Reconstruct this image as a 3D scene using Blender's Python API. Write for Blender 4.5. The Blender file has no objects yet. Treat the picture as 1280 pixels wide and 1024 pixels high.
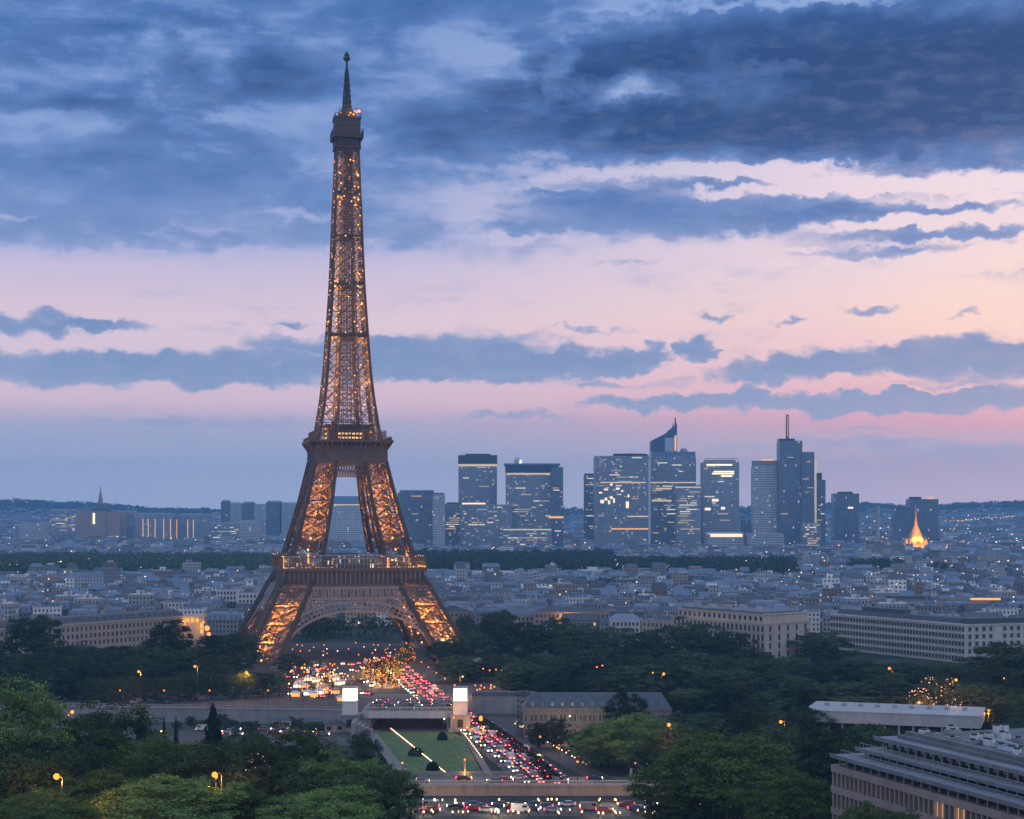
import bpy, math, random
import numpy as np
from mathutils import Vector, Matrix

# ------------------------------------------------------------------ frame
F = 2070.0          # focal length in photo pixels (photo 1280 wide)
HC = 78.0           # camera height above the valley floor
HY = 640.0          # horizon row in the photo
scene = bpy.context.scene
cam_d = bpy.data.cameras.new('camera')
cam = bpy.data.objects.new('camera', cam_d)
scene.collection.objects.link(cam)
cam.location = (0, 0, HC)
cam.rotation_euler = (math.radians(90), 0, 0)
cam_d.sensor_width = 36.0
cam_d.lens = 36.0 * F / 1280.0
cam_d.shift_y = (HY - 512.0) / 1280.0
cam_d.clip_start = 1.0
cam_d.clip_end = 60000.0
scene.camera = cam
scene.render.resolution_x = 1024
scene.render.resolution_y = 819
vs = scene.view_settings
vs.view_transform = 'Standard'
vs.look = 'None'
vs.exposure = 0.0
vs.gamma = 1.0
cy = scene.cycles
cy.use_denoising = True
try:
    cy.denoising_prefilter = 'ACCURATE'
    cy.denoising_input_passes = 'RGB_ALBEDO_NORMAL'
except Exception:
    pass
cy.max_bounces = 5
cy.diffuse_bounces = 2
cy.glossy_bounces = 2
cy.transmission_bounces = 2
cy.transparent_max_bounces = 6
cy.volume_bounces = 0
cy.sample_clamp_indirect = 3.0
cy.use_light_tree = True
cy.caustics_reflective = False
cy.caustics_refractive = False


def s2l(c):
    out = []
    for v in c[:3]:
        v = v / 255.0
        out.append(v / 12.92 if v <= 0.04045 else ((v + 0.055) / 1.055) ** 2.4)
    return tuple(out) + (1.0,)


class NT:
    """small helper to write node trees"""

    def __init__(self, tree):
        self.t = tree
        self.n = tree.nodes
        self.n.clear()

    def node(self, typ, **kw):
        n = self.n.new(typ)
        for k, v in kw.items():
            setattr(n, k, v)
        return n

    def link(self, a, b):
        self.t.links.new(a, b)

    def put(self, sock, v):
        if isinstance(v, bpy.types.NodeSocket):
            self.link(v, sock)
        else:
            sock.default_value = v

    def math(self, op, a, b=None, c=None, clamp=False):
        n = self.node('ShaderNodeMath', operation=op)
        n.use_clamp = clamp
        self.put(n.inputs[0], a)
        if b is not None:
            self.put(n.inputs[1], b)
        if c is not None:
            self.put(n.inputs[2], c)
        return n.outputs[0]

    def vmath(self, op, a, b=None, c=None):
        n = self.node('ShaderNodeVectorMath', operation=op)
        self.put(n.inputs[0], a)
        if b is not None:
            self.put(n.inputs[1], b)
        if c is not None:
            self.put(n.inputs[2], c)
        return n.outputs['Value'] if op in ('DOT_PRODUCT', 'LENGTH') else n.outputs[0]

    def rng(self, v, a, b, c=0.0, d=1.0, smooth=False):
        n = self.node('ShaderNodeMapRange')
        n.interpolation_type = 'SMOOTHSTEP' if smooth else 'LINEAR'
        n.clamp = True
        self.put(n.inputs[0], v)
        for i, x in enumerate((a, b, c, d)):
            self.put(n.inputs[1 + i], x)
        return n.outputs[0]

    def ramp(self, v, stops, interp='LINEAR'):
        n = self.node('ShaderNodeValToRGB')
        cr = n.color_ramp
        cr.interpolation = interp
        while len(cr.elements) > 1:
            cr.elements.remove(cr.elements[-1])
        for i, (p, c) in enumerate(stops):
            e = cr.elements[0] if i == 0 else cr.elements.new(p)
            e.position = p
            e.color = c
        self.link(v, n.inputs[0])
        return n.outputs[0]

    def mix(self, f, a, b, mode='MIX'):
        n = self.node('ShaderNodeMix')
        n.data_type = 'RGBA'
        n.blend_type = mode
        self.put(n.inputs[0], f)
        self.put(n.inputs[6], a)
        self.put(n.inputs[7], b)
        return n.outputs[2]

    def xyz(self, x, y, z):
        n = self.node('ShaderNodeCombineXYZ')
        for i, v in enumerate((x, y, z)):
            self.put(n.inputs[i], v)
        return n.outputs[0]

    def sep(self, v):
        n = self.node('ShaderNodeSeparateXYZ')
        self.link(v, n.inputs[0])
        return n.outputs

    def noise(self, v, scale, detail=4.0, rough=0.55, dist=0.0):
        n = self.node('ShaderNodeTexNoise')
        if v is not None:
            self.link(v, n.inputs['Vector'])
        n.inputs['Scale'].default_value = scale
        n.inputs['Detail'].default_value = detail
        n.inputs['Roughness'].default_value = rough
        n.inputs['Distortion'].default_value = dist
        return n.outputs[0]

    def white(self, v, out='Value'):
        n = self.node('ShaderNodeTexWhiteNoise')
        self.link(v, n.inputs['Vector'])
        return n.outputs[out]


# ------------------------------------------------------------------ world: dusk sky with cloud banks
world = bpy.data.worlds.new('World')
scene.world = world
world.use_nodes = True
W_ = NT(world.node_tree)
tc = W_.node('ShaderNodeTexCoord')
dx, dy, dz = W_.sep(tc.outputs['Generated'])
az = W_.math('ARCTAN2', dx, dy)
el = W_.math('ARCSINE', dz)
# azimuth and elevation in hundredths of (1/20.7) radian, so that 1 unit is 100 photo pixels
P = W_.math('MULTIPLY', az, F / 100.0)
Q = W_.math('MULTIPLY', el, F / 100.0)


def pq(px, py):
    a = math.atan((px - 640.0) / F)
    e = math.atan((HY - py) / F * math.cos(a))
    return a * F / 100.0, e * F / 100.0


base_v = W_.xyz(P, Q, 0.0)
wv = W_.vmath('MULTIPLY', base_v, (0.55, 1.5, 1.0))
n_big = W_.noise(wv, 1.0, 8.0, 0.56, 0.25)
wv2 = W_.vmath('MULTIPLY', base_v, (2.6, 5.5, 1.0))
n_fine = W_.noise(W_.vmath('ADD', wv2, (7.3, 3.1, 0.0)), 1.0, 6.0, 0.6)
n_warp = W_.noise(W_.vmath('MULTIPLY', base_v, (2.2, 2.8, 1.0)), 1.0, 5.0, 0.6)
warp = W_.math('SUBTRACT', n_warp, 0.5)
n_warp2 = W_.noise(W_.vmath('ADD', W_.vmath('MULTIPLY', base_v, (1.3, 2.4, 1.0)), (11.0, 5.0, 3.0)), 1.0, 5.0, 0.6)
Pw = W_.math('MULTIPLY_ADD', W_.math('SUBTRACT', n_warp2, 0.5), 1.5, P)
Qw = W_.math('MULTIPLY_ADD', warp, 0.5, Q)
vec = W_.xyz(Pw, Qw, 0.0)

BUMPS = [
    # px, py, rx, ry, strength    dark masses of the upper deck
    (1060, 115, 480, 112, 0.85), (860, 160, 290, 40, 0.36), (1190, 60, 260, 70, 0.3),
    (1050, 45, 330, 40, 0.28), (1180, 150, 260, 50, 0.34), (760, 60, 130, 42, 0.26),
    (790, 110, 78, 20, -0.62), (698, 92, 26, 42, -0.5), (655, 96, 40, 12, -0.3),
    (985, 85, 55, 10, -0.3), (1000, 3, 320, 7, -0.3),
    (960, 212, 300, 12, -0.55), (1130, 226, 220, 17, -0.6), (980, 238, 150, 9, -0.35), (1150, 278, 220, 9, -0.5), (900, 320, 240, 9, -0.3), (1230, 320, 120, 22, -0.5),
    (840, 270, 280, 30, 0.6), (690, 250, 120, 14, 0.35), (760, 240, 140, 7, .25), (640, 285, 110, 10, .3), (1010, 275, 120, 15, 0.3),
    (560, 250, 110, 30, -0.1), (660, 216, 90, 12, -0.24), (640, 298, 40, 8, -0.3), (480, 298, 40, 10, -0.2),
    (905, 231, 85, 9, 0.42), (1100, 262, 130, 9, 0.42), (1180, 293, 160, 8, 0.5),
    (1110, 315, 130, 8, 0.5), (1220, 257, 70, 9, 0.4), (940, 322, 90, 6, 0.36), (800, 328, 70, 6, 0.36),
    (1190, 212, 130, 18, 0.3),
    # left of the upper deck
    (160, 58, 130, 30, 0.22), (330, 98, 150, 36, 0.24), (200, 250, 320, 62, 0.3),
    (120, 300, 240, 22, 0.24), (560, 150, 130, 50, 0.2), (480, 20, 200, 24, 0.12), (420, 300, 200, 20, 0.18),
    (60, 150, 130, 16, -0.2), (60, 100, 60, 30, -0.2), (210, 34, 110, 10, -0.24), (265, 85, 26, 46, -0.22),
    (370, 268, 66, 9, -0.4), (240, 290, 90, 6, -0.26), (10, 274, 24, 5, -0.3), (300, 150, 60, 8, -0.22),
    (160, 135, 150, 10, 0.16), (400, 72, 70, 26, -0.2), (560, 54, 90, 16, -0.2),
    # the banks below
    (30, 404, 120, 20, 0.9), (120, 408, 85, 9, 0.7), (358, 405, 34, 5, 0.66),
    (90, 462, 300, 26, 1.0), (330, 458, 260, 30, 1.0), (570, 446, 190, 38, 1.0), (640, 462, 150, 26, 0.9),
    (420, 428, 130, 14, 0.7), (742, 452, 110, 22, 0.8), (828, 438, 34, 17, 0.9), (872, 436, 19, 19, 1.0),
    (790, 455, 70, 14, 0.7), (730, 412, 80, 6, 0.5), (745, 480, 34, 8, 0.7), (820, 480, 70, 8, 0.4),
    (960, 465, 90, 20, 0.95), (1020, 452, 70, 20, 0.8), (1090, 450, 90, 26, 1.0), (1200, 446, 110, 34, 1.1),
    (1280, 452, 90, 26, 1.0), (1000, 503, 320, 16, 0.9), (1190, 498, 190, 24, 1.0), (928, 492, 26, 13, 0.9),
    (820, 503, 130, 13, 0.6), (1085, 387, 46, 9, 0.8), (988, 398, 34, 7, 0.7), (895, 395, 26, 7, 0.55),
    (1225, 388, 34, 4, 0.5), (1150, 486, 110, 4, -0.5), (640, 519, 130, 7, 0.55), (250, 404, 60, 4, 0.2),
    (430, 444, 50, 5, -0.5), (1000, 556, 190, 9, 0.55), (1190, 566, 170, 15, 0.75), (900, 580, 160, 7, 0.4), (300, 528, 260, 8, 0.5), (120, 545, 200, 9, 0.5), (1100, 540, 120, 4, 0.4), (350, 455, 40, 4, -0.4),
]
acc = None
for (bx, by, rx, ry, amp) in BUMPS:
    cx, cyy = pq(bx, by)
    sx, sy = 100.0 / rx, 100.0 / ry
    d = W_.vmath('MULTIPLY_ADD', vec, (sx, sy, 0.0), (-cx * sx, -cyy * sy, 0.0))
    r2 = W_.vmath('DOT_PRODUCT', d, d)
    v = W_.rng(r2, 0.0, 1.0, amp, 0.0)
    acc = v if acc is None else W_.math('ADD', acc, v)

# coverage of the open deck overhead: solid above a ragged lower rim, open below it
rim = W_.rng(Qw, 3.02, 3.42, 0.0, 1.0, True)
right = W_.rng(P, -0.6, 1.2, 0.0, 1.0, True)
deck = W_.math('MULTIPLY', rim, W_.rng(right, 0.0, 1.0, 0.27, 0.15))
deck2 = W_.math('MULTIPLY', W_.rng(Qw, 3.6, 4.8, 0.0, 1.0, True), 0.10)
n_str = W_.noise(W_.vmath('ADD', W_.vmath('MULTIPLY', base_v, (0.9, 5.0, 1.0)), (3.0, 9.0, 2.0)), 1.0, 7.0, 0.62, 0.4)
nz = W_.math('MULTIPLY', W_.math('SUBTRACT', n_big, 0.5), W_.rng(Q, 2.2, 3.4, 1.15, 1.95))
nf = W_.math('MULTIPLY', W_.math('SUBTRACT', n_fine, 0.5), W_.rng(Q, 2.2, 3.4, 0.75, 0.42))
ns = W_.math('MULTIPLY', W_.math('SUBTRACT', n_str, 0.5), W_.rng(Q, 2.2, 3.4, 0.95, 0.66))
dens = W_.math('ADD', W_.math('ADD', acc, W_.math('ADD', deck, deck2)), W_.math('ADD', W_.math('ADD', nz, nf), ns))
mask = W_.rng(dens, W_.rng(Q, 2.0, 3.6, 0.06, -0.06), W_.rng(Q, 2.0, 3.6, 0.80, 0.46), 0.0, 1.0, True)
thick = W_.rng(W_.math('ADD', dens, W_.math('MULTIPLY', W_.math('SUBTRACT', n_fine, 0.5), 0.6)), 0.2, 1.05, 0.0, 1.0)

qq = W_.rng(Q, -0.5, 8.0, 0.0, 1.0)


def q_of(py):
    return (pq(640, py)[1] + 0.5) / 8.5


def stops(lst):
    return [(q_of(py), s2l(c)) for py, c in lst]


left_c = W_.ramp(qq, stops([(690, (128, 148, 190)), (640, (132, 150, 190)), (560, (138, 152, 188)), (532, (152, 155, 189)),
                            (505, (194, 172, 194)), (450, (200, 184, 206)), (400, (208, 190, 208)), (340, (188, 180, 212)),
                            (300, (156, 166, 212)), (220, (134, 156, 206)), (60, (122, 150, 203)), (-120, (112, 142, 200))]))
right_c = W_.ramp(qq, stops([(690, (140, 150, 190)), (640, (150, 155, 192)), (590, (148, 151, 184)), (548, (172, 152, 178)),
                             (525, (200, 152, 174)), (500, (212, 166, 182)), (450, (224, 186, 192)), (400, (234, 203, 201)),
                             (340, (228, 206, 213)), (220, (230, 212, 224)), (130, (176, 188, 222)), (0, (140, 168, 216)),
                             (-120, (120, 150, 205))]))
clear = W_.mix(W_.rng(P, -3.4, 6.2, 0.0, 1.0, True), left_c, right_c)
# glow of the set sun low on the right
gd = W_.vmath('MULTIPLY_ADD', base_v, (0.45, 0.9, 0.0), (-pq(1330, 395)[0] * 0.45, -pq(1330, 395)[1] * 0.9, 0.0))
glow = W_.rng(W_.vmath('DOT_PRODUCT', gd, gd), 0.0, 1.6, 0.22, 0.0, True)
clear = W_.mix(glow, clear, s2l((255, 224, 190)))
cloud_thin = W_.ramp(qq, stops([(640, (134, 150, 188)), (520, (140, 152, 190)), (450, (136, 152, 192)), (330, (132, 152, 200)),
                                (200, (92, 128, 188)), (0, (78, 118, 182)), (-120, (84, 120, 178))]))
cloud_thick = W_.ramp(qq, stops([(640, (120, 140, 182)), (520, (126, 144, 184)), (450, (112, 136, 180)), (330, (96, 126, 182)),
                                 (250, (66, 106, 168)), (170, (24, 66, 122)), (80, (21, 63, 118)), (0, (40, 84, 144)),
                                 (-120, (70, 104, 160))]))
cloud = W_.mix(thick, cloud_thin, cloud_thick)
lit_edge = W_.math('ADD', W_.math('MULTIPLY', n_fine, 0.5), W_.math('MULTIPLY', n_str, 0.5))
cloud = W_.mix(W_.math('MULTIPLY', W_.rng(lit_edge, 0.46, 0.66, 0.0, 0.42, True), W_.rng(thick, 0.0, 0.9, 1.0, 0.25)), cloud, clear)
sky_col = W_.mix(mask, clear, cloud)
# soft veil near the horizon
nis = W_.node('ShaderNodeTexSky', sky_type='NISHITA')
nis.sun_disc = False
nis.sun_elevation = math.radians(1.5)
nis.sun_rotation = math.radians(24.0)
nis_dim = W_.mix(1.0, nis.outputs[0], (0.006, 0.006, 0.006, 1.0), 'MULTIPLY')
sky_col = W_.mix(1.0, sky_col, nis_dim, 'ADD')
# the long look through the evening air near the horizon is brighter beyond it
air = W_.ramp(W_.rng(el, 0.0, math.radians(20), 0.0, 1.0), [(0.0, (2.5, 2.2, 1.75, 1)), (0.06, (2.25, 2.0, 1.62, 1)), (0.15, (1.6, 1.5, 1.33, 1)), (0.33, (1.30, 1.24, 1.16, 1)), (1.0, (1.06, 1.05, 1.04, 1))])
sky_col = W_.mix(1.0, sky_col, air, 'MULTIPLY')
# unseen sky overhead and behind, brightened to light the ground and trees
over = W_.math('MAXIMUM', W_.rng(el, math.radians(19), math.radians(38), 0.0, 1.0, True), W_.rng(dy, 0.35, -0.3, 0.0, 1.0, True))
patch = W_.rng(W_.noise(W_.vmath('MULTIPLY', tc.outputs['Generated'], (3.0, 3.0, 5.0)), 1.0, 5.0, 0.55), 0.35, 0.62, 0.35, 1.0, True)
fill_sky = W_.mix(patch, (0.18, 0.27, 0.48, 1.0), (0.60, 0.77, 1.06, 1.0))
sky_col = W_.mix(over, sky_col, fill_sky)
# pale fill added to the unseen sky behind the camera, lighting surfaces facing it
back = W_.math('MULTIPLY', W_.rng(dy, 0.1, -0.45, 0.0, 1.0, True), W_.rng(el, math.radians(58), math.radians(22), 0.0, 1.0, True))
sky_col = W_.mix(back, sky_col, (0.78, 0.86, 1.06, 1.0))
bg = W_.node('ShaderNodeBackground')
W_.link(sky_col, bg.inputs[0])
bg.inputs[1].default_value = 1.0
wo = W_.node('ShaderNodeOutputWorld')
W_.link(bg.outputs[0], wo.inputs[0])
world.cycles.sampling_method = 'MANUAL'
world.cycles.sample_map_resolution = 512

# faint last light from the sunken sun, low on the right beyond the towers
sun_d = bpy.data.lights.new('sun', 'SUN')
sun_d.energy = 0.2
sun_d.color = (1.0, 0.78, 0.66)
sun_d.angle = math.radians(25)
sun = bpy.data.objects.new('sun', sun_d)
scene.collection.objects.link(sun)
_sd = Vector((math.sin(math.radians(60)), math.cos(math.radians(60)), math.tan(math.radians(9))))
sun.rotation_euler = (_sd).to_track_quat('Z', 'Y').to_euler()

# ------------------------------------------------------------------ helpers
RNG = random.Random(11)
COL = scene.collection


def X_at(px, Y):
    return (px - 640.0) / F * Y


def Z_at(py, Y):
    return HC - (py - HY) / F * Y


def ground(px, py, z=0.0):
    Y = (HC - z) * F / (py - HY)
    return (X_at(px, Y), Y)


def sstep(t):
    t = max(0.0, min(1.0, t))
    return t * t * (3 - 2 * t)


def tz(x, y):
    """height of the terrain"""
    z = 0.0
    side = sstep((abs(x - 4) - 30) / 45.0)
    if y < 480:
        z += 46.0 * sstep((480 - y) / 420.0) * (side + (1 - side) * sstep((410 - y) / 80.0))
    if y > 3600:
        r = sstep((x / max(y, 1) - 0.10) / 0.12)
        l = sstep((-x / max(y, 1) - 0.10) / 0.12)
        z += (40 + 16 * r + 2 * l) * sstep((y - 3900) / 2600.0) * (0.55 * (r + l) + 0.2)
    if y > 6000:
        q = sstep((y - 6200) / 2200.0)
        u = x / y
        h = 66 + 26 * math.sin(u * 17 + 0.4) + 11 * math.sin(u * 41 + 1.0) + 5 * math.sin(u * 97)
        h += 38 * sstep((u - 0.12) / 0.1) + 8 * sstep((-u - 0.1) / 0.1)
        z += q * h * 0.8
    return z


class MB:
    """mesh collector: boxes, bars, tubes, prisms; .build links ONE mesh object"""

    def __init__(self):
        self.v, self.f, self.m, self.uv = [], [], [], []

    def add(self, verts, faces, mat=0, uvs=None):
        b = len(self.v)
        self.v.extend(verts)
        for i, fc in enumerate(faces):
            self.f.append([b + k for k in fc])
            self.m.append(mat)
            self.uv.append(uvs[i] if uvs else None)

    def box(self, x0, x1, y0, y1, z0, z1, mat=0, bottom=False, top=True, roof_mat=None):
        v = [(x0, y0, z0), (x1, y0, z0), (x1, y1, z0), (x0, y1, z0), (x0, y0, z1), (x1, y0, z1), (x1, y1, z1), (x0, y1, z1)]
        h = z1 - z0
        wx, wy = x1 - x0, y1 - y0
        sides = [(0, 1, 5, 4), (1, 2, 6, 5), (2, 3, 7, 6), (3, 0, 4, 7)]
        uv = []
        for k, w in enumerate((wx, wy, wx, wy)):
            o = 3.0 * k
            uv.append([(o, z0), (o + w, z0), (o + w, z1), (o, z1)])
        self.add(v, sides, mat, uv)
        b = len(self.v) - 8
        if top:
            self.f.append([b + 4, b + 5, b + 6, b + 7])
            self.m.append(mat if roof_mat is None else roof_mat)
            self.uv.append(None)
        if bottom:
            self.f.append([b + 3, b + 2, b + 1, b])
            self.m.append(mat)
            self.uv.append(None)

    def obox(self, c, ang, wx, wy, z0, z1, mat=0, roof_mat=None):
        """a turned box"""
        s, co = math.sin(ang), math.cos(ang)
        n0 = len(self.v)
        self.box(-wx / 2, wx / 2, -wy / 2, wy / 2, z0, z1, mat, roof_mat=roof_mat)
        for i in range(n0, len(self.v)):
            x, y, z = self.v[i]
            self.v[i] = (c[0] + x * co - y * s, c[1] + x * s + y * co, z)

    def frustum(self, x0, x1, y0, y1, z0, z1, ins, mat=0, insy=None):
        """a hipped or mansard block whose top is drawn in by INS"""
        iy = ins if insy is None else insy
        v = [(x0, y0, z0), (x1, y0, z0), (x1, y1, z0), (x0, y1, z0),
             (x0 + ins, y0 + iy, z1), (x1 - ins, y0 + iy, z1), (x1 - ins, y1 - iy, z1), (x0 + ins, y1 - iy, z1)]
        self.add(v, [(0, 1, 5, 4), (1, 2, 6, 5), (2, 3, 7, 6), (3, 0, 4, 7), (4, 5, 6, 7)], mat)

    def bar(self, p, q, w, mat=0, h=None):
        p, q = Vector(p), Vector(q)
        d = q - p
        if d.length < 1e-6:
            return
        d.normalize()
        a = d.cross(Vector((0, 0, 1)))
        if a.length < 0.05:
            a = d.cross(Vector((1, 0, 0)))
        a.normalize()
        b = d.cross(a)
        a = a * (w / 2)
        b = b * ((h or w) / 2)
        vs_ = [p + a + b, p - a + b, p - a - b, p + a - b, q + a + b, q - a + b, q - a - b, q + a - b]
        self.add([tuple(x) for x in vs_], [(0, 1, 5, 4), (1, 2, 6, 5), (2, 3, 7, 6), (3, 0, 4, 7)], mat)

    def tube(self, pts, radii, seg=8, mat=0, cap=True):
        rings = []
        for i, p in enumerate(pts):
            p = Vector(p)
            d = Vector(pts[min(i + 1, len(pts) - 1)]) - Vector(pts[max(i - 1, 0)])
            d.normalize()
            a = d.cross(Vector((0, 0, 1)))
            if a.length < 0.05:
                a = d.cross(Vector((1, 0, 0)))
            a.normalize()
            b = d.cross(a)
            rings.append([tuple(p + (a * math.cos(2 * math.pi * k / seg) + b * math.sin(2 * math.pi * k / seg)) * radii[i]) for k in range(seg)])
        v = [x for r in rings for x in r]
        f = []
        for i in range(len(pts) - 1):
            for k in range(seg):
                f.append((i * seg + k, i * seg + (k + 1) % seg, (i + 1) * seg + (k + 1) % seg, (i + 1) * seg + k))
        if cap:
            f.append(tuple(range(seg))[::-1])
            f.append(tuple((len(pts) - 1) * seg + k for k in range(seg)))
        self.add(v, f, mat)

    def lathe(self, c, prof, seg=16, mat=0):
        """prof: list of (r, z)"""
        self.tube_v = None
        v, f = [], []
        for r, z in prof:
            for k in range(seg):
                t = 2 * math.pi * k / seg
                v.append((c[0] + r * math.cos(t), c[1] + r * math.sin(t), c[2] + z))
        for i in range(len(prof) - 1):
            for k in range(seg):
                f.append((i * seg + k, i * seg + (k + 1) % seg, (i + 1) * seg + (k + 1) % seg, (i + 1) * seg + k))
        self.add(v, f, mat)

    def ball(self, c, r, seg=10, rings=6, mat=0, sz=1.0):
        prof = [(max(1e-4, r * math.sin(math.pi * i / rings)), -r * sz * math.cos(math.pi * i / rings)) for i in range(rings + 1)]
        self.lathe(c, prof, seg, mat)

    def prism(self, poly, z0, z1, mat=0, roof_mat=None):
        """upright prism over a ground polygon (counter-clockwise)"""
        n = len(poly)
        v = [(x, y, z0) for x, y in poly] + [(x, y, z1) for x, y in poly]
        f, uv = [], []
        u = 0.0
        for i in range(n):
            j = (i + 1) % n
            w = math.hypot(poly[j][0] - poly[i][0], poly[j][1] - poly[i][1])
            f.append((i, j, n + j, n + i))
            uv.append([(u, z0), (u + w, z0), (u + w, z1), (u, z1)])
            u += w
        self.add(v, f, mat, uv)
        b = len(self.v) - 2 * n
        self.f.append([b + n + i for i in range(n)])
        self.m.append(mat if roof_mat is None else roof_mat)
        self.uv.append(None)

    def mesh(self, name, mats, smooth=False):
        me = bpy.data.meshes.new(name)
        me.from_pydata(self.v, [], self.f)
        for m in (mats if isinstance(mats, (list, tuple)) else [mats]):
            me.materials.append(m)
        if any(self.m):
            me.polygons.foreach_set('material_index', self.m)
        if any(u is not None for u in self.uv):
            ul = me.uv_layers.new(name='UVMap')
            data = np.zeros((len(me.loops), 2), np.float32)
            k = 0
            for fc, u in zip(self.f, self.uv):
                if u is not None:
                    for j in range(len(fc)):
                        data[k + j] = u[j]
                k += len(fc)
            ul.data.foreach_set('uv', data.ravel())
        if smooth:
            me.polygons.foreach_set('use_smooth', [True] * len(me.polygons))
        me.update()
        return me

    def build(self, name, mats, parent=None, smooth=False, loc=None, rz=0.0):
        o = bpy.data.objects.new(name, self.mesh(name, mats, smooth))
        COL.objects.link(o)
        if parent is not None:
            o.parent = parent
        if loc is not None:
            o.location = loc
        if rz:
            o.rotation_euler = (0, 0, rz)
        return o


def tag(o, label=None, cat=None, group=None, kind=None):
    if label:
        o['label'] = label
    if cat:
        o['category'] = cat
    if group:
        o['group'] = group
    if kind:
        o['kind'] = kind
    return o


def thing(name, label, cat, loc=(0, 0, 0), rz=0.0, group=None):
    o = bpy.data.objects.new(name, None)
    COL.objects.link(o)
    o.location = loc
    o.rotation_euler = (0, 0, rz)
    o.empty_display_size = 0.5
    return tag(o, label, cat, group)


def kids(o):
    return list(o.children)


def copy_tree(o, parent=None):
    c = o.copy()
    COL.objects.link(c)
    c.parent = parent
    for ch in kids(o):
        copy_tree(ch, c)
    return c


def mesh_obj(name, me, parent=None, loc=None, rz=0.0, scale=None):
    o = bpy.data.objects.new(name, me)
    COL.objects.link(o)
    if parent is not None:
        o.parent = parent
    if loc is not None:
        o.location = loc
    if rz:
        o.rotation_euler = (0, 0, rz)
    if scale is not None:
        o.scale = scale
    return o


def lamp_light(name, loc, energy, color, parent=None, size=0.3):
    d = bpy.data.lights.new(name, 'POINT')
    d.energy = energy
    d.color = color
    d.shadow_soft_size = size
    o = bpy.data.objects.new(name, d)
    COL.objects.link(o)
    o.location = loc
    if parent is not None:
        o.parent = parent
    return o


# ------------------------------------------------------------------ materials
MATS = {}


def mat(name, color, rough=0.7, metal=0.0, var=0.0, scale=1.0, bump=0.0, obj_var=0.0, spec=0.3, stain=0.0):
    """a surface with blotches of its own (VAR), from object to object variation (OBJ_VAR) and rain streaks (STAIN)"""
    m = bpy.data.materials.new(name)
    m.use_nodes = True
    t = NT(m.node_tree)
    b = t.node('ShaderNodeBsdfPrincipled')
    o = t.node('ShaderNodeOutputMaterial')
    t.link(b.outputs[0], o.inputs[0])
    b.inputs['Roughness'].default_value = rough
    b.inputs['Metallic'].default_value = metal
    b.inputs['Specular IOR Level'].default_value = spec
    c = color if len(color) == 4 else tuple(color) + (1.0,)
    col = None
    if var or obj_var or bump or stain:
        tcn = t.node('ShaderNodeTexCoord')
        n1 = t.noise(tcn.outputs['Object'], scale, 5.0, 0.6)
        val = t.rng(n1, 0.25, 0.75, 1.0 - var, 1.0 + var)
        if stain:
            sv = t.vmath('MULTIPLY', tcn.outputs['Object'], (1.0, 1.0, 0.12))
            n2 = t.noise(sv, scale * 3.0, 4.0, 0.65)
            val = t.math('MULTIPLY', val, t.rng(n2, 0.35, 0.75, 1.0, 1.0 - stain))
        if obj_var:
            oi = t.node('ShaderNodeObjectInfo')
            val = t.math('MULTIPLY', val, t.rng(oi.outputs['Random'], 0.0, 1.0, 1.0 - obj_var, 1.0 + obj_var))
        col = t.mix(1.0, c, t.xyz(val, val, val), 'MULTIPLY')
        t.link(col, b.inputs['Base Color'])
        if bump:
            bn = t.node('ShaderNodeBump')
            bn.inputs['Strength'].default_value = bump
            bn.inputs['Distance'].default_value = 0.1
            t.link(n1, bn.inputs['Height'])
            t.link(bn.outputs[0], b.inputs['Normal'])
    else:
        b.inputs['Base Color'].default_value = c
    MATS[name] = m
    return m


def glow_mat(name, color, strength, sample=False):
    m = bpy.data.materials.new(name)
    m.use_nodes = True
    t = NT(m.node_tree)
    e = t.node('ShaderNodeEmission')
    e.inputs[0].default_value = tuple(color) + (1.0,)
    e.inputs[1].default_value = strength
    o = t.node('ShaderNodeOutputMaterial')
    t.link(e.outputs[0], o.inputs[0])
    if not sample:
        m.cycles.emission_sampling = 'NONE'
    MATS[name] = m
    return m


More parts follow.
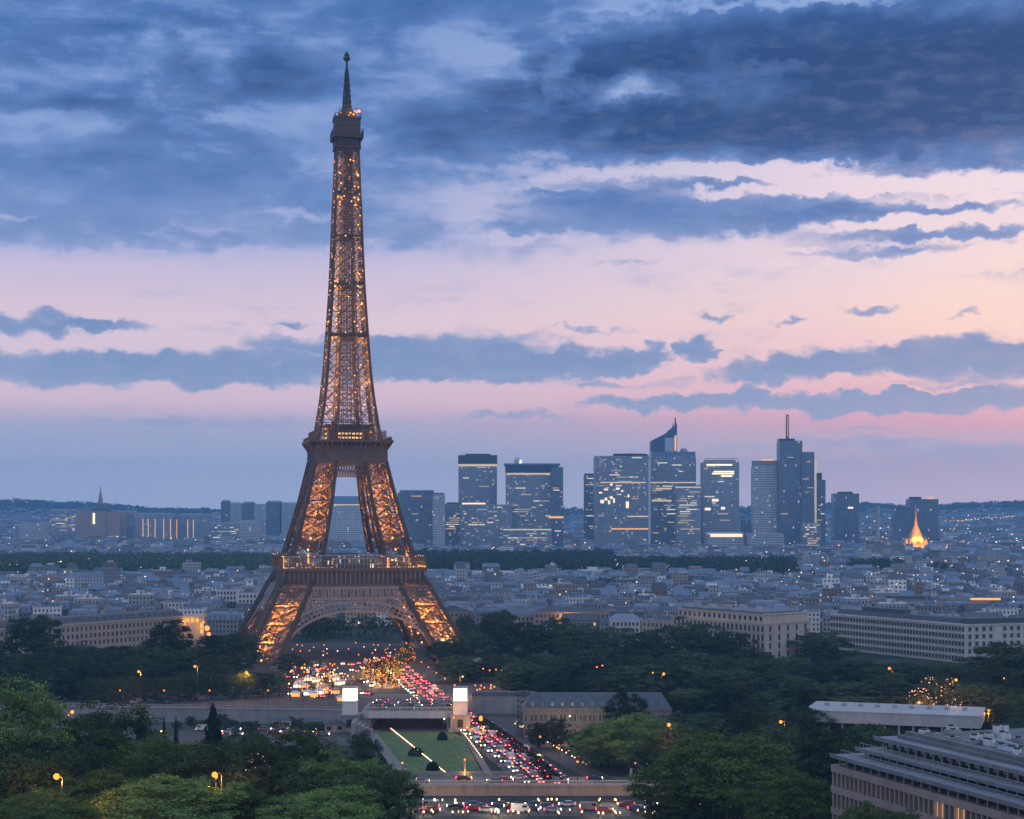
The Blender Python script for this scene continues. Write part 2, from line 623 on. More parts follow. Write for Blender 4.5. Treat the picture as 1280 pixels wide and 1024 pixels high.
def facade_mat(name, wall, glass, fh, bw, lit=0.08, strength=2.0, sill=0.32, pier=0.25, clump=0.6, isl=0.0,
               lit_a=(1.0, 0.78, 0.5), lit_b=(1.0, 0.88, 0.72), rough=0.5, glass_rough=0.2, top=None):
    """storeys and bays of glazing laid out in metres on the walls' own UVs; some rooms have the light on"""
    m = bpy.data.materials.new(name)
    m.use_nodes = True
    t = NT(m.node_tree)
    uvn = t.node('ShaderNodeUVMap')
    u, v, _ = t.sep(uvn.outputs[0])
    uu = t.math('DIVIDE', u, bw)
    vv = t.math('DIVIDE', v, fh)
    fu = t.math('FRACT', uu)
    fv = t.math('FRACT', vv)
    win = t.math('MULTIPLY', t.math('GREATER_THAN', fu, pier), t.math('GREATER_THAN', fv, sill))
    iu = t.math('FLOOR', uu)
    iv = t.math('FLOOR', vv)
    geo = t.node('ShaderNodeNewGeometry')
    oi = t.node('ShaderNodeObjectInfo')
    rnd = geo.outputs['Random Per Island']
    seed = t.math('ADD', t.math('MULTIPLY', rnd, 91.0), t.math('MULTIPLY', oi.outputs['Random'], 57.0))
    wn = t.white(t.xyz(iu, iv, seed))
    wn2 = t.white(t.xyz(t.math('ADD', iu, 17.0), iv, seed))
    fl = t.noise(t.xyz(t.math('MULTIPLY', iu, 0.11), t.math('MULTIPLY', iv, 1.7), seed), 1.0, 2.0, 0.5)
    thr = t.math('MULTIPLY', lit, t.rng(fl, 0.5 - 0.25 * clump, 0.5 + 0.3 * clump, 1.0 - clump, 1.0 + 3.0 * clump))
    on = t.math('MULTIPLY', t.math('LESS_THAN', wn, thr), win)
    tcn = t.node('ShaderNodeTexCoord')
    n1 = t.noise(tcn.outputs['Object'], 0.05, 4.0, 0.6)
    wv_ = t.math('MULTIPLY', t.rng(n1, 0.3, 0.7, 0.85, 1.12), t.rng(oi.outputs['Random'], 0.0, 1.0, 0.8, 1.15))
    if isl:
        wv_ = t.math('MULTIPLY', wv_, t.rng(rnd, 0.0, 1.0, 1.0 - isl, 1.0 + isl * 0.5))
    wallc = t.mix(1.0, tuple(wall) + (1.0,), t.xyz(wv_, wv_, wv_), 'MULTIPLY')
    gv = t.rng(wn2, 0.0, 1.0, 0.55, 1.5)
    glassc = t.mix(1.0, tuple(glass) + (1.0,), t.xyz(gv, gv, gv), 'MULTIPLY')
    col = t.mix(win, wallc, glassc)
    b = t.node('ShaderNodeBsdfPrincipled')
    t.link(col, b.inputs['Base Color'])
    t.link(t.math('MULTIPLY_ADD', win, glass_rough - rough, rough), b.inputs['Roughness'])
    t.link(t.math('MULTIPLY_ADD', win, 0.6, 0.2), b.inputs['Specular IOR Level'])
    t.link(t.mix(wn2, tuple(lit_a) + (1.0,), tuple(lit_b) + (1.0,)), b.inputs['Emission Color'])
    t.link(t.math('MULTIPLY', on, t.rng(wn2, 0.0, 1.0, strength * 0.4, strength * 1.6)), b.inputs['Emission Strength'])
    o = t.node('ShaderNodeOutputMaterial')
    t.link(b.outputs[0], o.inputs[0])
    m.cycles.emission_sampling = 'NONE'
    MATS[name] = m
    return m


def leaf_mat(name, dark, light, trans=0.25):
    m = bpy.data.materials.new(name)
    m.use_nodes = True
    t = NT(m.node_tree)
    geo = t.node('ShaderNodeNewGeometry')
    oi = t.node('ShaderNodeObjectInfo')
    tcn = t.node('ShaderNodeTexCoord')
    n = t.noise(tcn.outputs['Object'], 7.0, 3.0, 0.6)
    k = t.math('ADD', t.math('MULTIPLY', geo.outputs['Random Per Island'], 0.45), t.math('MULTIPLY', t.rng(n, 0.35, 0.65), 0.55))
    c = t.mix(k, tuple(dark) + (1.0,), tuple(light) + (1.0,))
    ov = t.rng(oi.outputs['Random'], 0.0, 1.0, 0.5, 1.5)
    c = t.mix(1.0, c, t.xyz(ov, ov, t.math('MULTIPLY', ov, 0.98)), 'MULTIPLY')
    d = t.node('ShaderNodeBsdfDiffuse')
    tr = t.node('ShaderNodeBsdfTranslucent')
    t.link(c, d.inputs[0])
    t.link(c, tr.inputs[0])
    mx = t.node('ShaderNodeMixShader')
    mx.inputs[0].default_value = trans
    t.link(d.outputs[0], mx.inputs[1])
    t.link(tr.outputs[0], mx.inputs[2])
    o = t.node('ShaderNodeOutputMaterial')
    t.link(mx.outputs[0], o.inputs[0])
    MATS[name] = m
    return m


IRON = mat('painted_iron', (0.105, 0.066, 0.052), 0.55, 0.0, 0.2, 0.15)
IRON_D = mat('dark_iron', (0.058, 0.041, 0.036), 0.6, 0.0, 0.2, 0.2)
IRON_L = mat('pale_iron', (0.235, 0.205, 0.21), 0.6, 0.0, 0.15, 0.1, stain=0.25)
STONE = mat('pale_stone', (0.42, 0.38, 0.34), 0.85, 0.0, 0.14, 0.12, 0.1, stain=0.25)
STONE_G = mat('grey_stone', (0.25, 0.25, 0.27), 0.85, 0.0, 0.2, 0.12, 0.1, stain=0.3)
STONE_B = mat('brown_stone', (0.36, 0.27, 0.23), 0.85, 0.0, 0.15, 0.12, 0.1, stain=0.3)
CONCRETE = mat('concrete', (0.36, 0.36, 0.38), 0.8, 0.0, 0.2, 0.15, 0.1, stain=0.2)
WHITE = mat('white_paint', (0.55, 0.56, 0.59), 0.6, 0.0, 0.08, 0.1, stain=0.12)
ZINC = mat('zinc_roof', (0.12, 0.16, 0.23), 0.45, 0.2, 0.2, 0.2, obj_var=0.25)
SLATE = mat('slate_roof', (0.07, 0.085, 0.11), 0.6, 0.0, 0.25, 0.4, obj_var=0.2)
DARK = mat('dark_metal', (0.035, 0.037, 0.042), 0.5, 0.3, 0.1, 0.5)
STEEL = mat('grey_metal', (0.32, 0.34, 0.37), 0.4, 0.5, 0.15, 0.5)
GLASS = mat('dark_glass', (0.02, 0.026, 0.036), 0.12, 0.0, 0.3, 0.6, spec=0.5, obj_var=0.4)
FRAME = mat('window_frame', (0.30, 0.29, 0.29), 0.6)
ASPHALT = mat('asphalt', (0.055, 0.055, 0.06), 0.75, 0.0, 0.25, 0.15)
PAVE = mat('pale_paving', (0.15, 0.145, 0.145), 0.8, 0.0, 0.2, 0.1)
MARK = mat('road_paint', (0.6, 0.6, 0.6), 0.7)
LAWN = mat('mown_grass', (0.075, 0.125, 0.045), 0.95, 0.0, 0.55, 0.35, 0.4)
BARK = mat('bark', (0.05, 0.038, 0.03), 0.9, 0.0, 0.3, 1.5)
AMBER = glow_mat('amber_bulb', (1.0, 0.24, 0.03), 3.0)
AMBER_S = glow_mat('amber_glow', (1.0, 0.30, 0.05), 2.2)
GOLD = glow_mat('gold_bulb', (1.0, 0.42, 0.10), 3.6)
WARM_W = glow_mat('warm_white_bulb', (1.0, 0.66, 0.36), 3.0)
LIT_WIN = glow_mat('lit_room', (1.0, 0.55, 0.2), 1.6)
LIT_PALE = glow_mat('lit_room_pale', (1.0, 0.82, 0.5), 2.2)
LIGHTBOX = glow_mat('light_box', (1.0, 0.93, 0.84), 3.2, True)
HEAD = glow_mat('headlight_glow', (1.0, 0.74, 0.46), 16.0)
TAIL = glow_mat('tail_light_glow', (1.0, 0.045, 0.07), 22.0)
RED_L = glow_mat('red_beacon', (1.0, 0.08, 0.05), 12.0)

# ------------------------------------------------------------------ the iron tower
TY = 900.0
TX = X_at(433.5, TY)
TZ = math.radians(12.5)
OUT_Z = [0, 8.4, 20, 36.7, 45, 57.6, 70, 85, 104.5, 115, 123.7, 138.9, 155, 173.7, 199.7, 217, 247.6, 273.7]
OUT_A = [59.0, 55.0, 49.2, 40.4, 35.8, 31.0, 27.4, 23.4, 19.0, 17.0, 15.4, 13.1, 11.4, 10.1, 8.5, 7.8, 6.7, 5.8]
LEG_Z = [0, 57, 104.5, 116]
LEG_W = [16.8, 15.4, 11.2, 10.4]


def ta(z):
    return float(np.interp(z, OUT_Z, OUT_A))


def tw(z):
    return float(np.interp(z, LEG_Z, LEG_W))


tower = thing('lattice_tower', 'tall brown iron lattice tower glowing gold from within, on four arched legs', 'tower', (TX, TY, 0.0), TZ)
WARM = (1.0, 0.43, 0.09)


def panel(mb, fa, z0, z1, nx, nz, wm, wf, wh):
    """one braced panel: FA(u, z) gives the point across (0..1) at height z; big cross, a mesh of fine crosses, a top strut"""
    mb.bar(fa(0, z1), fa(1, z1), wh)
    mb.bar(fa(0, z0), fa(1, z1), wm)
    mb.bar(fa(1, z0), fa(0, z1), wm)
    for i in range(nx):
        for k in range(nz):
            u0, u1 = i / nx, (i + 1) / nx
            a0 = z0 + (z1 - z0) * k / nz
            a1 = z0 + (z1 - z0) * (k + 1) / nz
            mb.bar(fa(u0, a0), fa(u1, a1), wf)
            mb.bar(fa(u1, a0), fa(u0, a1), wf)
            if (i + k) % 2 == 0:
                mb.bar(fa(u0, a1), fa(u1, a1), wf)


def legpt(sx, sy, z, i, j):
    a, w = ta(z), tw(z)
    return (sx * (a - i * w), sy * (a - j * w), z)


ZL = [2.5, 11, 20, 29, 38.5, 48]
ZU = [57, 66, 75, 84, 93, 104.5]
lamp_me = None
_b = MB()
_b.ball((0, 0, 0), 0.55, 8, 5)
lamp_me = _b.mesh('floodlight', GOLD)
for sx in (-1, 1):
    for sy in (-1, 1):
        brace = MB()
        leg = thing('leg', None, None)
        leg.parent = tower
        for zs, wch in ((ZL, 1.9), (ZU, 1.5)):
            for i in (0, 1):
                for j in (0, 1):
                    chord = MB()
                    pts = [legpt(sx, sy, z, i, j) for z in np.linspace(zs[0] - 1.5, zs[-1] + 0.5, 14)]
                    for p, q in zip(pts[:-1], pts[1:]):
                        chord.bar(p, q, wch)
                    chord.build('chord', IRON_D, leg)
            for z0, z1 in zip(zs[:-1], zs[1:]):
                for kk, (c0, c1) in enumerate((((0, 0), (1, 0)), ((0, 0), (0, 1)), ((1, 1), (1, 0)), ((1, 1), (0, 1)))):
                    def fa(u, z, c0=c0, c1=c1):
                        p = Vector(legpt(sx, sy, z, *c0))
                        q = Vector(legpt(sx, sy, z, *c1))
                        return tuple(p.lerp(q, u))
                    panel(brace, fa, z0, z1, 4, 3, 0.60, 0.22, 0.8)
                    # mid post of each face
                    brace.bar(fa(0.5, z0), fa(0.5, z1), 0.35)
                # struts across the inside of the leg
                brace.bar(legpt(sx, sy, z1, 0, 0), legpt(sx, sy, z1, 1, 1), 0.5)
                brace.bar(legpt(sx, sy, z1, 0, 1), legpt(sx, sy, z1, 1, 0), 0.5)
        for i in (0, 1):
            for j in (0, 1):
                p = legpt(sx, sy, 0.0, i, j)
                ped = MB()
                ped.frustum(p[0] - 3.6, p[0] + 3.6, p[1] - 3.6, p[1] + 3.6, -0.5, 3.0, 0.8)
                ped.build('footing', STONE_G, leg)
        brace.build('leg_bracing', IRON, leg)
        # gusset plate where the lower leg meets the platform
        gp = MB()
        for c0, c1 in (((0, 0), (1, 0)), ((0, 0), (0, 1))):
            q = [legpt(sx, sy, 31.5, *c0), legpt(sx, sy, 31.5, *c1), legpt(sx, sy, 38, *c1), legpt(sx, sy, 38, *c0)]
            n = Vector((0, sy * 0.25, 0)) if c1 == (1, 0) else Vector((sx * 0.25, 0, 0))
            qa = [tuple(Vector(x) + n * 0.2) for x in q]
            for t_ in range(5):
                u = t_ / 4
                gp.bar(tuple(Vector(qa[0]).lerp(Vector(qa[1]), u)), tuple(Vector(qa[3]).lerp(Vector(qa[2]), 1 - u)), 0.9)
                gp.bar(tuple(Vector(qa[0]).lerp(Vector(qa[3]), u)), tuple(Vector(qa[1]).lerp(Vector(qa[2]), u)), 0.55)
        gp.build('gusset', IRON, leg)
        # floodlights inside the leg, real lamps
        for z, e in ((2.5, 4200), (8, 5200), (14, 5800), (20, 5200), (26, 3600), (58, 4600), (64, 4200), (70, 3400), (77, 2600), (84, 1800), (92, 1100)):
            a, w = ta(z), tw(z)
            c = (sx * (a - w * 0.5), sy * (a - w * 0.5), z)
            fl = mesh_obj('floodlight', lamp_me, leg, c)
            lo_l = lamp_light('floodlight_glow', (c[0], c[1], c[2] + 0.9), e * 30.0, WARM, leg, 0.5)
            lo_l.data.type = 'SPOT'
            lo_l.data.spot_size = math.radians(112)
            lo_l.data.spot_blend = 0.7
            a2, w2 = ta(z + 10), tw(z + 10)
            up = Vector((sx * (a2 - w2 * 0.5), sy * (a2 - w2 * 0.5), z + 10)) - Vector(c)
            lo_l.rotation_euler = (-up).to_track_quat('Z', 'Y').to_euler()


# --- the four arches with their spandrels and the girder under the first platform
RX, AZ0, RZ = 39.0, 3.0, 24.0


def side_pt(k, x, z, off=0.0):
    """point on face k of the tower, x along the face"""
    y = -(ta(z) - 0.6) - off
    if k == 0:
        return (x, y, z)
    if k == 1:
        return (-y, x, z)
    if k == 2:
        return (-x, -y, z)
    return (y, -x, z)


for k in range(4):
    rib, web = MB(), MB()
    n = 44
    for off in (0.0, -4.0):
        prev = None
        for i in range(n + 1):
            t_ = math.pi * (0.02 + 0.96 * i / n)
            lo = side_pt(k, RX * math.cos(t_), AZ0 + RZ * math.sin(t_), off)
            md = side_pt(k, (RX + 2.4) * math.cos(t_), AZ0 + (RZ + 2.1) * math.sin(t_), off)
            hi = side_pt(k, (RX + 5.0) * math.cos(t_), AZ0 + (RZ + 4.6) * math.sin(t_), off)
            if prev:
                rib.bar(prev[0], lo, 1.0)
                rib.bar(prev[1], md, 0.5)
                rib.bar(prev[2], hi, 0.9)
                if off == 0.0:
                    pass
            if off == 0.0:
                web.bar(lo, hi, 0.55)
            if off == -4.0:
                web.bar(lo, side_pt(k, RX * math.cos(t_), AZ0 + RZ * math.sin(t_), 0.0), 0.3)
            prev = (lo, md, hi, side_pt(k, RX * math.cos(t_), AZ0 + RZ * math.sin(t_), 0.0))
    arch = rib.build('arch', IRON_L, tower)
    # spandrel lattice between arch and girder
    for i in range(-13, 14):
        x = i * 2.8
        c = max(-1.0, min(1.0, x / (RX + 5.0)))
        zb = AZ0 + (RZ + 4.6) * math.sqrt(max(0.0, 1 - c * c))
        lim = ta(36) - tw(36) + 1.5
        if abs(x) <= lim + 4 and zb < 32.0:
            web.bar(side_pt(k, x, zb), side_pt(k, x, 32.6), 0.5)
            x2 = x + 2.8
            c2 = max(-1.0, min(1.0, x2 / (RX + 5.0)))
            zb2 = AZ0 + (RZ + 4.6) * math.sqrt(max(0.0, 1 - c2 * c2))
            m = max(1, int((32.6 - min(zb, zb2)) / 3.0))
            for q in range(0, m):
                za = zb + (32.6 - zb) * q / m
                zc = zb2 + (32.6 - zb2) * (q + 1) / m
                zd = zb + (32.6 - zb) * (q + 1) / m
                ze = zb2 + (32.6 - zb2) * q / m
                web.bar(side_pt(k, x, za), side_pt(k, x2, zc), 0.45)
                web.bar(side_pt(k, x, zd), side_pt(k, x2, ze), 0.45)
    web.build('arch_web', IRON_L, arch)
    # girder of rings and crosses
    gd_ = MB()
    W1 = ta(35.5) + 0.2
    for z in (33.0, 38.6):
        gd_.bar(side_pt(k, -ta(z) + 0.3, z, 0.5), side_pt(k, ta(z) - 0.3, z, 0.5), 1.1)
        gd_.bar(side_pt(k, -ta(z) + 0.3, z, -4.5), side_pt(k, ta(z) - 0.3, z, -4.5), 0.8)
    nn = 22
    for i in range(nn):
        xa = -W1 + 2 * W1 * i / nn
        xb = -W1 + 2 * W1 * (i + 1) / nn
        gd_.bar(side_pt(k, xa, 33, 0.4), side_pt(k, xb, 38.6, 0.4), 0.62)
        gd_.bar(side_pt(k, xb, 33, 0.4), side_pt(k, xa, 38.6, 0.4), 0.62)
        pass
        xm = (xa + xb) / 2
        pr = None
        for j in range(11):
            t_ = 2 * math.pi * j / 10
            p = side_pt(k, xm + 1.3 * math.cos(t_), 35.8 + 2.0 * math.sin(t_), 0.5)
            if pr:
                gd_.bar(pr, p, 0.5)
            pr = p
    gd_.build('girder', IRON_L, tower)

# --- first platform: ribbed frieze, deck, glowing gallery
fp = MB()
A1, A2 = 34.3, 35.9


def ring(mb, a_out, a_in, z0, z1, m=0):
    mb.box(-a_out, a_out, -a_out, -a_in, z0, z1, m, bottom=True)
    mb.box(-a_out, a_out, a_in, a_out, z0, z1, m, bottom=True)
    mb.box(-a_out, -a_in, -a_in, a_in, z0, z1, m, bottom=True)
    mb.box(a_in, a_out, -a_in, a_in, z0, z1, m, bottom=True)


ring(fp, 38.38, 35.48, 38.4, 40.6)
ring(fp, 36.77, 35.48, 40.6, 47.2)
ring(fp, 37.95, 13.0, 47.2, 48.8)
plat1 = fp.build('first_platform', IRON, tower)
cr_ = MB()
ring(cr_, 29.5, 29.0, 32.4, 47.1)  # dark backing ring added for the shade behind the girder lattice
cr_.build('dark_backing', mat('shadowed_iron', (.035, .03, .03), .7), plat1)
ribs = MB()
for k in range(4):
    for i in range(31):
        x = -36.55 + 73.10 * i / 30

        def rot(p, k=k):
            x_, y_, z_ = p
            return [(x_, y_, z_), (-y_, x_, z_), (-x_, -y_, z_), (y_, -x_, z_)][k]
        ribs.bar(rot((x, -36.93, 40.5)), rot((x, -36.93, 47.3)), 0.42)
        ribs.bar(rot((x, -36.98, 46.2)), rot((x, -37.84, 47.3)), 0.4)
ribs.build('frieze_ribs', IRON_L, plat1)
pan = MB()
for k in range(4):
    for i in range(30):
        x0 = -36.55 + 73.10 * i / 30 + 0.35
        x1 = x0 + 73.10 / 30 - 0.7
        q = [(x0, -36.81, 41.2), (x1, -36.81, 41.2), (x1, -36.81, 46.6), (x0, -36.81, 46.6)]
        q = [[(x_, y_, z_), (-y_, x_, z_), (-x_, -y_, z_), (y_, -x_, z_)][k] for x_, y_, z_ in q]
        pan.add(q, [(0, 1, 2, 3)])
pan.build('frieze_panels', IRON_D, plat1)
rail = MB()
gl = MB()
for k in range(4):
    def rot(p, k=k):
        x_, y_, z_ = p
        return [(x_, y_, z_), (-y_, x_, z_), (-x_, -y_, z_), (y_, -x_, z_)][k]
    for i in range(61):
        x = -37.52 + 75.03 * i / 60
        rail.bar(rot((x, -37.52, 48.8)), rot((x, -37.52, 54.2 if i % 2 == 0 else 51.6)), 0.26 if i % 2 == 0 else 0.16)
    for z, w in ((50.0, 0.2), (51.6, 0.3), (53.0, 0.16), (54.3, 0.5)):
        rail.bar(rot((-37.52, -37.52, z)), rot((37.52, -37.52, z)), w)
    # strings of small lamps along gallery foot and top
    for i in range(58):
        x = -36.98 + 73.96 * i / 57 + RNG.uniform(-.3, .3)
        if abs(x) > 12 and RNG.random() < 0.8:
            z = RNG.choice((49.1, 49.1, 49.4, 54.7))
            c = rot((x, -37.09, z))
            gl.box(c[0] - .14, c[0] + .14, c[1] - .14, c[1] + .14, c[2] - .14, c[2] + .14, bottom=True)
rail.build('gallery_railing', IRON, plat1)
gs = gl.build('gallery_lamps', GOLD, plat1)
gs['kind'] = 'stuff'
# pavilions between the legs, glazed and lit
for k in range(4):
    pv, pg = MB(), MB()
    pv.box(-11, 11, -32.79, -25.80, 53.2, 53.8, bottom=True)
    for i in range(12):
        x = -11 + 2 * i
        pv.box(x - .2, x + .2, -32.79, -32.36, 48.8, 53.2)
    pg.box(-10.7, 10.7, -32.25, -26.12, 48.8, 53.2)
    o = pv.build('pavilion', STEEL, plat1, rz=k * math.pi / 2)
    fm = facade_mat('pavilion_glazing', (0.3, 0.33, 0.36), (0.05, 0.07, 0.09), 4.6, 1.0, 0.12, 0.9, 0.1, 0.1, 0.3) if k == 0 else MATS['pavilion_glazing']
    pg.build('pavilion_glass', fm, o)
for k in range(4):
    for x in (-31.71, -22, -15, 15, 22, 31.71):
        c = [(x, -34.83, 50.8), (34.83, x, 50.8), (-x, 34.83, 50.8), (-34.83, -x, 50.8)][k]
        lamp_light('gallery_glow', c, 520, WARM, plat1, 0.3)
for k in range(4):
    dk = MB()
    x = 17.5
    c = [(x, -35.90), (35.90, x), (-x, 35.90), (-35.90, -x)][k]
    dk.box(c[0] - .5, c[0] + .5, c[1] - .5, c[1] + .5, 48.8, 54.5)
    dk.build('lift_beacon', AMBER_S, plat1)

# --- second platform
p2 = MB()
ring(p2, 19.42, 15.84, 104.6, 111.6)
for z0, z1, a in ((111.6, 112.4, 19.86), (112.4, 113.2, 20.51), (115.2, 116.4, 22.35)):
    ring(p2, a, 11.0, z0, z1)
ring(p2, 18.66, 11.0, 113.2, 115.2)
plat2 = p2.build('second_platform', IRON, tower)
r2_ = MB()
d2 = MB()
for k in range(4):
    def rot(p, k=k):
        x_, y_, z_ = p
        return [(x_, y_, z_), (-y_, x_, z_), (-x_, -y_, z_), (y_, -x_, z_)][k]
    for i in range(17):
        x = -19.10 + 38.19 * i / 16
        r2_.bar(rot((x, -19.48, 111.2)), rot((x * 1.12, -22.13, 115.4)), 0.5)
        if i % 2 == 0:
            r2_.bar(rot((x, -19.53, 104.8)), rot((x, -19.53, 111.6)), 0.25)
        if i < 16:
            q = [rot(p) for p in ((x + .3, -18.77, 113.0), (x + 1.9, -18.77, 113.0), (x + 1.9, -18.77, 115.1), (x + .3, -18.77, 115.1))]
            d2.add(q, [(0, 1, 2, 3)])
    for i in range(41):
        x = -21.48 + 42.97 * i / 40
        r2_.bar(rot((x, -21.48, 116.4)), rot((x, -21.48, 118.0)), 0.14)
    r2_.bar(rot((-21.48, -21.48, 118.0)), rot((21.48, -21.48, 118.0)), 0.28)
    # upper deck posts and rails set further in
    for i in range(17):
        x = -18.88 + 37.76 * i / 16
        r2_.bar(rot((x, -18.88, 116.4)), rot((x, -18.88, 121.4)), 0.22)
    for z in (118.8, 120.2, 121.4):
        r2_.bar(rot((-18.88, -18.88, z)), rot((18.88, -18.88, z)), 0.22)
    # girder closing the gap between the legs below
    g = ta(101) - tw(101) + 0.5
    for z in (104.2, 99.6, 97.6):
        r2_.bar(rot((-g, -ta(z) + 0.2, z)), rot((g, -ta(z) + 0.2, z)), 0.6)
    for i in range(12):
        xa, xb = -g + 2 * g * i / 12, -g + 2 * g * (i + 1) / 12
        r2_.bar(rot((xa, -ta(99.6) + .2, 99.6)), rot((xb, -ta(104) + .2, 104.2)), 0.3)
        r2_.bar(rot((xb, -ta(99.6) + .2, 99.6)), rot((xa, -ta(104) + .2, 104.2)), 0.3)
        r2_.bar(rot((xa, -ta(99) + .2, 97.6)), rot((xa, -ta(99) + .2, 99.6)), 0.35)
r2_.build('platform_railing', IRON, plat2)
d2.build('arcade_openings', IRON_D, plat2)
hs, hg = MB(), MB()
hs.box(-11.5, 11.5, -11.5, 11.5, 116.4, 124.2)
hs.box(-12.6, 12.6, -12.6, 12.6, 124.2, 125.0, bottom=True)
ho = hs.build('deck_house', IRON_D, plat2)
for k in range(4):
    for i in range(7):
        for z in (117.4, 119.6):
            x = -6.0 + 1.9 * i
            q = [(x, -11.6, z), (x + 1.3, -11.6, z), (x + 1.3, -11.6, z + 1.1), (x, -11.6, z + 1.1)]
            q = [[(x_, y_, z_), (-y_, x_, z_), (-x_, -y_, z_), (y_, -x_, z_)][k] for x_, y_, z_ in q]
            hg = MB()
            hg.add(q, [(0, 1, 2, 3)])
            hg.build('deck_house_window', LIT_WIN, plat2)
for k in range(4):
    for x in (-14, -5, 5, 14):
        c = [(x, -16.82, 118.4), (16.82, x, 118.4), (-x, 16.82, 118.4), (-16.82, -x, 118.4)][k]
        lamp_light('deck_glow', c, 260, WARM, plat2, 0.25)

# --- the slender shaft
shb = MB()
shaft = thing('shaft', None, None)
shaft.parent = tower
zz = [117.0]
while zz[-1] < 268:
    zz.append(zz[-1] + max(4.2, 0.62 * ta(zz[-1])))
zz[-1] = 273.5
IN = 0.42


def shpt(k, u, z, off=0.0):
    a = ta(z)
    x, y = u * a, -a - off
    return [(x, y, z), (-y, x, z), (-x, -y, z), (y, -x, z)][k]


for sx in (-1, 1):
    for sy in (-1, 1):
        pts = [(sx * ta(z), sy * ta(z), z) for z in np.linspace(116, 274, 40)]
        sh = MB()
        for p, q in zip(pts[:-1], pts[1:]):
            sh.bar(p, q, 1.0)
        sh.build('chord', IRON_D, shaft)
for k in range(4):
    for u in (-IN, IN):
        pts = [shpt(k, u, z) for z in np.linspace(116, 274, 40)]
        sh = MB()
        for p, q in zip(pts[:-1], pts[1:]):
            sh.bar(p, q, 0.55)
        sh.build('post', IRON, shaft)
    for i, (z0, z1) in enumerate(zip(zz[:-1], zz[1:])):
        for ua, ub in ((-1, -IN), (IN, 1)):
            def fa(u, z, ua=ua, ub=ub):
                return shpt(k, ua + (ub - ua) * u, z)
            panel(shb, fa, z0, z1, 2, 2, 0.36, 0.17, 0.36)
        def fc(u, z):
            return shpt(k, -IN + 2 * IN * u, z, -0.25)
        panel(shb, fc, z0, z1, 1, 2, 0.3, 0.18, 0.36)
        # inner partition of the corner shafts
        a0, a1 = ta(z0), ta(z1)
        for u in (-IN, IN):
            p0 = [(u * a0, -a0, z0), (a0, u * a0, z0), (-u * a0, a0, z0), (-a0, -u * a0, z0)][k]
            p1 = [(u * a1, -IN * a1, z1), (IN * a1, u * a1, z1), (-u * a1, IN * a1, z1), (-IN * a1, -u * a1, z1)][k]
            p2_ = [(u * a1, -a1, z1), (a1, u * a1, z1), (-u * a1, a1, z1), (-a1, -u * a1, z1)][k]
            p3_ = [(u * a0, -IN * a0, z0), (IN * a0, u * a0, z0), (-u * a0, IN * a0, z0), (-IN * a0, -u * a0, z0)][k]
            shb.bar(p0, p1, 0.24)
            shb.bar(p3_, p2_, 0.24)
shb.build('shaft_bracing', IRON_D, shaft)
# dark lift cage in the middle and the belts
core = MB()
for i, (z0, z1) in enumerate(zip(zz[:-1], zz[1:])):
    a = ta(z0) * 0.40
    b2 = ta(z1) * 0.40
    for k in range(4):
        for u in np.linspace(-1, 1, 6):
            p = [(u * a, -a, z0), (a, u * a, z0), (-u * a, a, z0), (-a, -u * a, z0)][k]
            q = [(u * b2, -b2, z1), (b2, u * b2, z1), (-u * b2, b2, z1), (-b2, -u * b2, z1)][k]
            core.bar(p, q, 0.36)
        for t_ in (0.0, 0.33, 0.66):
            z = z0 + (z1 - z0) * t_
            c = a + (b2 - a) * t_
            p = [(-c, -c, z), (c, -c, z), (c, c, z), (-c, c, z)][k]
            q = [(c, -c, z), (c, c, z), (-c, c, z), (-c, -c, z)][k]
            core.bar(p, q, 0.34)
core.build('lift_cage', IRON_D, shaft)
for z, h in ((173.2, 2.2), (201.0, 2.0), (227.0, 1.2), (250, 1.2)):
    belt = MB()
    a = ta(z) + 0.15
    ring(belt, a, a - 0.5, z - h / 2, z + h / 2)
    belt.box(-a, a, -a, a, z - .15, z + .15, bottom=True)
    belt.build('belt', IRON_D, shaft)
lat = MB()
for z in np.arange(121.0, 270.0, 1.1):
    for _ in range(6):
        k = RNG.randrange(4)
        u = RNG.choice((-1, 1)) * RNG.uniform(IN, 0.97)
        if RNG.random() < 0.25:
            u = RNG.uniform(-IN, IN)
        c = shpt(k, u, z + RNG.uniform(-.5, .5), 0.1)
        s = RNG.choice((.07, .09, .13, .24))
        lat.box(c[0] - s, c[0] + s, c[1] - s, c[1] + s, c[2] - s, c[2] + s, bottom=True)
ls_ = lat.build('shaft_lamps', GOLD, shaft)
ls_['kind'] = 'stuff'
ll = MB()
for sx in (-1, 1):
    for sy in (-1, 1):
        for z in list(np.arange(4, 37, .9)) + list(np.arange(56, 103, 1.3)):
            for _ in range(4):
                i, j = RNG.random(), RNG.choice((0, 0, 1))
                if RNG.random() < .5:
                    i, j = j, i
                c = legpt(sx, sy, z, i, j)
                s = RNG.choice((.07, .09, .16))
                ll.box(c[0] - s, c[0] + s, c[1] - s, c[1] + s, c[2] - s, c[2] + s, bottom=True)
lo_ = ll.build('leg_lamps', GOLD, tower)
lo_['kind'] = 'stuff'
z = 121.5
i = 0
while z < 270:
    a = ta(z)
    c = a * 0.72
    for sx, sy in (((-1, -1), (1, -1), (1, 1), (-1, 1)) if i % 2 == 0 else ((-1, 1), (1, -1), (-1, -1))):
        lamp_light('shaft_glow', (sx * c, sy * c, z), (640 + 46 * a * a) * (1.0 if z < 215 else 0.8), (1.0, 0.44, 0.11), shaft, 0.25)
    z += max(4.5, a * 0.95)
    i += 1

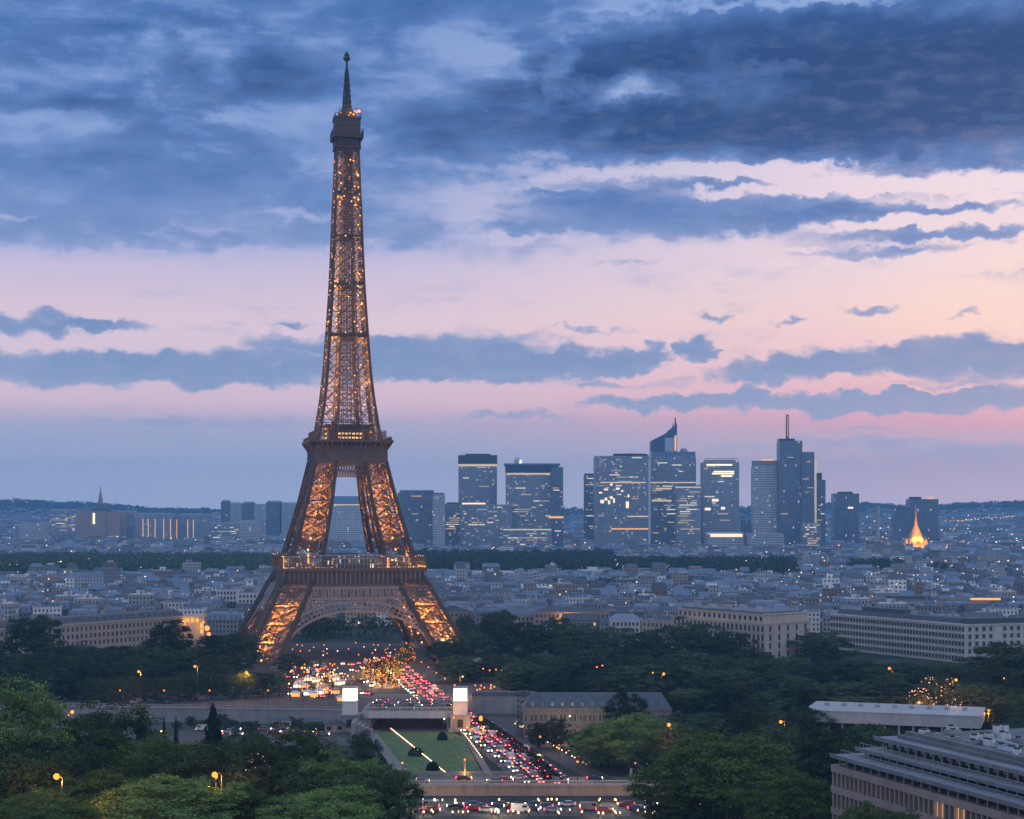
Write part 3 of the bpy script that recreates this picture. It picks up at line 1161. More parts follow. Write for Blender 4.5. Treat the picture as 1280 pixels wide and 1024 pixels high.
# --- the summit
tp = MB()
tp.box(-6.05, 6.05, -6.05, 6.05, 272.6, 274.6, bottom=True)
tp.box(-7.02, 7.02, -7.02, 7.02, 274.6, 275.6, bottom=True)
tp.box(-5.62, 5.62, -5.62, 5.62, 275.6, 280.0)
tp.box(-8.21, 8.21, -8.21, 8.21, 280.0, 281.0, bottom=True)
tp.box(-6.59, 6.59, -6.59, 6.59, 281.0, 290.6)
tp.box(-7.13, 7.13, -7.13, 7.13, 290.6, 291.4, bottom=True)
summit = tp.build('summit_cabin', IRON_D, tower)
tr = MB()
for k in range(4):
    def rot(p, k=k):
        x_, y_, z_ = p
        return [(x_, y_, z_), (-y_, x_, z_), (-x_, -y_, z_), (y_, -x_, z_)][k]
    for i in range(8):
        x = -6.59 + 13.18 * i / 7
        tr.bar(rot((x, -6.59, 275.6)), rot((x, -6.59, 280.0)), 0.45)
    for i in range(21):
        x = -8.10 + 15 * i / 20
        tr.bar(rot((x, -8.10, 281)), rot((x, -8.10, 284.6)), 0.22)
    for z in (282.2, 283.4, 284.6):
        tr.bar(rot((-8.10, -8.10, z)), rot((8.10, -8.10, z)), 0.3)
    for i in range(9):
        x = -6.80 + 13.61 * i / 8
        tr.bar(rot((x, -6.80, 291.4)), rot((x, -6.80, 293.2)), 0.16)
    tr.bar(rot((-6.80, -6.80, 293.2)), rot((6.80, -6.80, 293.2)), 0.2)
    tr.bar(rot((-6.59, -6.70, 287.4)), rot((6.59, -6.70, 287.4)), 0.4)
tr.build('summit_railing', IRON, summit)
cu = MB()
cu.lathe((0, 0, 291.4), [(5.0, 0), (5.0, 2.2), (4.4, 2.6), (3.8, 4.2), (2.4, 6.05), (1.5, 6.4), (1.2, 7.0)], 14)
for i in range(7):
    t_ = i * 0.9
    r = 4.6
    cu.bar((r * math.cos(t_), r * math.sin(t_), 293), (r * math.cos(t_), r * math.sin(t_), 296 + (i * 7 % 3)), 0.22)
cu.build('cupola', IRON_D, summit)
bl = MB()
for x, y, z, s in ((1.2, -6.70, 293.4, .5), (2.9, -6.0, 292.8, .5), (4.6, -6.05, 294.2, .6), (-3.9, -5.5, 293.6, .35), (0.2, -6.80, 292.0, .3), (3.6, -5.8, 294.8, .35)):
    bl.ball((x, y, z), s, 8, 5)
bl.build('summit_lamps', AMBER, summit)
bl = MB()
bl.ball((6.05, -5.4, 294.9), .6, 8, 5)
bl.build('summit_beacon', RED_L, summit)
lamp_light('summit_glow', (2.8, -8.21, 295), 900, (1.0, .5, .16), summit, .4)
an = MB()
for i in range(14):
    z0, z1 = 297.5 + i * 1.5, 297.5 + (i + 1) * 1.5
    w0, w1 = 2.0 - i * 0.10, 2.0 - (i + 1) * 0.10
    for sx in (-1, 1):
        for sy in (-1, 1):
            an.bar((sx * w0, sy * w0, z0), (sx * w1, sy * w1, z1), 0.42)
    for a_, b_ in (((-1, -1), (1, -1)), ((1, -1), (1, 1)), ((1, 1), (-1, 1)), ((-1, 1), (-1, -1))):
        an.bar((a_[0] * w0, a_[1] * w0, z0), (b_[0] * w1, b_[1] * w1, z1), 0.26)
        an.bar((b_[0] * w0, b_[1] * w0, z0), (a_[0] * w1, a_[1] * w1, z1), 0.26)
    if i % 2 == 0:
        an.box(-w0 - .5, w0 + .5, -w0 - .5, w0 + .5, z0 - .2, z0 + .4)
an.tube([(0, 0, 297), (0, 0, 318), (0, 0, 327)], [1.0, .7, .5], 8)
an.lathe((0, 0, 322.5), [(0.4, 0), (1.2, .6), (2.0, 1.4), (1.9, 2.4), (1.1, 2.9), (1.5, 3.6), (1.2, 4.4), (.3, 5.62)], 10)
an.build('antenna', DARK, tower)

# ------------------------------------------------------------------ ground, roads, lawn
def ground_mat():
    m = bpy.data.materials.new('ground')
    m.use_nodes = True
    t = NT(m.node_tree)
    tcn = t.node('ShaderNodeTexCoord')
    n1 = t.noise(tcn.outputs['Object'], 0.004, 6.0, 0.65)
    n2 = t.noise(tcn.outputs['Object'], 0.05, 5.0, 0.6)
    c = t.ramp(n1, [(0.3, (0.030, 0.045, 0.026, 1)), (0.5, (0.055, 0.06, 0.055, 1)), (0.7, (0.09, 0.088, 0.085, 1))])
    v = t.rng(n2, 0.3, 0.7, 0.7, 1.3)
    c = t.mix(1.0, c, t.xyz(v, v, v), 'MULTIPLY')
    b = t.node('ShaderNodeBsdfDiffuse')
    t.link(c, b.inputs[0])
    o = t.node('ShaderNodeOutputMaterial')
    t.link(b.outputs[0], o.inputs[0])
    return m


GROUND = ground_mat()
ys = list(np.arange(-160, 480, 14)) + list(np.arange(480, 3600, 160)) + list(np.arange(3600, 9201, 200))
us = np.linspace(-1, 1, 97)
gv, gf = [], []
for y in ys:
    half = 420 + max(0, y) * 0.56
    for u in us:
        x = float(u) * half
        gv.append((x, float(y), tz(x, float(y))))
nu = len(us)
for i in range(len(ys) - 1):
    for k in range(nu - 1):
        gf.append((i * nu + k, i * nu + k + 1, (i + 1) * nu + k + 1, (i + 1) * nu + k))
g = MB()
g.add(gv, gf)
ter = g.build('ground', GROUND, smooth=True)
ter['kind'] = 'structure'


def strip(name, pts, width, m, z, kind='structure'):
    mb = MB()
    L, R = [], []
    for i, p in enumerate(pts):
        a = Vector(pts[max(i - 1, 0)])
        b = Vector(pts[min(i + 1, len(pts) - 1)])
        d = (b - a).normalized()
        n = Vector((-d.y, d.x))
        w = width / 2 if not isinstance(width, (list, tuple)) else width[i] / 2
        L.append((p[0] + n.x * w, p[1] + n.y * w, z))
        R.append((p[0] - n.x * w, p[1] - n.y * w, z))
    mb.add(L + R, [(i + len(L), i + 1 + len(L), i + 1, i) for i in range(len(L) - 1)])
    o = mb.build(name, m)
    o['kind'] = kind
    return o


def sheet(name, poly, m, z):
    mb = MB()
    mb.add([(x, y, z) for x, y in poly], [tuple(range(len(poly)))])
    o = mb.build(name, m)
    o['kind'] = 'structure'
    return o


# paved esplanade between the bridgehead and the tower's feet
sheet('esplanade', [(-190, 552), (40, 552), (10, 700), (-30, 860), (-36, 985), (-150, 985), (-158, 860), (-210, 760), (-215, 600)], mat('worn_paving', (0.062, 0.06, 0.062), 0.85, 0, 0.35, 0.08), 0.012)
AV = [(13, 458), (6, 500), (-2, 540), (-10, 580), (-19, 620), (-29, 668), (-41, 730), (-52, 790), (-62, 850), (-70, 900)]
strip('avenue', AV, 17.0, ASPHALT, 0.03)
AV2 = [(30, 470), (22, 500), (14, 532), (5, 566), (-4, 600), (-12, 640)]
strip('side_road', AV2, 7.5, ASPHALT, 0.034)
QR = [(-330, 610), (-240, 632), (-180, 652), (-143, 678), (-115, 716), (-85, 752), (-55, 775)]
strip('quay_road', QR, 22, ASPHALT, 0.026)
QR2 = [(-17, 655), (40, 648), (120, 640), (230, 640), (330, 640)]
strip('quay_road', QR2, 14, ASPHALT, 0.026)
strip('cross_street', [(-75, 434), (-20, 434), (40, 434), (100, 434)], 19, ASPHALT, 0.030)
strip('terrace_street', [(-60, 479), (0, 479), (70, 479)], 17, PAVE, 0.022)
for k in range(26):
    t_ = k / 25
for pts, off in ((AV, 0.0), (AV, 4.0), (AV, -4.0)):
    mb = MB()
    P_ = [Vector(p) for p in pts]
    for a, b in zip(P_[:-1], P_[1:]):
        d = (b - a)
        n = Vector((-d.y, d.x)).normalized() * off
        L_ = d.length
        s0 = 0.0
        while s0 + 3 < L_:
            c = a + d * (s0 / L_) + n
            e = a + d * ((s0 + 3) / L_) + n
            nn = Vector((-d.y, d.x)).normalized() * 0.12
            mb.add([(c.x - nn.x, c.y - nn.y, .046), (e.x - nn.x, e.y - nn.y, .046), (e.x + nn.x, e.y + nn.y, .046), (c.x + nn.x, c.y + nn.y, .046)], [(3, 2, 1, 0)])
            s0 += 7.5
    mb.build('road_markings', MARK)['kind'] = 'structure'
mb = MB()
for y in (430.8, 434.0, 437.2):
    for x in np.arange(-70, 95, 7.0):
        mb.add([(x, y - .1, .046), (x + 3, y - .1, .046), (x + 3, y + .1, .046), (x, y + .1, .046)], [(0, 1, 2, 3)])
mb.build('road_markings', MARK)['kind'] = 'structure'
# lawns either side of a diagonal path
lawn_l = [ground(470, 915), ground(512, 969), ground(556, 969), ground(487, 915)]
lawn_r = [ground(494, 915), ground(563, 969), ground(604, 969), ground(583, 930), ground(574, 915)]
sheet('lawn', lawn_l[::1], LAWN, 0.03)
sheet('lawn', lawn_r[::1], LAWN, 0.03)
strip('lawn_path', [ground(490, 914), ground(559.5, 970)], 1.7, PAVE, 0.036)
strip('footpath', [ground(466, 914), ground(509, 972)], 5.0, PAVE, 0.024)
strip('kerb', [ground(579, 915), ground(612, 969)], 2.2, PAVE, 0.04)

# ------------------------------------------------------------------ trees
LEAF_N = leaf_mat('leaves_fresh', (0.044, 0.075, 0.026), (0.180, 0.255, 0.080), 0.22)
LEAF_M = leaf_mat('leaves_deep', (0.014, 0.025, 0.017), (0.088, 0.128, 0.056), 0.18)
LEAF_C = leaf_mat('conifer_needles', (0.015, 0.028, 0.020), (0.036, 0.058, 0.036), 0.1)
NPR = np.random.default_rng(5)


def leaf_quads(cent, nrm, size):
    """a quad leaf spray at each centre, facing roughly along nrm"""
    n = len(cent)
    nr = nrm + NPR.normal(0, 0.62, (n, 3))
    nr /= np.linalg.norm(nr, axis=1, keepdims=True) + 1e-9
    t = np.cross(nr, NPR.normal(0, 1, (n, 3)))
    t /= np.linalg.norm(t, axis=1, keepdims=True) + 1e-9
    b = np.cross(nr, t)
    s = size * NPR.uniform(0.6, 1.3, (n, 1))
    asp = NPR.uniform(0.55, 0.9, (n, 1))
    v = np.stack([cent - t * s * .5, cent - b * s * asp * .5 + nr * s * .12, cent + t * s * .5, cent + b * s * asp * .5 + nr * s * .12], 1).reshape(-1, 3)
    f = np.arange(4 * n).reshape(-1, 4)
    return v, f


def np_mesh(name, v, f, m):
    me = bpy.data.meshes.new(name)
    me.vertices.add(len(v))
    me.vertices.foreach_set('co', np.asarray(v, np.float32).ravel())
    me.loops.add(f.size)
    me.loops.foreach_set('vertex_index', f.ravel().astype(np.int32))
    me.polygons.add(len(f))
    me.polygons.foreach_set('loop_start', np.arange(0, f.size, f.shape[1], dtype=np.int32))
    me.materials.append(m)
    me.update(calc_edges=True)
    return me


def crown_mesh(seed, shape, nleaf, size, m, nclump=70, zlow=0.06):
    """foliage of a unit tree: height 1, crown about 0.5 across each way (x,y in -0.5..0.5). Clumps of leaf sprays."""
    global NPR
    NPR = np.random.default_rng(seed)
    cl = []
    # clumps sit on a full rounded body that bulges and dips, a few more break out of its outline
    ph = NPR.uniform(0, 6.28, 6)
    amp = {'round': .15, 'wide': .17, 'box': .03}[shape]
    rad = {'round': (.43, .43, .44), 'wide': (.47, .47, .36), 'box': (.46, .46, .46)}[shape]
    cz = {'round': .54, 'wide': .56, 'box': .54}[shape]
    cents, radii = [], []
    while len(cents) < nclump * 2:
        d = NPR.normal(0, 1, 3)
        d /= np.linalg.norm(d)
        if shape == 'box':
            d = d / np.max(np.abs(d)) ** 0.75
        th, el_ = math.atan2(d[1], d[0]), d[2]
        bul = 1 + amp * (math.sin(3 * th + ph[0] + 2.2 * el_) * .6 + math.sin(5 * th + ph[1] - 3.1 * el_) * .45 + math.sin(4.5 * el_ + ph[2] + 2 * th) * .5)
        k = NPR.uniform(.90, 1.05) * bul * (NPR.uniform(1.03, 1.13) if NPR.random() < .12 and shape != 'box' else 1)
        if NPR.random() < .18:
            k *= NPR.uniform(.6, .9)
        p = np.array([0, 0, cz]) + d * np.array(rad) * k
        if p[2] < zlow:
            continue
        cents.append(p)
        radii.append(NPR.uniform(.05, .105))
    cents = np.array(cents)
    radii = np.array(radii)
    per = nleaf // len(cents)
    P_, N_ = [], []
    for c, r in zip(cents, radii):
        d = NPR.normal(0, 1, (per, 3))
        d /= np.linalg.norm(d, axis=1, keepdims=True)
        d[:, 2] = np.where(d[:, 2] < -0.4, -d[:, 2] * .5, d[:, 2])
        rr = r * NPR.uniform(.45, 1.08, (per, 1))
        P_.append(c + d * rr * np.array([1, 1, .8]))
        out = c - np.array([0, 0, .45])
        out = out / (np.linalg.norm(out) + 1e-6)
        N_.append(d * 1.0 + out * .35 + np.array([0, 0, .2]))
    # some inner sprays so the crown is not hollow
    k = nleaf // 6
    d = NPR.normal(0, 1, (k, 3))
    d /= np.linalg.norm(d, axis=1, keepdims=True)
    P_.append(np.array([0, 0, .6]) + d * np.array([.32, .32, .3]) * NPR.uniform(.3, .95, (k, 1)))
    N_.append(d)
    v, f = leaf_quads(np.concatenate(P_), np.concatenate(N_), size)
    v[:, :2] *= 1.0 / (np.percentile(np.abs(v[:, :2]), 99.3) * 2)
    v[:, 2] *= 1.0 / np.percentile(v[:, 2], 99.8)
    return np_mesh('crown', v, f, m)


def conifer_mesh(seed, nleaf, size, slim, m):
    global NPR
    NPR = np.random.default_rng(seed)
    z = NPR.uniform(0.06, 1.0, nleaf) ** 1.15
    z = 0.06 + 0.94 * (1 - np.sqrt(NPR.uniform(0, 1, nleaf)))
    a = NPR.uniform(0, 2 * math.pi, nleaf)
    tier = 0.82 + 0.18 * np.cos(z * 60 + 2 * np.sin(a * 3))
    lob = 1 + .16 * np.sin(a * 5 + z * 9) + .1 * np.sin(a * 11 + 3 * z)
    r = (1 - z) ** 0.8 * 0.46 * tier * lob * NPR.uniform(.7, 1.05, nleaf)
    c = np.stack([r * np.cos(a), r * np.sin(a), z], 1)
    n = np.stack([np.cos(a), np.sin(a), np.full(nleaf, .5)], 1)
    v, f = leaf_quads(c, n, size)
    return np_mesh('crown', v, f, m)


def trunk_mesh(seed, conifer=False):
    r = random.Random(seed)
    mb = MB()
    if conifer:
        mb.tube([(0, 0, -.05), (0, 0, .4), (0, 0, .9)], [.022, .014, .004], 7)
    else:
        mb.tube([(0, 0, -.06), (.005, 0, .1), (-.006, .006, .3), (.01, 0, .5), (0, 0, .78)], [.034, .026, .021, .016, .006], 8)
        for k in range(7):
            a = 2 * math.pi * k / 7 + r.uniform(-.3, .3)
            z0 = r.uniform(.2, .45)
            ln = r.uniform(.2, .32)
            p1 = (math.cos(a) * ln * .45, math.sin(a) * ln * .45, z0 + .12)
            p2 = (math.cos(a) * ln, math.sin(a) * ln, z0 + r.uniform(.22, .34))
            mb.tube([(0, 0, z0), p1, p2], [.014, .009, .003], 6)
    return mb.mesh('trunk', BARK, smooth=True)


CR = {
    'near': [crown_mesh(s, 'round', 34000, .020, LEAF_N, 120) for s in (1, 2, 3)],
    'mid': [crown_mesh(s, 'round', 12000, .032, LEAF_M, 85) for s in (11, 12, 13, 14)],
    'nearwide': [crown_mesh(s, 'wide', 22000, .021, LEAF_N, 110) for s in (21, 22)],
    'deep': [crown_mesh(s, 'round', 16000, .025, LEAF_M, 100) for s in (41, 42)],
    'box': [crown_mesh(s, 'box', 8000, .034, LEAF_M, 150, .12) for s in (31, 32)],
    'conifer': [conifer_mesh(51, 9000, .045, 0, LEAF_C), conifer_mesh(52, 9000, .045, 0, LEAF_C)],
}
TRK = [trunk_mesh(s) for s in (1, 2, 3)]
TRK_C = trunk_mesh(9, True)
NAMES = {'near': 'broadleaf_tree', 'nearwide': 'broadleaf_tree', 'mid': 'broadleaf_tree', 'deep': 'broadleaf_tree', 'box': 'clipped_tree', 'conifer': 'conifer_tree'}


def tree(kind, px, py_top, wpx, Y, label, group=None):
    x = X_at(px, Y)
    z0 = tz(x, Y)
    h = max(3.0, Z_at(py_top, Y) - z0)
    w = wpx / F * Y * (1.08 if kind in ('mid', 'deep') else 1.0)
    t = thing(NAMES[kind], label, 'tree', (x, Y, z0), RNG.uniform(0, 6.28), group)
    k = 0.96 if kind == 'box' else (0.92 if kind != 'conifer' else .92)
    sc = (w / k, w * RNG.uniform(.9, 1.1) / k, h)
    mesh_obj('crown', RNG.choice(CR[kind]), t, scale=sc)
    mesh_obj('trunk', TRK_C if kind == 'conifer' else RNG.choice(TRK), t, scale=(h, h, h))
    return t


# nearest trees, left
T_ = tree
T_('near', 8, 846, 165, 330, 'huge pale green tree filling the lower left edge of the view')
T_('near', 128, 878, 150, 352, 'tall rounded green tree just right of the huge tree on the left edge')
T_('deep', 60, 925, 130, 322, 'dark green tree below the two tallest trees at the far left')
T_('near', 205, 918, 170, 330, 'wide green tree in front of the small cypresses')
T_('deep', 262, 930, 120, 318, 'dark bushy tree beside the two orange lamps low on the left')
T_('near', 120, 962, 150, 285, 'broad green crown at the bottom edge, under the left orange street lamp')
T_('near', 215, 972, 190, 270, 'broad light green crown at the bottom edge, third from the left corner')
T_('deep', 15, 945, 110, 275, 'dark tree in the bottom left corner')
T_('near', 50, 990, 130, 250, 'pale leafy crown cut by the bottom edge near the left corner')
T_('near', 300, 985, 110, 275, 'small rounded crown at the bottom edge left of the tallest centre tree')
T_('near', 362, 905, 130, 330, 'tallest rounded green tree left of the lawns')
T_('near', 432, 938, 140, 312, 'full light green tree directly left of the lawns')
T_('deep', 322, 925, 80, 345, 'dark narrow tree with pink lights showing through, left of the tallest centre tree')
T_('deep', 482, 958, 90, 300, 'dark green tree at the bottom edge next to the cross street')
T_('deep', 340, 960, 130, 290, 'dark tree under the tallest rounded tree left of the lawns')
T_('near', 410, 985, 150, 262, 'broad crown cut by the bottom edge below the lawns')
T_('deep', 455, 915, 45, 420, 'small dark tree at the foot of the left stone pylon')
T_('conifer', 177, 884, 38, 395, 'dark conical conifer behind the wide green tree, leftmost of the conifers')
T_('conifer', 205, 895, 17, 420, 'slim dark cypress, left one of the pair before the quay wall')
T_('conifer', 220, 895, 18, 422, 'slim dark cypress, right one of the pair before the quay wall')
T_('conifer', 266, 878, 66, 400, 'broad dark conifer standing before the quay wall')
T_('deep', 305, 912, 60, 420, 'low dark tree between the broad conifer and the tallest centre tree')
# nearest trees, right
T_('near', 905, 918, 195, 340, 'huge rounded green tree right of the bright cross street')
T_('near', 985, 960, 120, 310, 'light green tree between the huge right tree and the terraced building')
T_('near', 848, 975, 80, 330, 'green tree at the bottom edge right of the cross street')
T_('deep', 1032, 915, 130, 395, 'dark green tree behind the corner of the terraced building')
T_('deep', 965, 908, 100, 430, 'dark tree behind the huge rounded green tree on the right')
T_('deep', 1085, 905, 90, 440, 'dark tree before the white flat roof')
T_('near', 1082, 1003, 60, 278, 'small green tree against the lower windows of the terraced building')
T_('near', 1130, 1012, 50, 262, 'small shrubby tree at the bottom edge below the lit windows')
T_('nearwide', 798, 893, 120, 498, 'wide rounded tree in front of the long slate-roofed hall')
T_('near', 752, 900, 70, 506, 'left hand crown of the clump before the slate-roofed hall')
T_('deep', 783, 866, 58, 524, 'tallest tree of the clump before the slate-roofed hall')
T_('deep', 850, 905, 80, 478, 'dark tree at the right end of the clump before the slate-roofed hall')
T_('deep', 825, 930, 60, 470, 'low dark tree beside the small white kiosk')
# left belt behind the quay
B1 = 'dark trees of the park left of the tower'
for px, py, w, Y in ((45, 770, 66, 800), (-10, 800, 60, 790), (103, 802, 52, 805), (152, 808, 60, 812), (212, 776, 56, 800), (268, 794, 46, 815), (296, 792, 54, 800), (186, 806, 50, 790), (72, 800, 46, 780)):
    T_('mid', px, py, w, Y, 'tall dark tree in the back row before the long pale stone building on the left', B1)
for px in range(-150, 284, 28):
    T_('mid', px + RNG.uniform(-8, 8), 814 + RNG.uniform(-6, 10) + (4 if px > 250 else 0), 50 + RNG.uniform(-6, 12), 745 + RNG.uniform(-10, 10), 'dark tree in the middle row of the park left of the tower', B1)
for px in range(-150, 140, 27):
    T_('mid', px + RNG.uniform(-8, 8), 834 + RNG.uniform(-7, 8), 54 + RNG.uniform(-6, 10), 690 + RNG.uniform(-8, 8), 'dark tree in the front row of the left park, behind the huge green tree', B1)
for i, px in enumerate(range(118, 362, 21)):
    T_('box', px, 849 - i * .9 + RNG.uniform(-2, 2), 30 + RNG.uniform(-1, 4), 668 + i * 3.0, 'clipped dark tree of the row along the left quay road', 'clipped trees along the quay')
T_('mid', 362, 818, 34, 800, 'dark tree beside the left front leg of the tower')
# right belt
B2 = 'dark trees of the park right of the tower'
back = [(556, 803, 50, 850), (590, 790, 56, 860), (625, 764, 46, 885), (655, 778, 60, 870), (694, 772, 54, 880), (726, 782, 60, 865), (768, 784, 64, 860), (806, 790, 50, 850), (912, 790, 60, 815), (940, 812, 60, 800), (1018, 786, 86, 850), (1064, 826, 50, 800), (988, 822, 56, 790), (1100, 830, 50, 760), (1140, 838, 60, 765), (1180, 830, 50, 760), (1217, 822, 50, 790)]
for px, py, w, Y in back:
    T_('mid', px, py, w, Y, 'dark rounded tree in the back row of the park right of the tower', B2)
T_('mid', 862, 772, 84, 830, 'great dark round tree left of the pale corner building, tallest of the right park')
T_('mid', 1256, 804, 84, 700, 'big dark tree on the right edge in front of the long office block')
T_('mid', 582, 770, 26, 1000, 'small dark tree before the pedimented building right of the tower')
T_('mid', 612, 775, 30, 960, 'small dark tree left of the lit brown building')
for px in range(565, 1430, 30):
    T_('mid', px + RNG.uniform(-10, 10), 818 + RNG.uniform(-9, 12) + (14 if px > 960 else 0), 62 + RNG.uniform(-10, 14), 762 + RNG.uniform(-12, 12), 'dark tree in the middle row of the park right of the tower', B2)
for px in range(655, 1430, 29):
    T_('mid', px + RNG.uniform(-8, 8), 838 + RNG.uniform(-9, 12) + (10 if px > 930 else 0), 58 + RNG.uniform(-10, 14), 705 + RNG.uniform(-10, 10), 'dark tree in the front row behind the slate-roofed hall and the white roof', B2)
for px in range(850, 1420, 31):
    T_('mid', px + RNG.uniform(-8, 8), 862 + RNG.uniform(-8, 10), 60 + RNG.uniform(-8, 14), 625 + RNG.uniform(-8, 8), 'green-tinged dark tree between the slate-roofed hall and the white flat roof', B2)
for px in range(858, 1010, 36):
    T_('deep', px + RNG.uniform(-8, 8), 885 + RNG.uniform(-6, 8), 56 + RNG.uniform(-6, 10), 545 + RNG.uniform(-8, 8), 'dark tree left of the white flat roof above the huge green tree', B2)


def blob_wood(name, spots, label, cat, seed, leafsize=2.2, per=220):
    """a far wood: crowns of leaf sprays"""
    global NPR
    NPR = np.random.default_rng(seed)
    P_, N_ = [], []
    for x, y, r, h in spots:
        z0 = tz(x, y)
        d = NPR.normal(0, 1, (per, 3))
        d /= np.linalg.norm(d, axis=1, keepdims=True)
        d[:, 2] = np.abs(d[:, 2])
        c = np.array([x, y, z0 + h * .45])
        P_.append(c + d * np.array([r, r, h * .55]) * NPR.uniform(.8, 1.05, (per, 1)))
        N_.append(d)
        a = NPR.uniform(0, 6.28, per // 3)
        P_.append(np.stack([x + np.cos(a) * r * .95, y + np.sin(a) * r * .95, z0 + NPR.uniform(0, .5, per // 3) * h], 1))
        N_.append(np.stack([np.cos(a), np.sin(a), np.zeros(per // 3)], 1))
    v, f = leaf_quads(np.concatenate(P_), np.concatenate(N_), leafsize)
    o = bpy.data.objects.new(name, np_mesh(name, v, f, LEAF_M))
    COL.objects.link(o)
    tag(o, label, cat, None, 'stuff')
    return o


WOODS = []      # ground areas kept free of houses: (x0, x1, y0, y1) in photo columns and metres


def wood_area(px0, px1, y0, y1, step, h=(13, 19), dens=1.0):
    out = []
    WOODS.append((px0, px1, y0, y1))
    y = y0
    while y < y1:
        x = X_at(px0, y)
        while x < X_at(px1, y):
            if RNG.random() < dens:
                hh = RNG.uniform(*h)
                out.append((x + RNG.uniform(-4, 4), y + RNG.uniform(-4, 4), step * RNG.uniform(.55, .8), hh))
            x += step
        y += step * .9
    return out


sp_ = wood_area(-60, 372, 1850, 2420, 15, (15, 22)) 
blob_wood('woodland', sp_, 'long dark belt of woodland across the city, left of the tower', 'wood', 3, 3.2, 60)
sp_ = wood_area(505, 760, 1860, 2480, 15, (17, 25)) + wood_area(760, 990, 1860, 2300, 15, (14, 20))
blob_wood('woodland', sp_, 'long dark belt of woodland in front of the glass towers, right of the iron tower', 'wood', 4, 3.2, 60)
sp_ = wood_area(1066, 1132, 1950, 2130, 14, (14, 20)) + wood_area(1150, 1180, 1950, 2000, 14)
blob_wood('woodland', sp_, 'small dark grove below the golden spire', 'wood', 5, 3.0, 60)
sp_ = []
for (a, b, y0, y1, d) in ((690, 770, 1560, 1640, .7), (0, 28, 1780, 1840, 1), (1040, 1110, 1500, 1560, .6), (560, 640, 1700, 1740, .7), (930, 1020, 1800, 1850, .8), (160, 250, 1500, 1540, .5), (1200, 1290, 1900, 1960, .8), (820, 880, 1650, 1690, .7), (290, 335, 1150, 1200, .9), (350, 520, 1000, 1080, .35), (60, 130, 1330, 1370, .6), (1000, 1040, 2900, 2990, .8), (1080, 1150, 3000, 3100, .6)):
    sp_ += wood_area(a, b, y0, y1, 12, (9, 15), d)
blob_wood('city_trees', sp_, 'scattered dark clumps of trees between the city roofs', 'trees', 6, 2.0, 90)
sp_ = []
for _ in range(2600):
    y = RNG.uniform(6900, 8600)
    u = RNG.uniform(-.34, .34)
    if RNG.random() < (.5 if abs(u) < .1 else .9):
        sp_.append((u * y, y, RNG.uniform(14, 34), RNG.uniform(10, 24)))
blob_wood('hill_woods', sp_, 'hazy wooded hills along the horizon', 'wood', 7, 11, 16)

for px, py, w, Y in ((1236, 880, 70, 560), (1275, 868, 70, 590), (1262, 905, 60, 500), (1290, 890, 60, 520), (1220, 905, 40, 560)):
    T_('deep', px, py, w, Y, 'dark tree in the gap between the white flat roof and the right edge', B2)

for px, py, w, Y in ((1032, 912, 60, 490), (1072, 908, 66, 486), (1112, 916, 60, 484), (1150, 921, 56, 482), (1188, 924, 56, 480)):
    T_('deep', px, py, w, Y, 'dark tree directly in front of the white flat-roofed pavilion', 'trees before the white pavilion')

for px, py, w, Y in ((672, 904, 26, 548), (694, 898, 34, 546), (722, 912, 24, 540)):
    T_('mid', px, py, w, Y, 'small dark tree in front of the left part of the slate-roofed hall', 'small trees before the slate-roofed hall')

for _ in range(26):
    px = RNG.uniform(1300, 1470)
    T_('mid', px, RNG.uniform(815, 850), RNG.uniform(50, 70), RNG.uniform(700, 1000), 'dark tree past the right edge of the view', 'dark trees past the right edge')

# ------------------------------------------------------------------ the city behind the tower
WALLS = [('cream', (0.34, 0.30, 0.26)), ('pale grey', (0.30, 0.31, 0.34)), ('white', (0.60, 0.61, 0.63)), ('brownish', (0.20, 0.16, 0.14)), ('grey', (0.19, 0.20, 0.22))]
BLOCK_WALL = {n: facade_mat('block_wall_' + n.replace(' ', '_'), c, (0.035, 0.045, 0.06), 3.0, 2.4, 0.010, 0.8, 0.45, 0.55, 0.5) for n, c in WALLS}
BLOCK = {}


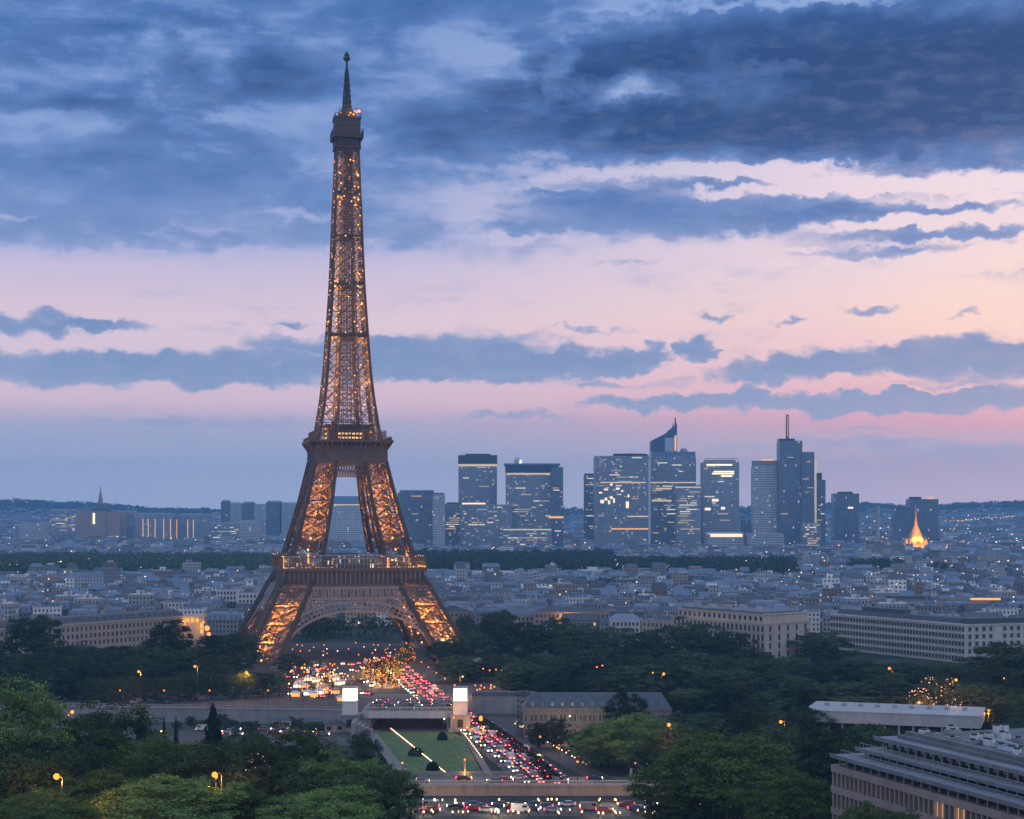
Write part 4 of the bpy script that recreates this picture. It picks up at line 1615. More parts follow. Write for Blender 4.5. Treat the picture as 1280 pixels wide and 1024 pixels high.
def make_block(wall, style, wx, wy, h, seed):
    """a city apartment block: walls with storeys, its roof, chimneys"""
    r = random.Random(seed)
    W = MB()
    W.box(-wx / 2, wx / 2, 0, wy, 0, h)
    W.box(-wx / 2 - .3, wx / 2 + .3, -.3, wy + .3, h, h + .5, bottom=True)
    parts = {'wall': W.mesh('wall', BLOCK_WALL[wall])}
    R, Cm = MB(), MB()
    if style == 'mansard':
        R.frustum(-wx / 2, wx / 2, 0, wy, h + .5, h + 4.2, 1.3)
        R.frustum(-wx / 2 + 1.3, wx / 2 - 1.3, 1.3, wy - 1.3, h + 4.2, h + 5.4, 1.0, insy=wy * .35)
        for i in range(int(wx // 3.4)):
            x = -wx / 2 + 2.0 + i * 3.4
            R.box(x - .6, x + .6, 0.1, 1.6, h + 1.0, h + 2.9)
        top = h + 4.8
    elif style == 'gable':
        R.frustum(-wx / 2 - .3, wx / 2 + .3, -.3, wy + .3, h + .5, h + .5 + wy * .32, .2, insy=wy * .49)
        top = h + .5 + wy * .2
    else:
        R.box(-wx / 2 + .3, wx / 2 - .3, .3, wy - .3, h + .5, h + .9)
        R.box(-wx * .2, wx * .1, wy * .35, wy * .7, h + .9, h + 3.4)
        for _ in range(3):
            x, y = r.uniform(-wx / 2 + 1, wx / 2 - 3), r.uniform(1, wy - 3)
            R.box(x, x + 1.8, y, y + 1.8, h + .9, h + 2.0)
        top = h + 1.0
    parts['roof'] = R.mesh('roof', WHITE if style == 'flat' and r.random() < .35 else ZINC if style != 'gable' else SLATE)
    for _ in range(1):
        x = r.uniform(-wx / 2 + 1, wx / 2 - 1)
        y = r.choice((wy * .3, wy * .7))
        Cm.box(x - .5, x + .5, y - 1.3, y + 1.3, top - 2, top + 1.8)
        for q in range(3):
            Cm.box(x - .2, x + .2, y - 1 + q * .8, y - .6 + q * .8, top + 1.8, top + 2.5)
    parts['chimney'] = Cm.mesh('chimney', STONE_B)
    return parts


STY = {'mansard': 'with a grey mansard roof', 'gable': 'with a pitched slate roof', 'flat': 'with a flat roof'}


def put_block(name, parts, label, loc, rz, group):
    b = thing(name, label, 'building', loc, rz, group)
    mesh_obj('wall', parts['wall'], b)
    rf = mesh_obj('roof', parts['roof'], b)
    mesh_obj('chimney', parts['chimney'], rf)
    return b


def zone(px, Y):
    if 345 < px < 530 and Y < 1500:
        return 'seen through the tower arch'
    if px < 345:
        return 'beyond the long stone building'
    if px < 760:
        return 'between the tower and the corner building'
    if px < 1000:
        return 'behind the corner building'
    return 'behind the long office block'


def in_wood(px, Y, pad=20):
    for a, b, y0, y1 in WOODS:
        if a - 4 < px < b + 4 and y0 - pad < Y < y1 + pad:
            return True
    return False


protos = []
i_ = 0
for wn, _c in WALLS:
    for sty in ('mansard', 'gable', 'flat'):
        for q in range(2):
            i_ += 1
            r = random.Random(i_)
            wx, wy, h = r.uniform(11, 24), r.uniform(9, 12), r.uniform(8, 13.5)
            if sty == 'flat':
                h += r.choice((0, 0, 3, 6))
            protos.append((wn, sty, wx, wy, h, make_block(wn, sty, wx, wy, h, i_)))
n_ind = 0
cells = []
y = 985.0
while y < 1420 and n_ind < 292:
    x = -0.325 * y + RNG.uniform(0, 20)
    row = RNG.uniform(-.12, .12)
    while x < 0.325 * y and n_ind < 292:
        wn, sty, wx, wy, h, parts = RNG.choice(protos)
        px = 640 + x / y * F
        skip = (345 < px < 525 and y < 1120) or abs(x - TX) < 92 and y < 1010 or in_wood(px, y) or (y < 1040 and -20 < px < 300) or (y < 1010 and px > 830)
        if not skip and RNG.random() < .9:
            g_ = 'apartment blocks of the city ' + zone(px, y)
            put_block('apartment_block', parts, f'{wn} block {STY[sty]} {zone(px, y)}', (x + wx / 2, y, tz(x, y)), row + RNG.uniform(-.10, .10), g_)
            n_ind += 1
        x += wx + RNG.choice((1, 2, 6, 12))
    y += RNG.choice((17, 20, 25))
Y_END = y


def mass_mats():
    a = [facade_mat('mass_pale', (0.30, 0.31, 0.34), (0.05, 0.06, 0.08), 3.2, 2.6, 0.012, 0.9, 0.5, 0.58, 0.5, isl=.6),
         facade_mat('mass_white', (0.62, 0.63, 0.66), (0.06, 0.07, 0.09), 3.4, 3.4, 0.010, 0.9, 0.5, 0.5, 0.5, isl=.35),
         facade_mat('mass_warm', (0.22, 0.185, 0.165), (0.05, 0.05, 0.06), 3.2, 2.6, 0.02, 1.0, 0.5, 0.58, 0.5, isl=.5)]
    return a


MASSM = mass_mats() + [ZINC, SLATE, WHITE, CONCRETE]


def city_mass(name, y0, y1, label, cell, seed, hmul=1.0):
    r = random.Random(seed)
    mb = MB()
    y = y0
    while y < y1:
        cs = cell * (1 + (y - y0) / (y1 - y0) * .5)
        x = -0.37 * y + r.uniform(0, cs)
        blockrow = r.uniform(-.15, .15)
        while x < 0.40 * y:
            px = 640 + x / y * F
            wx = cs * r.uniform(.45, 1.15)
            if in_wood(px, y, 8) or (345 < px < 525 and y < 1120):
                x += wx
                continue
            wy = r.uniform(8, 12)
            h = r.uniform(7, 13) * hmul
            if r.random() < .05:
                h += r.uniform(5, 13)
            if r.random() < .05:
                wx *= 2
            if r.random() < .92:
                z = tz(x, y)
                mi = r.choice((0, 0, 0, 0, 1, 2, 2))
                rm = r.choice((3, 3, 3, 4, 4, 4, 5, 6))
                ang = blockrow + r.uniform(-.2, .2)
                c = (x + wx / 2, y + r.uniform(-6, 6))
                mb.obox(c, ang, wx, wy, z - 2, z + h, mi, roof_mat=rm)
                t_ = r.random()
                if t_ < .45:
                    n0 = len(mb.v)
                    mb.frustum(-wx / 2 - .2, wx / 2 + .2, -wy / 2 - .2, wy / 2 + .2, z + h + .05, z + h + r.uniform(2.5, 5), r.choice((.5, 1.5, 2.5)), r.choice((3, 4)), insy=wy * r.choice((.2, .47)))
                    s, co = math.sin(ang), math.cos(ang)
                    for i in range(n0, len(mb.v)):
                        a, b, cc = mb.v[i]
                        mb.v[i] = (c[0] + a * co - b * s, c[1] + a * s + b * co, cc)
                elif t_ < .8:
                    mb.obox((c[0] + r.uniform(-.2, .2) * wx, c[1]), ang, wx * r.uniform(.2, .5), wy * .5, z + h + .05, z + h + r.uniform(2, 4), r.choice((0, 1)), roof_mat=rm)
            x += wx + r.choice((0, 1, 3, 9))
        y += r.uniform(17, 27) * cell / 24
    o = mb.build(name, MASSM)
    tag(o, label, 'city', None, 'stuff')
    return o


city_mass('city_blocks', Y_END, 2150, 'dense crowd of small pale roofs and facades across the middle distance', 15, 31)
city_mass('city_blocks', 2500, 4200, 'dense hazy crowd of small pale buildings around the foot of the glass towers', 22, 32)
city_mass('city_blocks', 4200, 7400, 'far hazy spread of small buildings reaching to the hills', 38, 33, 1.25)
# tiny street lights scattered through the far city
mb = MB()
mw = MB()
for _ in range(900):
    y = RNG.choice((RNG.uniform(1100, 2150), RNG.uniform(2500, 6800), RNG.uniform(2600, 5200)))
    u = RNG.uniform(-.32, .32)
    if RNG.random() < .35:
        u = RNG.uniform(.16, .32)
    x = u * y
    s = y / F * RNG.uniform(.28, .62)
    z = tz(x, y) + RNG.uniform(9, 22)
    q = mb if RNG.random() < .6 else mw
    q.box(x - s, x + s, y - s, y + s, z - s, z + s, bottom=True)
# lit roads in short lines
for (px, py, n, dx_, dy_) in ((940, 716, 30, 2.4, -.05), (1070, 737, 40, 2.6, .1), (20, 668, 22, 5, -.3), (640, 668, 16, 5, .1), (1010, 690, 26, 5, -.25), (1150, 655, 34, 3.6, -.3), (60, 655, 20, 6, .3), (330, 690, 18, 4, .1), (890, 690, 20, 4, .1), (760, 700, 15, 4, .2)):
    for i in range(n):
        qx, qy = px + i * dx_ + RNG.uniform(-1, 1), py + i * dy_ + RNG.uniform(-1.2, 1.2)
        Yq = 78 * F / max(12, qy - 632)
        Yq = min(Yq, 5600)
        x = X_at(qx, Yq)
        z = max(tz(x, Yq) + 6, Z_at(qy, Yq))
        s = Yq / F * RNG.uniform(.3, .65)
        q = mb if RNG.random() < .75 else mw
        q.box(x - s, x + s, Yq - s, Yq + s, z - s, z + s, bottom=True)
o = mb.build('city_lights', glow_mat('far_amber', (1.0, .52, .22), 2.4))
tag(o, 'tiny amber lights strewn across the far city', 'lights', None, 'stuff')
o = mw.build('city_lights', glow_mat('far_white', (1.0, .86, .68), 2.4))
tag(o, 'tiny white lights strewn across the far city', 'lights', None, 'stuff')

# ------------------------------------------------------------------ the glass towers on the horizon
TG = (0.045, 0.065, 0.10)
FM = {
    'dark': facade_mat('tower_dark', (0.26, 0.30, 0.36), (0.075, 0.11, 0.17), 4.2, 2.6, 0.014, .40, 0.42, 0.16, 0.97, glass_rough=.28),
    'lit': facade_mat('tower_lit', (0.28, 0.32, 0.38), (0.085, 0.12, 0.18), 4.2, 2.6, 0.025, .42, 0.42, 0.16, 0.97, glass_rough=.28),
    'pale': facade_mat('tower_pale', (0.42, 0.45, 0.50), (0.12, 0.15, 0.20), 4.6, 3.6, 0.02, .5, 0.45, 0.34, 0.8),
    'plain': facade_mat('tower_plain', (0.095, 0.125, 0.18), (0.065, 0.095, 0.15), 5.0, 2.6, 0.006, .5, 0.2, 0.14, 0.8, glass_rough=.28),
}
BANDW = glow_mat('lit_floor_white', (1.0, .78, .52), 0.75)
BANDO = glow_mat('lit_floor_orange', (1.0, .45, .13), 1.3)
BURST = glow_mat('floodlit_floor', (1.0, .82, .56), 1.5)
BLUEGL = mat('blue_glass', (0.10, 0.16, 0.26), 0.25, 0.3, 0.1, 0.05)


ROOMS = [glow_mat('room_light_soft', (1.0, .80, .56), .42), glow_mat('room_light_warm', (1.0, .66, .36), .62), glow_mat('room_light_bright', (1.0, .88, .70), .95)]


def tower_thing(name, label, px0, px1, ytop, Y, fm, deep=None, ybase=None, cat='tower'):
    """an upright block; returns (root, width, depth, height, px-scale); local x from 0 at its left edge, y away"""
    x0, x1 = X_at(px0, Y), X_at(px1, Y)
    zb = tz((x0 + x1) / 2, Y)
    h = Z_at(ytop, Y) - zb
    r = thing(name, label, cat, (x0, Y, zb))
    w = x1 - x0
    d = deep or w * .7
    b = MB()
    b.box(0, w, 0, d, -3, h)
    b.build('facade', fm, r)
    if fm in (FM['dark'], FM['lit'], FM['plain']) and h > 60 and name == 'office_tower' or fm == FM['lit']:
        rr = random.Random(int(px0 * 7 + ytop))
        b = MB()
        hot = [rr.uniform(.25, .9) for _ in range(3)]
        for _ in range(46 if fm == FM['lit'] else 22 if fm == FM['dark'] else 5):
            zz_ = h * min(.97, max(.12, rr.choice(hot) + rr.gauss(0, .10))) if rr.random() < .7 else rr.uniform(.1, .96) * h
            zz_ = math.floor(zz_ / 4.2) * 4.2 + 2.0
            ln = rr.choice((2.2, 2.2, 4.8, 4.8, 7.4, 12.0, 20.0))
            ln = min(ln, w * .6)
            x = rr.uniform(1, w - ln - 1)
            b.box(x, x + ln, -.25, 0, zz_, zz_ + 1.9, rr.choice((0, 0, 1, 2)), bottom=True)
        o = b.build('lit_rooms', ROOMS, r)
        o['kind'] = 'stuff'
    return r, w, d, h, Y / F


def band(root, w, d, z, hh, m, u0=0.0, u1=1.0, name='lit_floor'):
    b = MB()
    b.box(w * u0 - .4, w * u1 + .4, -.5, d * .9, z, z + hh, bottom=True)
    b.build(name, m, root)


def cap(root, w, d, h, hh, m, ins=0.0, name='roof_storey'):
    b = MB()
    b.box(-.6 + ins, w + .6 - ins, -.6 + ins, d + .6 - ins, h, h + hh, bottom=True)
    return b.build(name, m, root)


def zof(py, Y, root):
    return Z_at(py, Y) - root.location.z


# 1 rounded blue slab and its pale neighbour
r, w, d, h, k = tower_thing('office_tower', 'broad blue glass tower with rounded top, right beside the iron tower', 497, 543, 616, 3150, FM['plain'])
b = MB()
b.prism([(w / 2 + w * .47 * math.cos(t_), d / 2 + d * .47 * math.sin(t_)) for t_ in np.linspace(0, 2 * math.pi, 24)[:-1]], h, h + 5)
b.build('roof_storey', BLUEGL, r)
r, w, d, h, k = tower_thing('apartment_tower', 'narrow pale ribbed tower joined to the broad blue glass tower', 541, 556, 618, 3130, FM['pale'])
cap(r, w, d, h, 3, BLUEGL, 2)
r, w, d, h, k = tower_thing('office_tower', 'low dark tower left of the square tower with the dark crown', 556, 577, 630, 3260, FM['dark'])
cap(r, w, d, h, 3, DARK, 4)
r, w, d, h, k = tower_thing('office_tower', 'square dark tower with a dark crown above one lit band', 573, 621, 569, 3300, FM['dark'])
band(r, w, d, zof(583, 3300, r), 4.5, BANDW)
cap(r, w, d, zof(580, 3300, r), h - zof(580, 3300, r), mat('tower_crown', (0.03, 0.04, 0.06), .4))
cap(r, w, d, h + .2, 3, DARK, 14, 'roof_plant')
band(r, w, d, zof(630.5, 3300, r), 3, BURST, .1, .7)
r, w, d, h, k = tower_thing('office_block', 'long low lit block at the foot of the square crowned tower', 575, 640, 632, 3200, FM['lit'], 50)
cap(r, w, d, h, 2, CONCRETE)
r, w, d, h, k = tower_thing('office_tower', 'wide dark tower with an overhanging brim and white domes on its roof', 632, 698, 591, 3250, FM['lit'])
z = zof(590, 3250, r)
cap(r, w, d, h, 15, mat('brim_glass', (0.025, 0.04, 0.07), .35), 0, 'crown')
cap(r, w, d, h + 15, 3.2, BLUEGL, -3, 'brim')
b = MB()
b.lathe((w * .22, d * .3, h + 18), [(4, 0), (5.5, 3), (6.2, 8), (4.6, 12), (0.1, 14)], 14)
b.build('roof_dome', WHITE, r)
b = MB()
b.box(w * .24, w * .31, d * .25, d * .3, h + 18.2, h + 26)
b.build('roof_lamp', BURST, r)
band(r, w, d, h - 4, 3.4, BANDW, .02, .98)
r, w, d, h, k = tower_thing('office_tower', 'smooth pale blue slab on the right flank of the brimmed tower', 688, 704, 584, 3235, FM['plain'])
band(r, w, d, zof(648, 3235, r), 4, BANDO, -.1, 1.0)
r, w, d, h, k = tower_thing('office_block', 'low wide block with white lit cornice under the brimmed tower', 628, 690, 661, 3180, FM['lit'], 60)
band(r, w, d, h - 3, 2.4, BANDW, .02, .98)
r, w, d, h, k = tower_thing('office_tower', 'slim dark tower peeping out left of the brightest lit tower', 730, 746, 594, 3350, FM['dark'])
cap(r, w, d, h, 3, DARK, 2)
r, w, d, h, k = tower_thing('office_tower', 'widest and brightest lit tower, its middle floors glaring white', 744, 811, 570, 3220, FM['lit'])
b = MB()
b.prism([(w * .68 + w * .33 * math.cos(t_), d * .5 + d * .4 * math.sin(t_)) for t_ in np.linspace(0, 2 * math.pi, 20)[:-1]], h, h + 5)
b.build('roof_storey', DARK, r)
band(r, w, d, zof(604, 3220, r), 2.4, BANDW, .1, .95)
band(r, w, d, zof(646.5, 3220, r), 2.4, BANDW, .6, 1)
band(r, w, d, zof(662, 3220, r), 2.4, BANDO, .3, 1)
b = MB()
for u, py, ww, hh in ((.13, 627, 10, 9), (.20, 624, 7, 7), (.26, 628, 6, 10), (.30, 622, 8, 6), (.35, 626, 5, 12), (.60, 631, 8, 18), (.62, 620, 4, 8), (.1, 616, 9, 4), (.2, 612, 11, 4), (.42, 611, 10, 5), (.3, 606, 7, 5), (.5, 614, 6, 4)):
    z = zof(py, 3220, r)
    b.box(w * u - ww * .36, w * u + ww * .36, -.6, -.2, z - hh * .36, z + hh * .36, bottom=True)
o = b.build('floodlit_windows', BURST, r)
o['kind'] = 'stuff'
b = MB()
b.box(w - 1, w + 3.5, -1, d, 0, h - 6)
b.build('corner_pier', mat('pale_pier', (.5, .53, .58), .5), r)
# 6 the tower with the slanting spire
r, w, d, h, k = tower_thing('office_tower', 'stepped tower with a slanting blade roof and a thin antenna', 814, 870, 571, 3280, FM['lit'])
cap(r, w, d, h, 10, BLUEGL, 1.5)
b = MB()
e0, e1 = h + 10.2, zof(551, 3280, r)
e2 = zof(533, 3280, r)
w1 = w * .58
pr = [(0, 2, e0), (w1, 2, e0), (w1, d * .6, e0), (0, d * .6, e0), (0, 2, e1), (w1 * .55, 2, e1 + 14), (w1, 2, e2 + 6), (0, d * .6, e1), (w1 * .55, d * .6, e1 + 14), (w1, d * .6, e2 + 6)]
b.add(pr, [(0, 1, 6, 5, 4), (1, 2, 9, 6), (2, 3, 7, 8, 9), (3, 0, 4, 7), (4, 5, 8, 7), (5, 6, 9, 8)])
bl_ = b.build('blade', mat('blade_glass', (0.05, 0.085, 0.15), .35, .3), r)
b = MB()
b.box(w1 * .53, w1 * .97, 1.4, 1.9, e0, e1 + 6, bottom=True)
b.build('blade_panel', mat('blade_panel', (0.32, 0.40, 0.52), .4), bl_)
b = MB()
b.tube([(w1 - 2, d * .3, e2 - 10), (w1 - 2, d * .3, e2 + 14), (w1 - 2, d * .3, zof(521, 3280, r))], [2.2, 1.4, .7], 8)
b.tube([(w1 - 7, d * .3, e2 - 6), (w1 - 7, d * .3, e2 + 8)], [1.2, .6], 6)
b.build('antenna', DARK, r)
b = MB()
b.box(w1 - 5, w1 - 1.4, .6, 1.2, e0 + 2, e2 - 18, bottom=True)
b.build('lit_edge', BANDO, r)
b = MB()
b.lathe((w * .76, d * .4, h + 10), [(8, 0), (8, 3), (5, 7), (.1, 8)], 12)
b.build('roof_dome', STEEL, r)
for py in (612, 627):
    band(r, w, d, zof(py, 3280, r), 3.4, BANDW, .02 if py == 627 else .1, .45)
band(r, w, d, zof(604, 3280, r), 2.2, BANDW, .0, .99)
r, w, d, h, k = tower_thing('office_block', 'pale glass block standing before the stepped tower with the blade roof', 846, 876, 608, 3190, FM['lit'])
band(r, w, d, h - 3, 2.4, BANDW)
cap(r, w, d, h, 2, BLUEGL)
r, w, d, h, k = tower_thing('office_tower', 'rounded corner tower with a rooftop frame and bright yellow upper floors', 879, 924, 578, 3240, FM['dark'])
b = MB()
for i in range(13):
    x = 3 + (w - 6) * i / 12
    b.bar((x, 1, h), (x, 1, h + 8), .8)
b.bar((3, 1, h + 8), (w - 3, 1, h + 8), 1.0)
b.box(6, w - 6, 6, d - 4, h, h + 5)
b.build('rooftop_frame', STEEL, r)
for py, a_, e_ in ((590.5, .3, .85), (593, .25, .85), (582, .1, .8), (596, .5, .8)):
    band(r, w, d, zof(py, 3240, r), 2.6, LIT_PALE, a_, e_)
for py, a_, e_ in ((627, .25, .42), (638, .05, .2), (637, .5, .6)):
    band(r, w, d, zof(py, 3240, r), 5, BURST, a_, e_)
r, w, d, h, k = tower_thing('shopping_hall', 'low hall with a brightly lit white roof below the framed tower', 886, 930, 668, 3080, FM['pale'], 60, cat='hall')
band(r, w, d, h - 5, 5.5, BURST, .05, .95)
cap(r, w, d, h + 1, 2, WHITE)
r, w, d, h, k = tower_thing('apartment_tower', 'pale finely gridded tower left of the tallest dark tower', 942, 975, 583, 3230, FM['pale'])
cap(r, w, d, h, 11, mat('attic', (.2, .22, .26), .6), 2)
b = MB()
b.box(w * .35, w * .75, 2, d * .5, h + 11, h + 14)
b.build('roof_plant', BANDO, r)
r, w, d, h, k = tower_thing('office_tower', 'tallest dark blue tower with a mast glowing orange', 974, 1003, 551, 3210, FM['plain'])
cap(r, w * .72, d, h, 4, DARK, 2)
b = MB()
b.tube([(w * .40, d * .4, h + 4), (w * .40, d * .4, zof(518, 3210, r))], [3.3, 3.0], 10)
b.build('mast', mat('mast_dark', (.10, .05, .045), .5), r)
b = MB()
b.tube([(w * .40, d * .4 - 3.2, h + 8), (w * .40, d * .4 - 3.2, zof(520, 3210, r))], [.9, .9], 8)
b.build('mast_light', glow_mat('mast_glow', (1.0, .25, .12), 1.0), r)
r, w, d, h, k = tower_thing('office_tower', 'dark lower shoulder on the right of the tallest tower, edged by a strip of lights', 1002, 1018, 565, 3205, FM['plain'])
b = MB()
for i in range(40):
    z = zof(662, 3205, r) + (zof(577, 3205, r) - zof(662, 3205, r)) * i / 39
    b.box(w + .5, w + 4, -1.5, 0, z, z + 2.4, bottom=True)
o = b.build('light_strip', BANDW, r)
o['kind'] = 'stuff'
r, w, d, h, k = tower_thing('office_tower', 'narrow stepped dark tower right of the strip of lights', 1020, 1032, 600, 3300, FM['plain'])
cap(r, w * .7, d, h, 14, DARK, 2)
r, w, d, h, k = tower_thing('office_block', 'squat dark block with one lit storey, right of the tallest towers', 1043, 1074, 617, 3500, FM['plain'])
cap(r, w, d, h, 4, DARK, 12)
band(r, w, d, zof(636, 3500, r), 4, BURST, .55, .75)
x = X_at(1097, 3300)
b = MB()
b.lathe((0, 0, 0), [(6, 0), (4.2, 40), (3.6, 84), (4.4, 86), (4.4, 90), (3, 90)], 14)
o = b.build('chimney_stack', CONCRETE, loc=(x, 3300, tz(x, 3300)))
tag(o, 'thin grey chimney stack rising right of the squat dark block', 'chimney')
r, w, d, h, k = tower_thing('office_block', 'big dark slab behind the golden spire with a red lamp on its roof', 1138, 1173, 624, 3700, FM['plain'])
cap(r, w * .5, d, h, 5, DARK, 6)
b = MB()
b.box(w * .62, w * .85, 0, 4, h, h + 4)
b.build('roof_lamp', BANDO, r)
r, w, d, h, k = tower_thing('office_block', 'low dark shoulder left of the big slab behind the golden spire', 1118, 1139, 636, 3680, FM['plain'])
cap(r, w, d, h, 3, DARK, 3)
r, w, d, h, k = tower_thing('apartment_block', 'plain pale grey block at the foot of the finely gridded pale tower', 937, 980, 668, 3050, FM['pale'])
cap(r, w, d, h, 2, CONCRETE, 2)
r, w, d, h, k = tower_thing('apartment_tower', 'bluish lit slab below the strip of lights', 1003, 1026, 655, 3100, FM['lit'])
cap(r, w, d, h, 2, CONCRETE, 2)
r, w, d, h, k = tower_thing('office_tower', 'middling grey tower between the rounded corner tower and the pale gridded tower', 926, 940, 652, 3400, FM['dark'])
cap(r, w, d, h, 2, DARK, 2)
# slabs left, behind the iron tower
for i, (a, bb, yt, lab) in enumerate(((276, 288, 627, 'dark hazy slab, first of the row left of the iron tower'), (288, 302, 630, 'pale hazy slab, second of the row left of the iron tower'), (302, 318, 629, 'blue hazy slab in the middle of the row left of the iron tower'), (318, 332, 632, 'low hazy slab, fourth of the row left of the iron tower'), (332, 352, 628, 'wide hazy slab next to the iron tower, left of its leg'), (350, 372, 630, 'hazy slab half hidden by the left leg of the iron tower'))):
    r, w, d, h, k = tower_thing('apartment_slab', lab, a, bb, yt, 4300, FM['pale'] if i % 2 else FM['plain'], cat='slab')
    cap(r, w, d, h, 4, CONCRETE, 4)
r, w, d, h, k = tower_thing('office_block', 'broad pale block with a lit cornice seen between the tower legs', 396, 452, 630, 3400, FM['pale'], 90)
b = MB()
b.frustum(-2, w + 2, -2, d, h, h + 16, 3, insy=20)
b.build('roof', BLUEGL, r)
band(r, w, d, h - 3, 2.4, BANDW)
for i, (a, bb, yt, Y, lab) in enumerate(((62, 95, 638, 4100, 'broad lit block near the left edge of the skyline'), (143, 168, 640, 4000, 'dark block with two glowing stair strips right of the spired hall'), (172, 215, 643, 3900, 'long dark block with glowing vertical strips'), (216, 262, 644, 3950, 'long dark block with a lit roof edge'), (262, 300, 655, 3500, 'dark grid-fronted block before the row of hazy slabs'), (300, 322, 652, 3450, 'pale narrow block before the row of hazy slabs'), (24, 56, 655, 3700, 'low pale block at the left edge of the skyline'))):
    r, w, d, h, k = tower_thing('apartment_block', lab, a, bb, yt, Y, FM['lit'] if i in (0, 4) else FM['dark'] if i in (1, 2, 3) else FM['pale'], 40)
    cap(r, w, d, h, 3, CONCRETE, 3)
    if i in (1, 2, 3):
        b = MB()
        for u in ((.2, .38) if i == 1 else (.15, .3, .5, .75, .95) if i == 2 else (.1, .4, .55)):
            b.box(w * u, w * u + (5 if i == 1 else 1.5), -1, 0, h * .2, h * (.95 if i == 1 else .85), bottom=True)
        o = b.build('stair_lights', LIT_PALE if i == 1 else BANDO, r)
        o['kind'] = 'stuff'
# the spired hall far left
Y = 3900
x = X_at(123, Y)
r = thing('domed_church', 'dark domed church with a slender spire on the left skyline', 'church', (x, Y, tz(x, Y)))
k = Y / F
zb = Z_at(640, Y) - r.location.z
b = MB()
b.box(-27 * k, 27 * k, 0, 60, 0, zb)
b.box(-9 * k, 9 * k, -6, 40, 0, zb + 2)
b.build('nave', STONE_B, r)
b = MB()
b.lathe((0, 20, zb), [(13 * k, 0), (13 * k, 3 * k), (11 * k, 5 * k), (7 * k, 8 * k), (3.2 * k, 10 * k)], 18)
b.build('dome', SLATE, r)
b = MB()
b.lathe((0, 20, zb + 9 * k), [(3.2 * k, 0), (2.6 * k, 9 * k), (2.0 * k, 9.5 * k), (1.8 * k, 14 * k), (1.0 * k, 15 * k), (.2 * k, 24 * k)], 12)
b.build('spire', STONE_B, r)
b = MB()
b.box(-6.2 * k, -3.6 * k, -6.6, -6.1, zb - 15 * k, zb - 1.5 * k, bottom=True)
b.build('lit_window', LIT_PALE, r)
# golden spire right
Y = 3080
x = X_at(1144, Y)
k = Y / F
r = thing('floodlit_church', 'pointed church glowing gold under floodlights on the right', 'church', (x, Y, tz(x, Y)))
zb = Z_at(690, Y) - r.location.z
GOLDSTONE = mat('gilded_stone', (0.5, 0.32, 0.14), .6, 0, .35, .12)
b = MB()
b.box(-14 * k, 14 * k, -4, 30, -4, zb + 3 * k)
b.build('base', GOLDSTONE, r)
b = MB()
b.lathe((2 * k, 8, zb), [(13 * k, 3 * k), (12.5 * k, 9 * k), (10.5 * k, 15 * k), (8.5 * k, 20 * k), (5.5 * k, 26 * k), (3.0 * k, 32 * k), (2.0 * k, 36 * k), (2.3 * k, 37 * k), (1.4 * k, 42 * k), (.3 * k, 58 * k)], 16)
b.build('spire', GOLDSTONE, r)
b = MB()
for i in range(10):
    t_ = -math.pi * (i + .5) / 10
    c = (2 * k + 13.5 * k * math.cos(t_), 8 + 13.5 * k * math.sin(t_) * .9)
    b.lathe((c[0], c[1], zb), [(1.6 * k, 0), (1.5 * k, 9 * k), (1.0 * k, 12 * k), (.1, 17 * k)], 8)
o = b.build('pinnacles', GOLDSTONE, r)
o['kind'] = 'stuff'
b = MB()
b.lathe((-12 * k, -2, zb), [(4.5 * k, 0), (4.3 * k, 6 * k), (3 * k, 11 * k), (.8 * k, 15 * k), (.1, 19 * k)], 12)
b.build('turret', GOLDSTONE, r)
b = MB()
for i in range(46):
    t_ = -math.pi * RNG.random()
    q = RNG.random()
    rr = 13.5 * k * (1 - q * .75)
    c = (2 * k + rr * math.cos(t_), 8 + rr * math.sin(t_) - 1, zb + 2 * k + q * 28 * k)
    s = RNG.uniform(.5, 1.1)
    b.box(c[0] - s, c[0] + s, c[1] - s, c[1] + s, c[2] - s, c[2] + s, bottom=True)
o = b.build('floodlights', BANDO, r)
o['kind'] = 'stuff'
for dx_, dz_, e in ((-12, 2, 1.2), (-5, 1, 2), (2, 1, 2.2), (9, 1, 2), (15, 2, 1.5), (-2, 16, 1.2), (6, 16, 1.2), (3, 30, .7)):
    lamp_light('floodlight', (dx_ * k, (-13 if dz_ < 10 else -9) * k + 4, zb + dz_ * k), e * 36000, (1.0, .30, .045), r, 2)

# ------------------------------------------------------------------ buildings of the middle distance, with real windows
WIN_CACHE = {}


def win_mesh(w, h, m, reveal=True):
    key = (round(w, 2), round(h, 2), m.name)
    if key not in WIN_CACHE:
        b = MB()
        b.add([(-w / 2, -.05, 0), (w / 2, -.05, 0), (w / 2, -.05, h), (-w / 2, -.05, h)], [(0, 1, 2, 3)], 0)
        t_ = .14
        b.box(-w / 2 - t_, -w / 2, -.16, 0, -.1, h + t_, 1)
        b.box(w / 2, w / 2 + t_, -.16, 0, -.1, h + t_, 1)
        b.box(-w / 2, w / 2, -.16, 0, h, h + t_, 1, bottom=True)
        b.box(-w / 2 - .2, w / 2 + .2, -.26, 0, -.22, -.1, 1, bottom=True)
        b.box(-.05, .05, -.09, -.06, 0, h, 1)
        WIN_CACHE[key] = b.mesh('window', [m, FRAME])
    return WIN_CACHE[key]


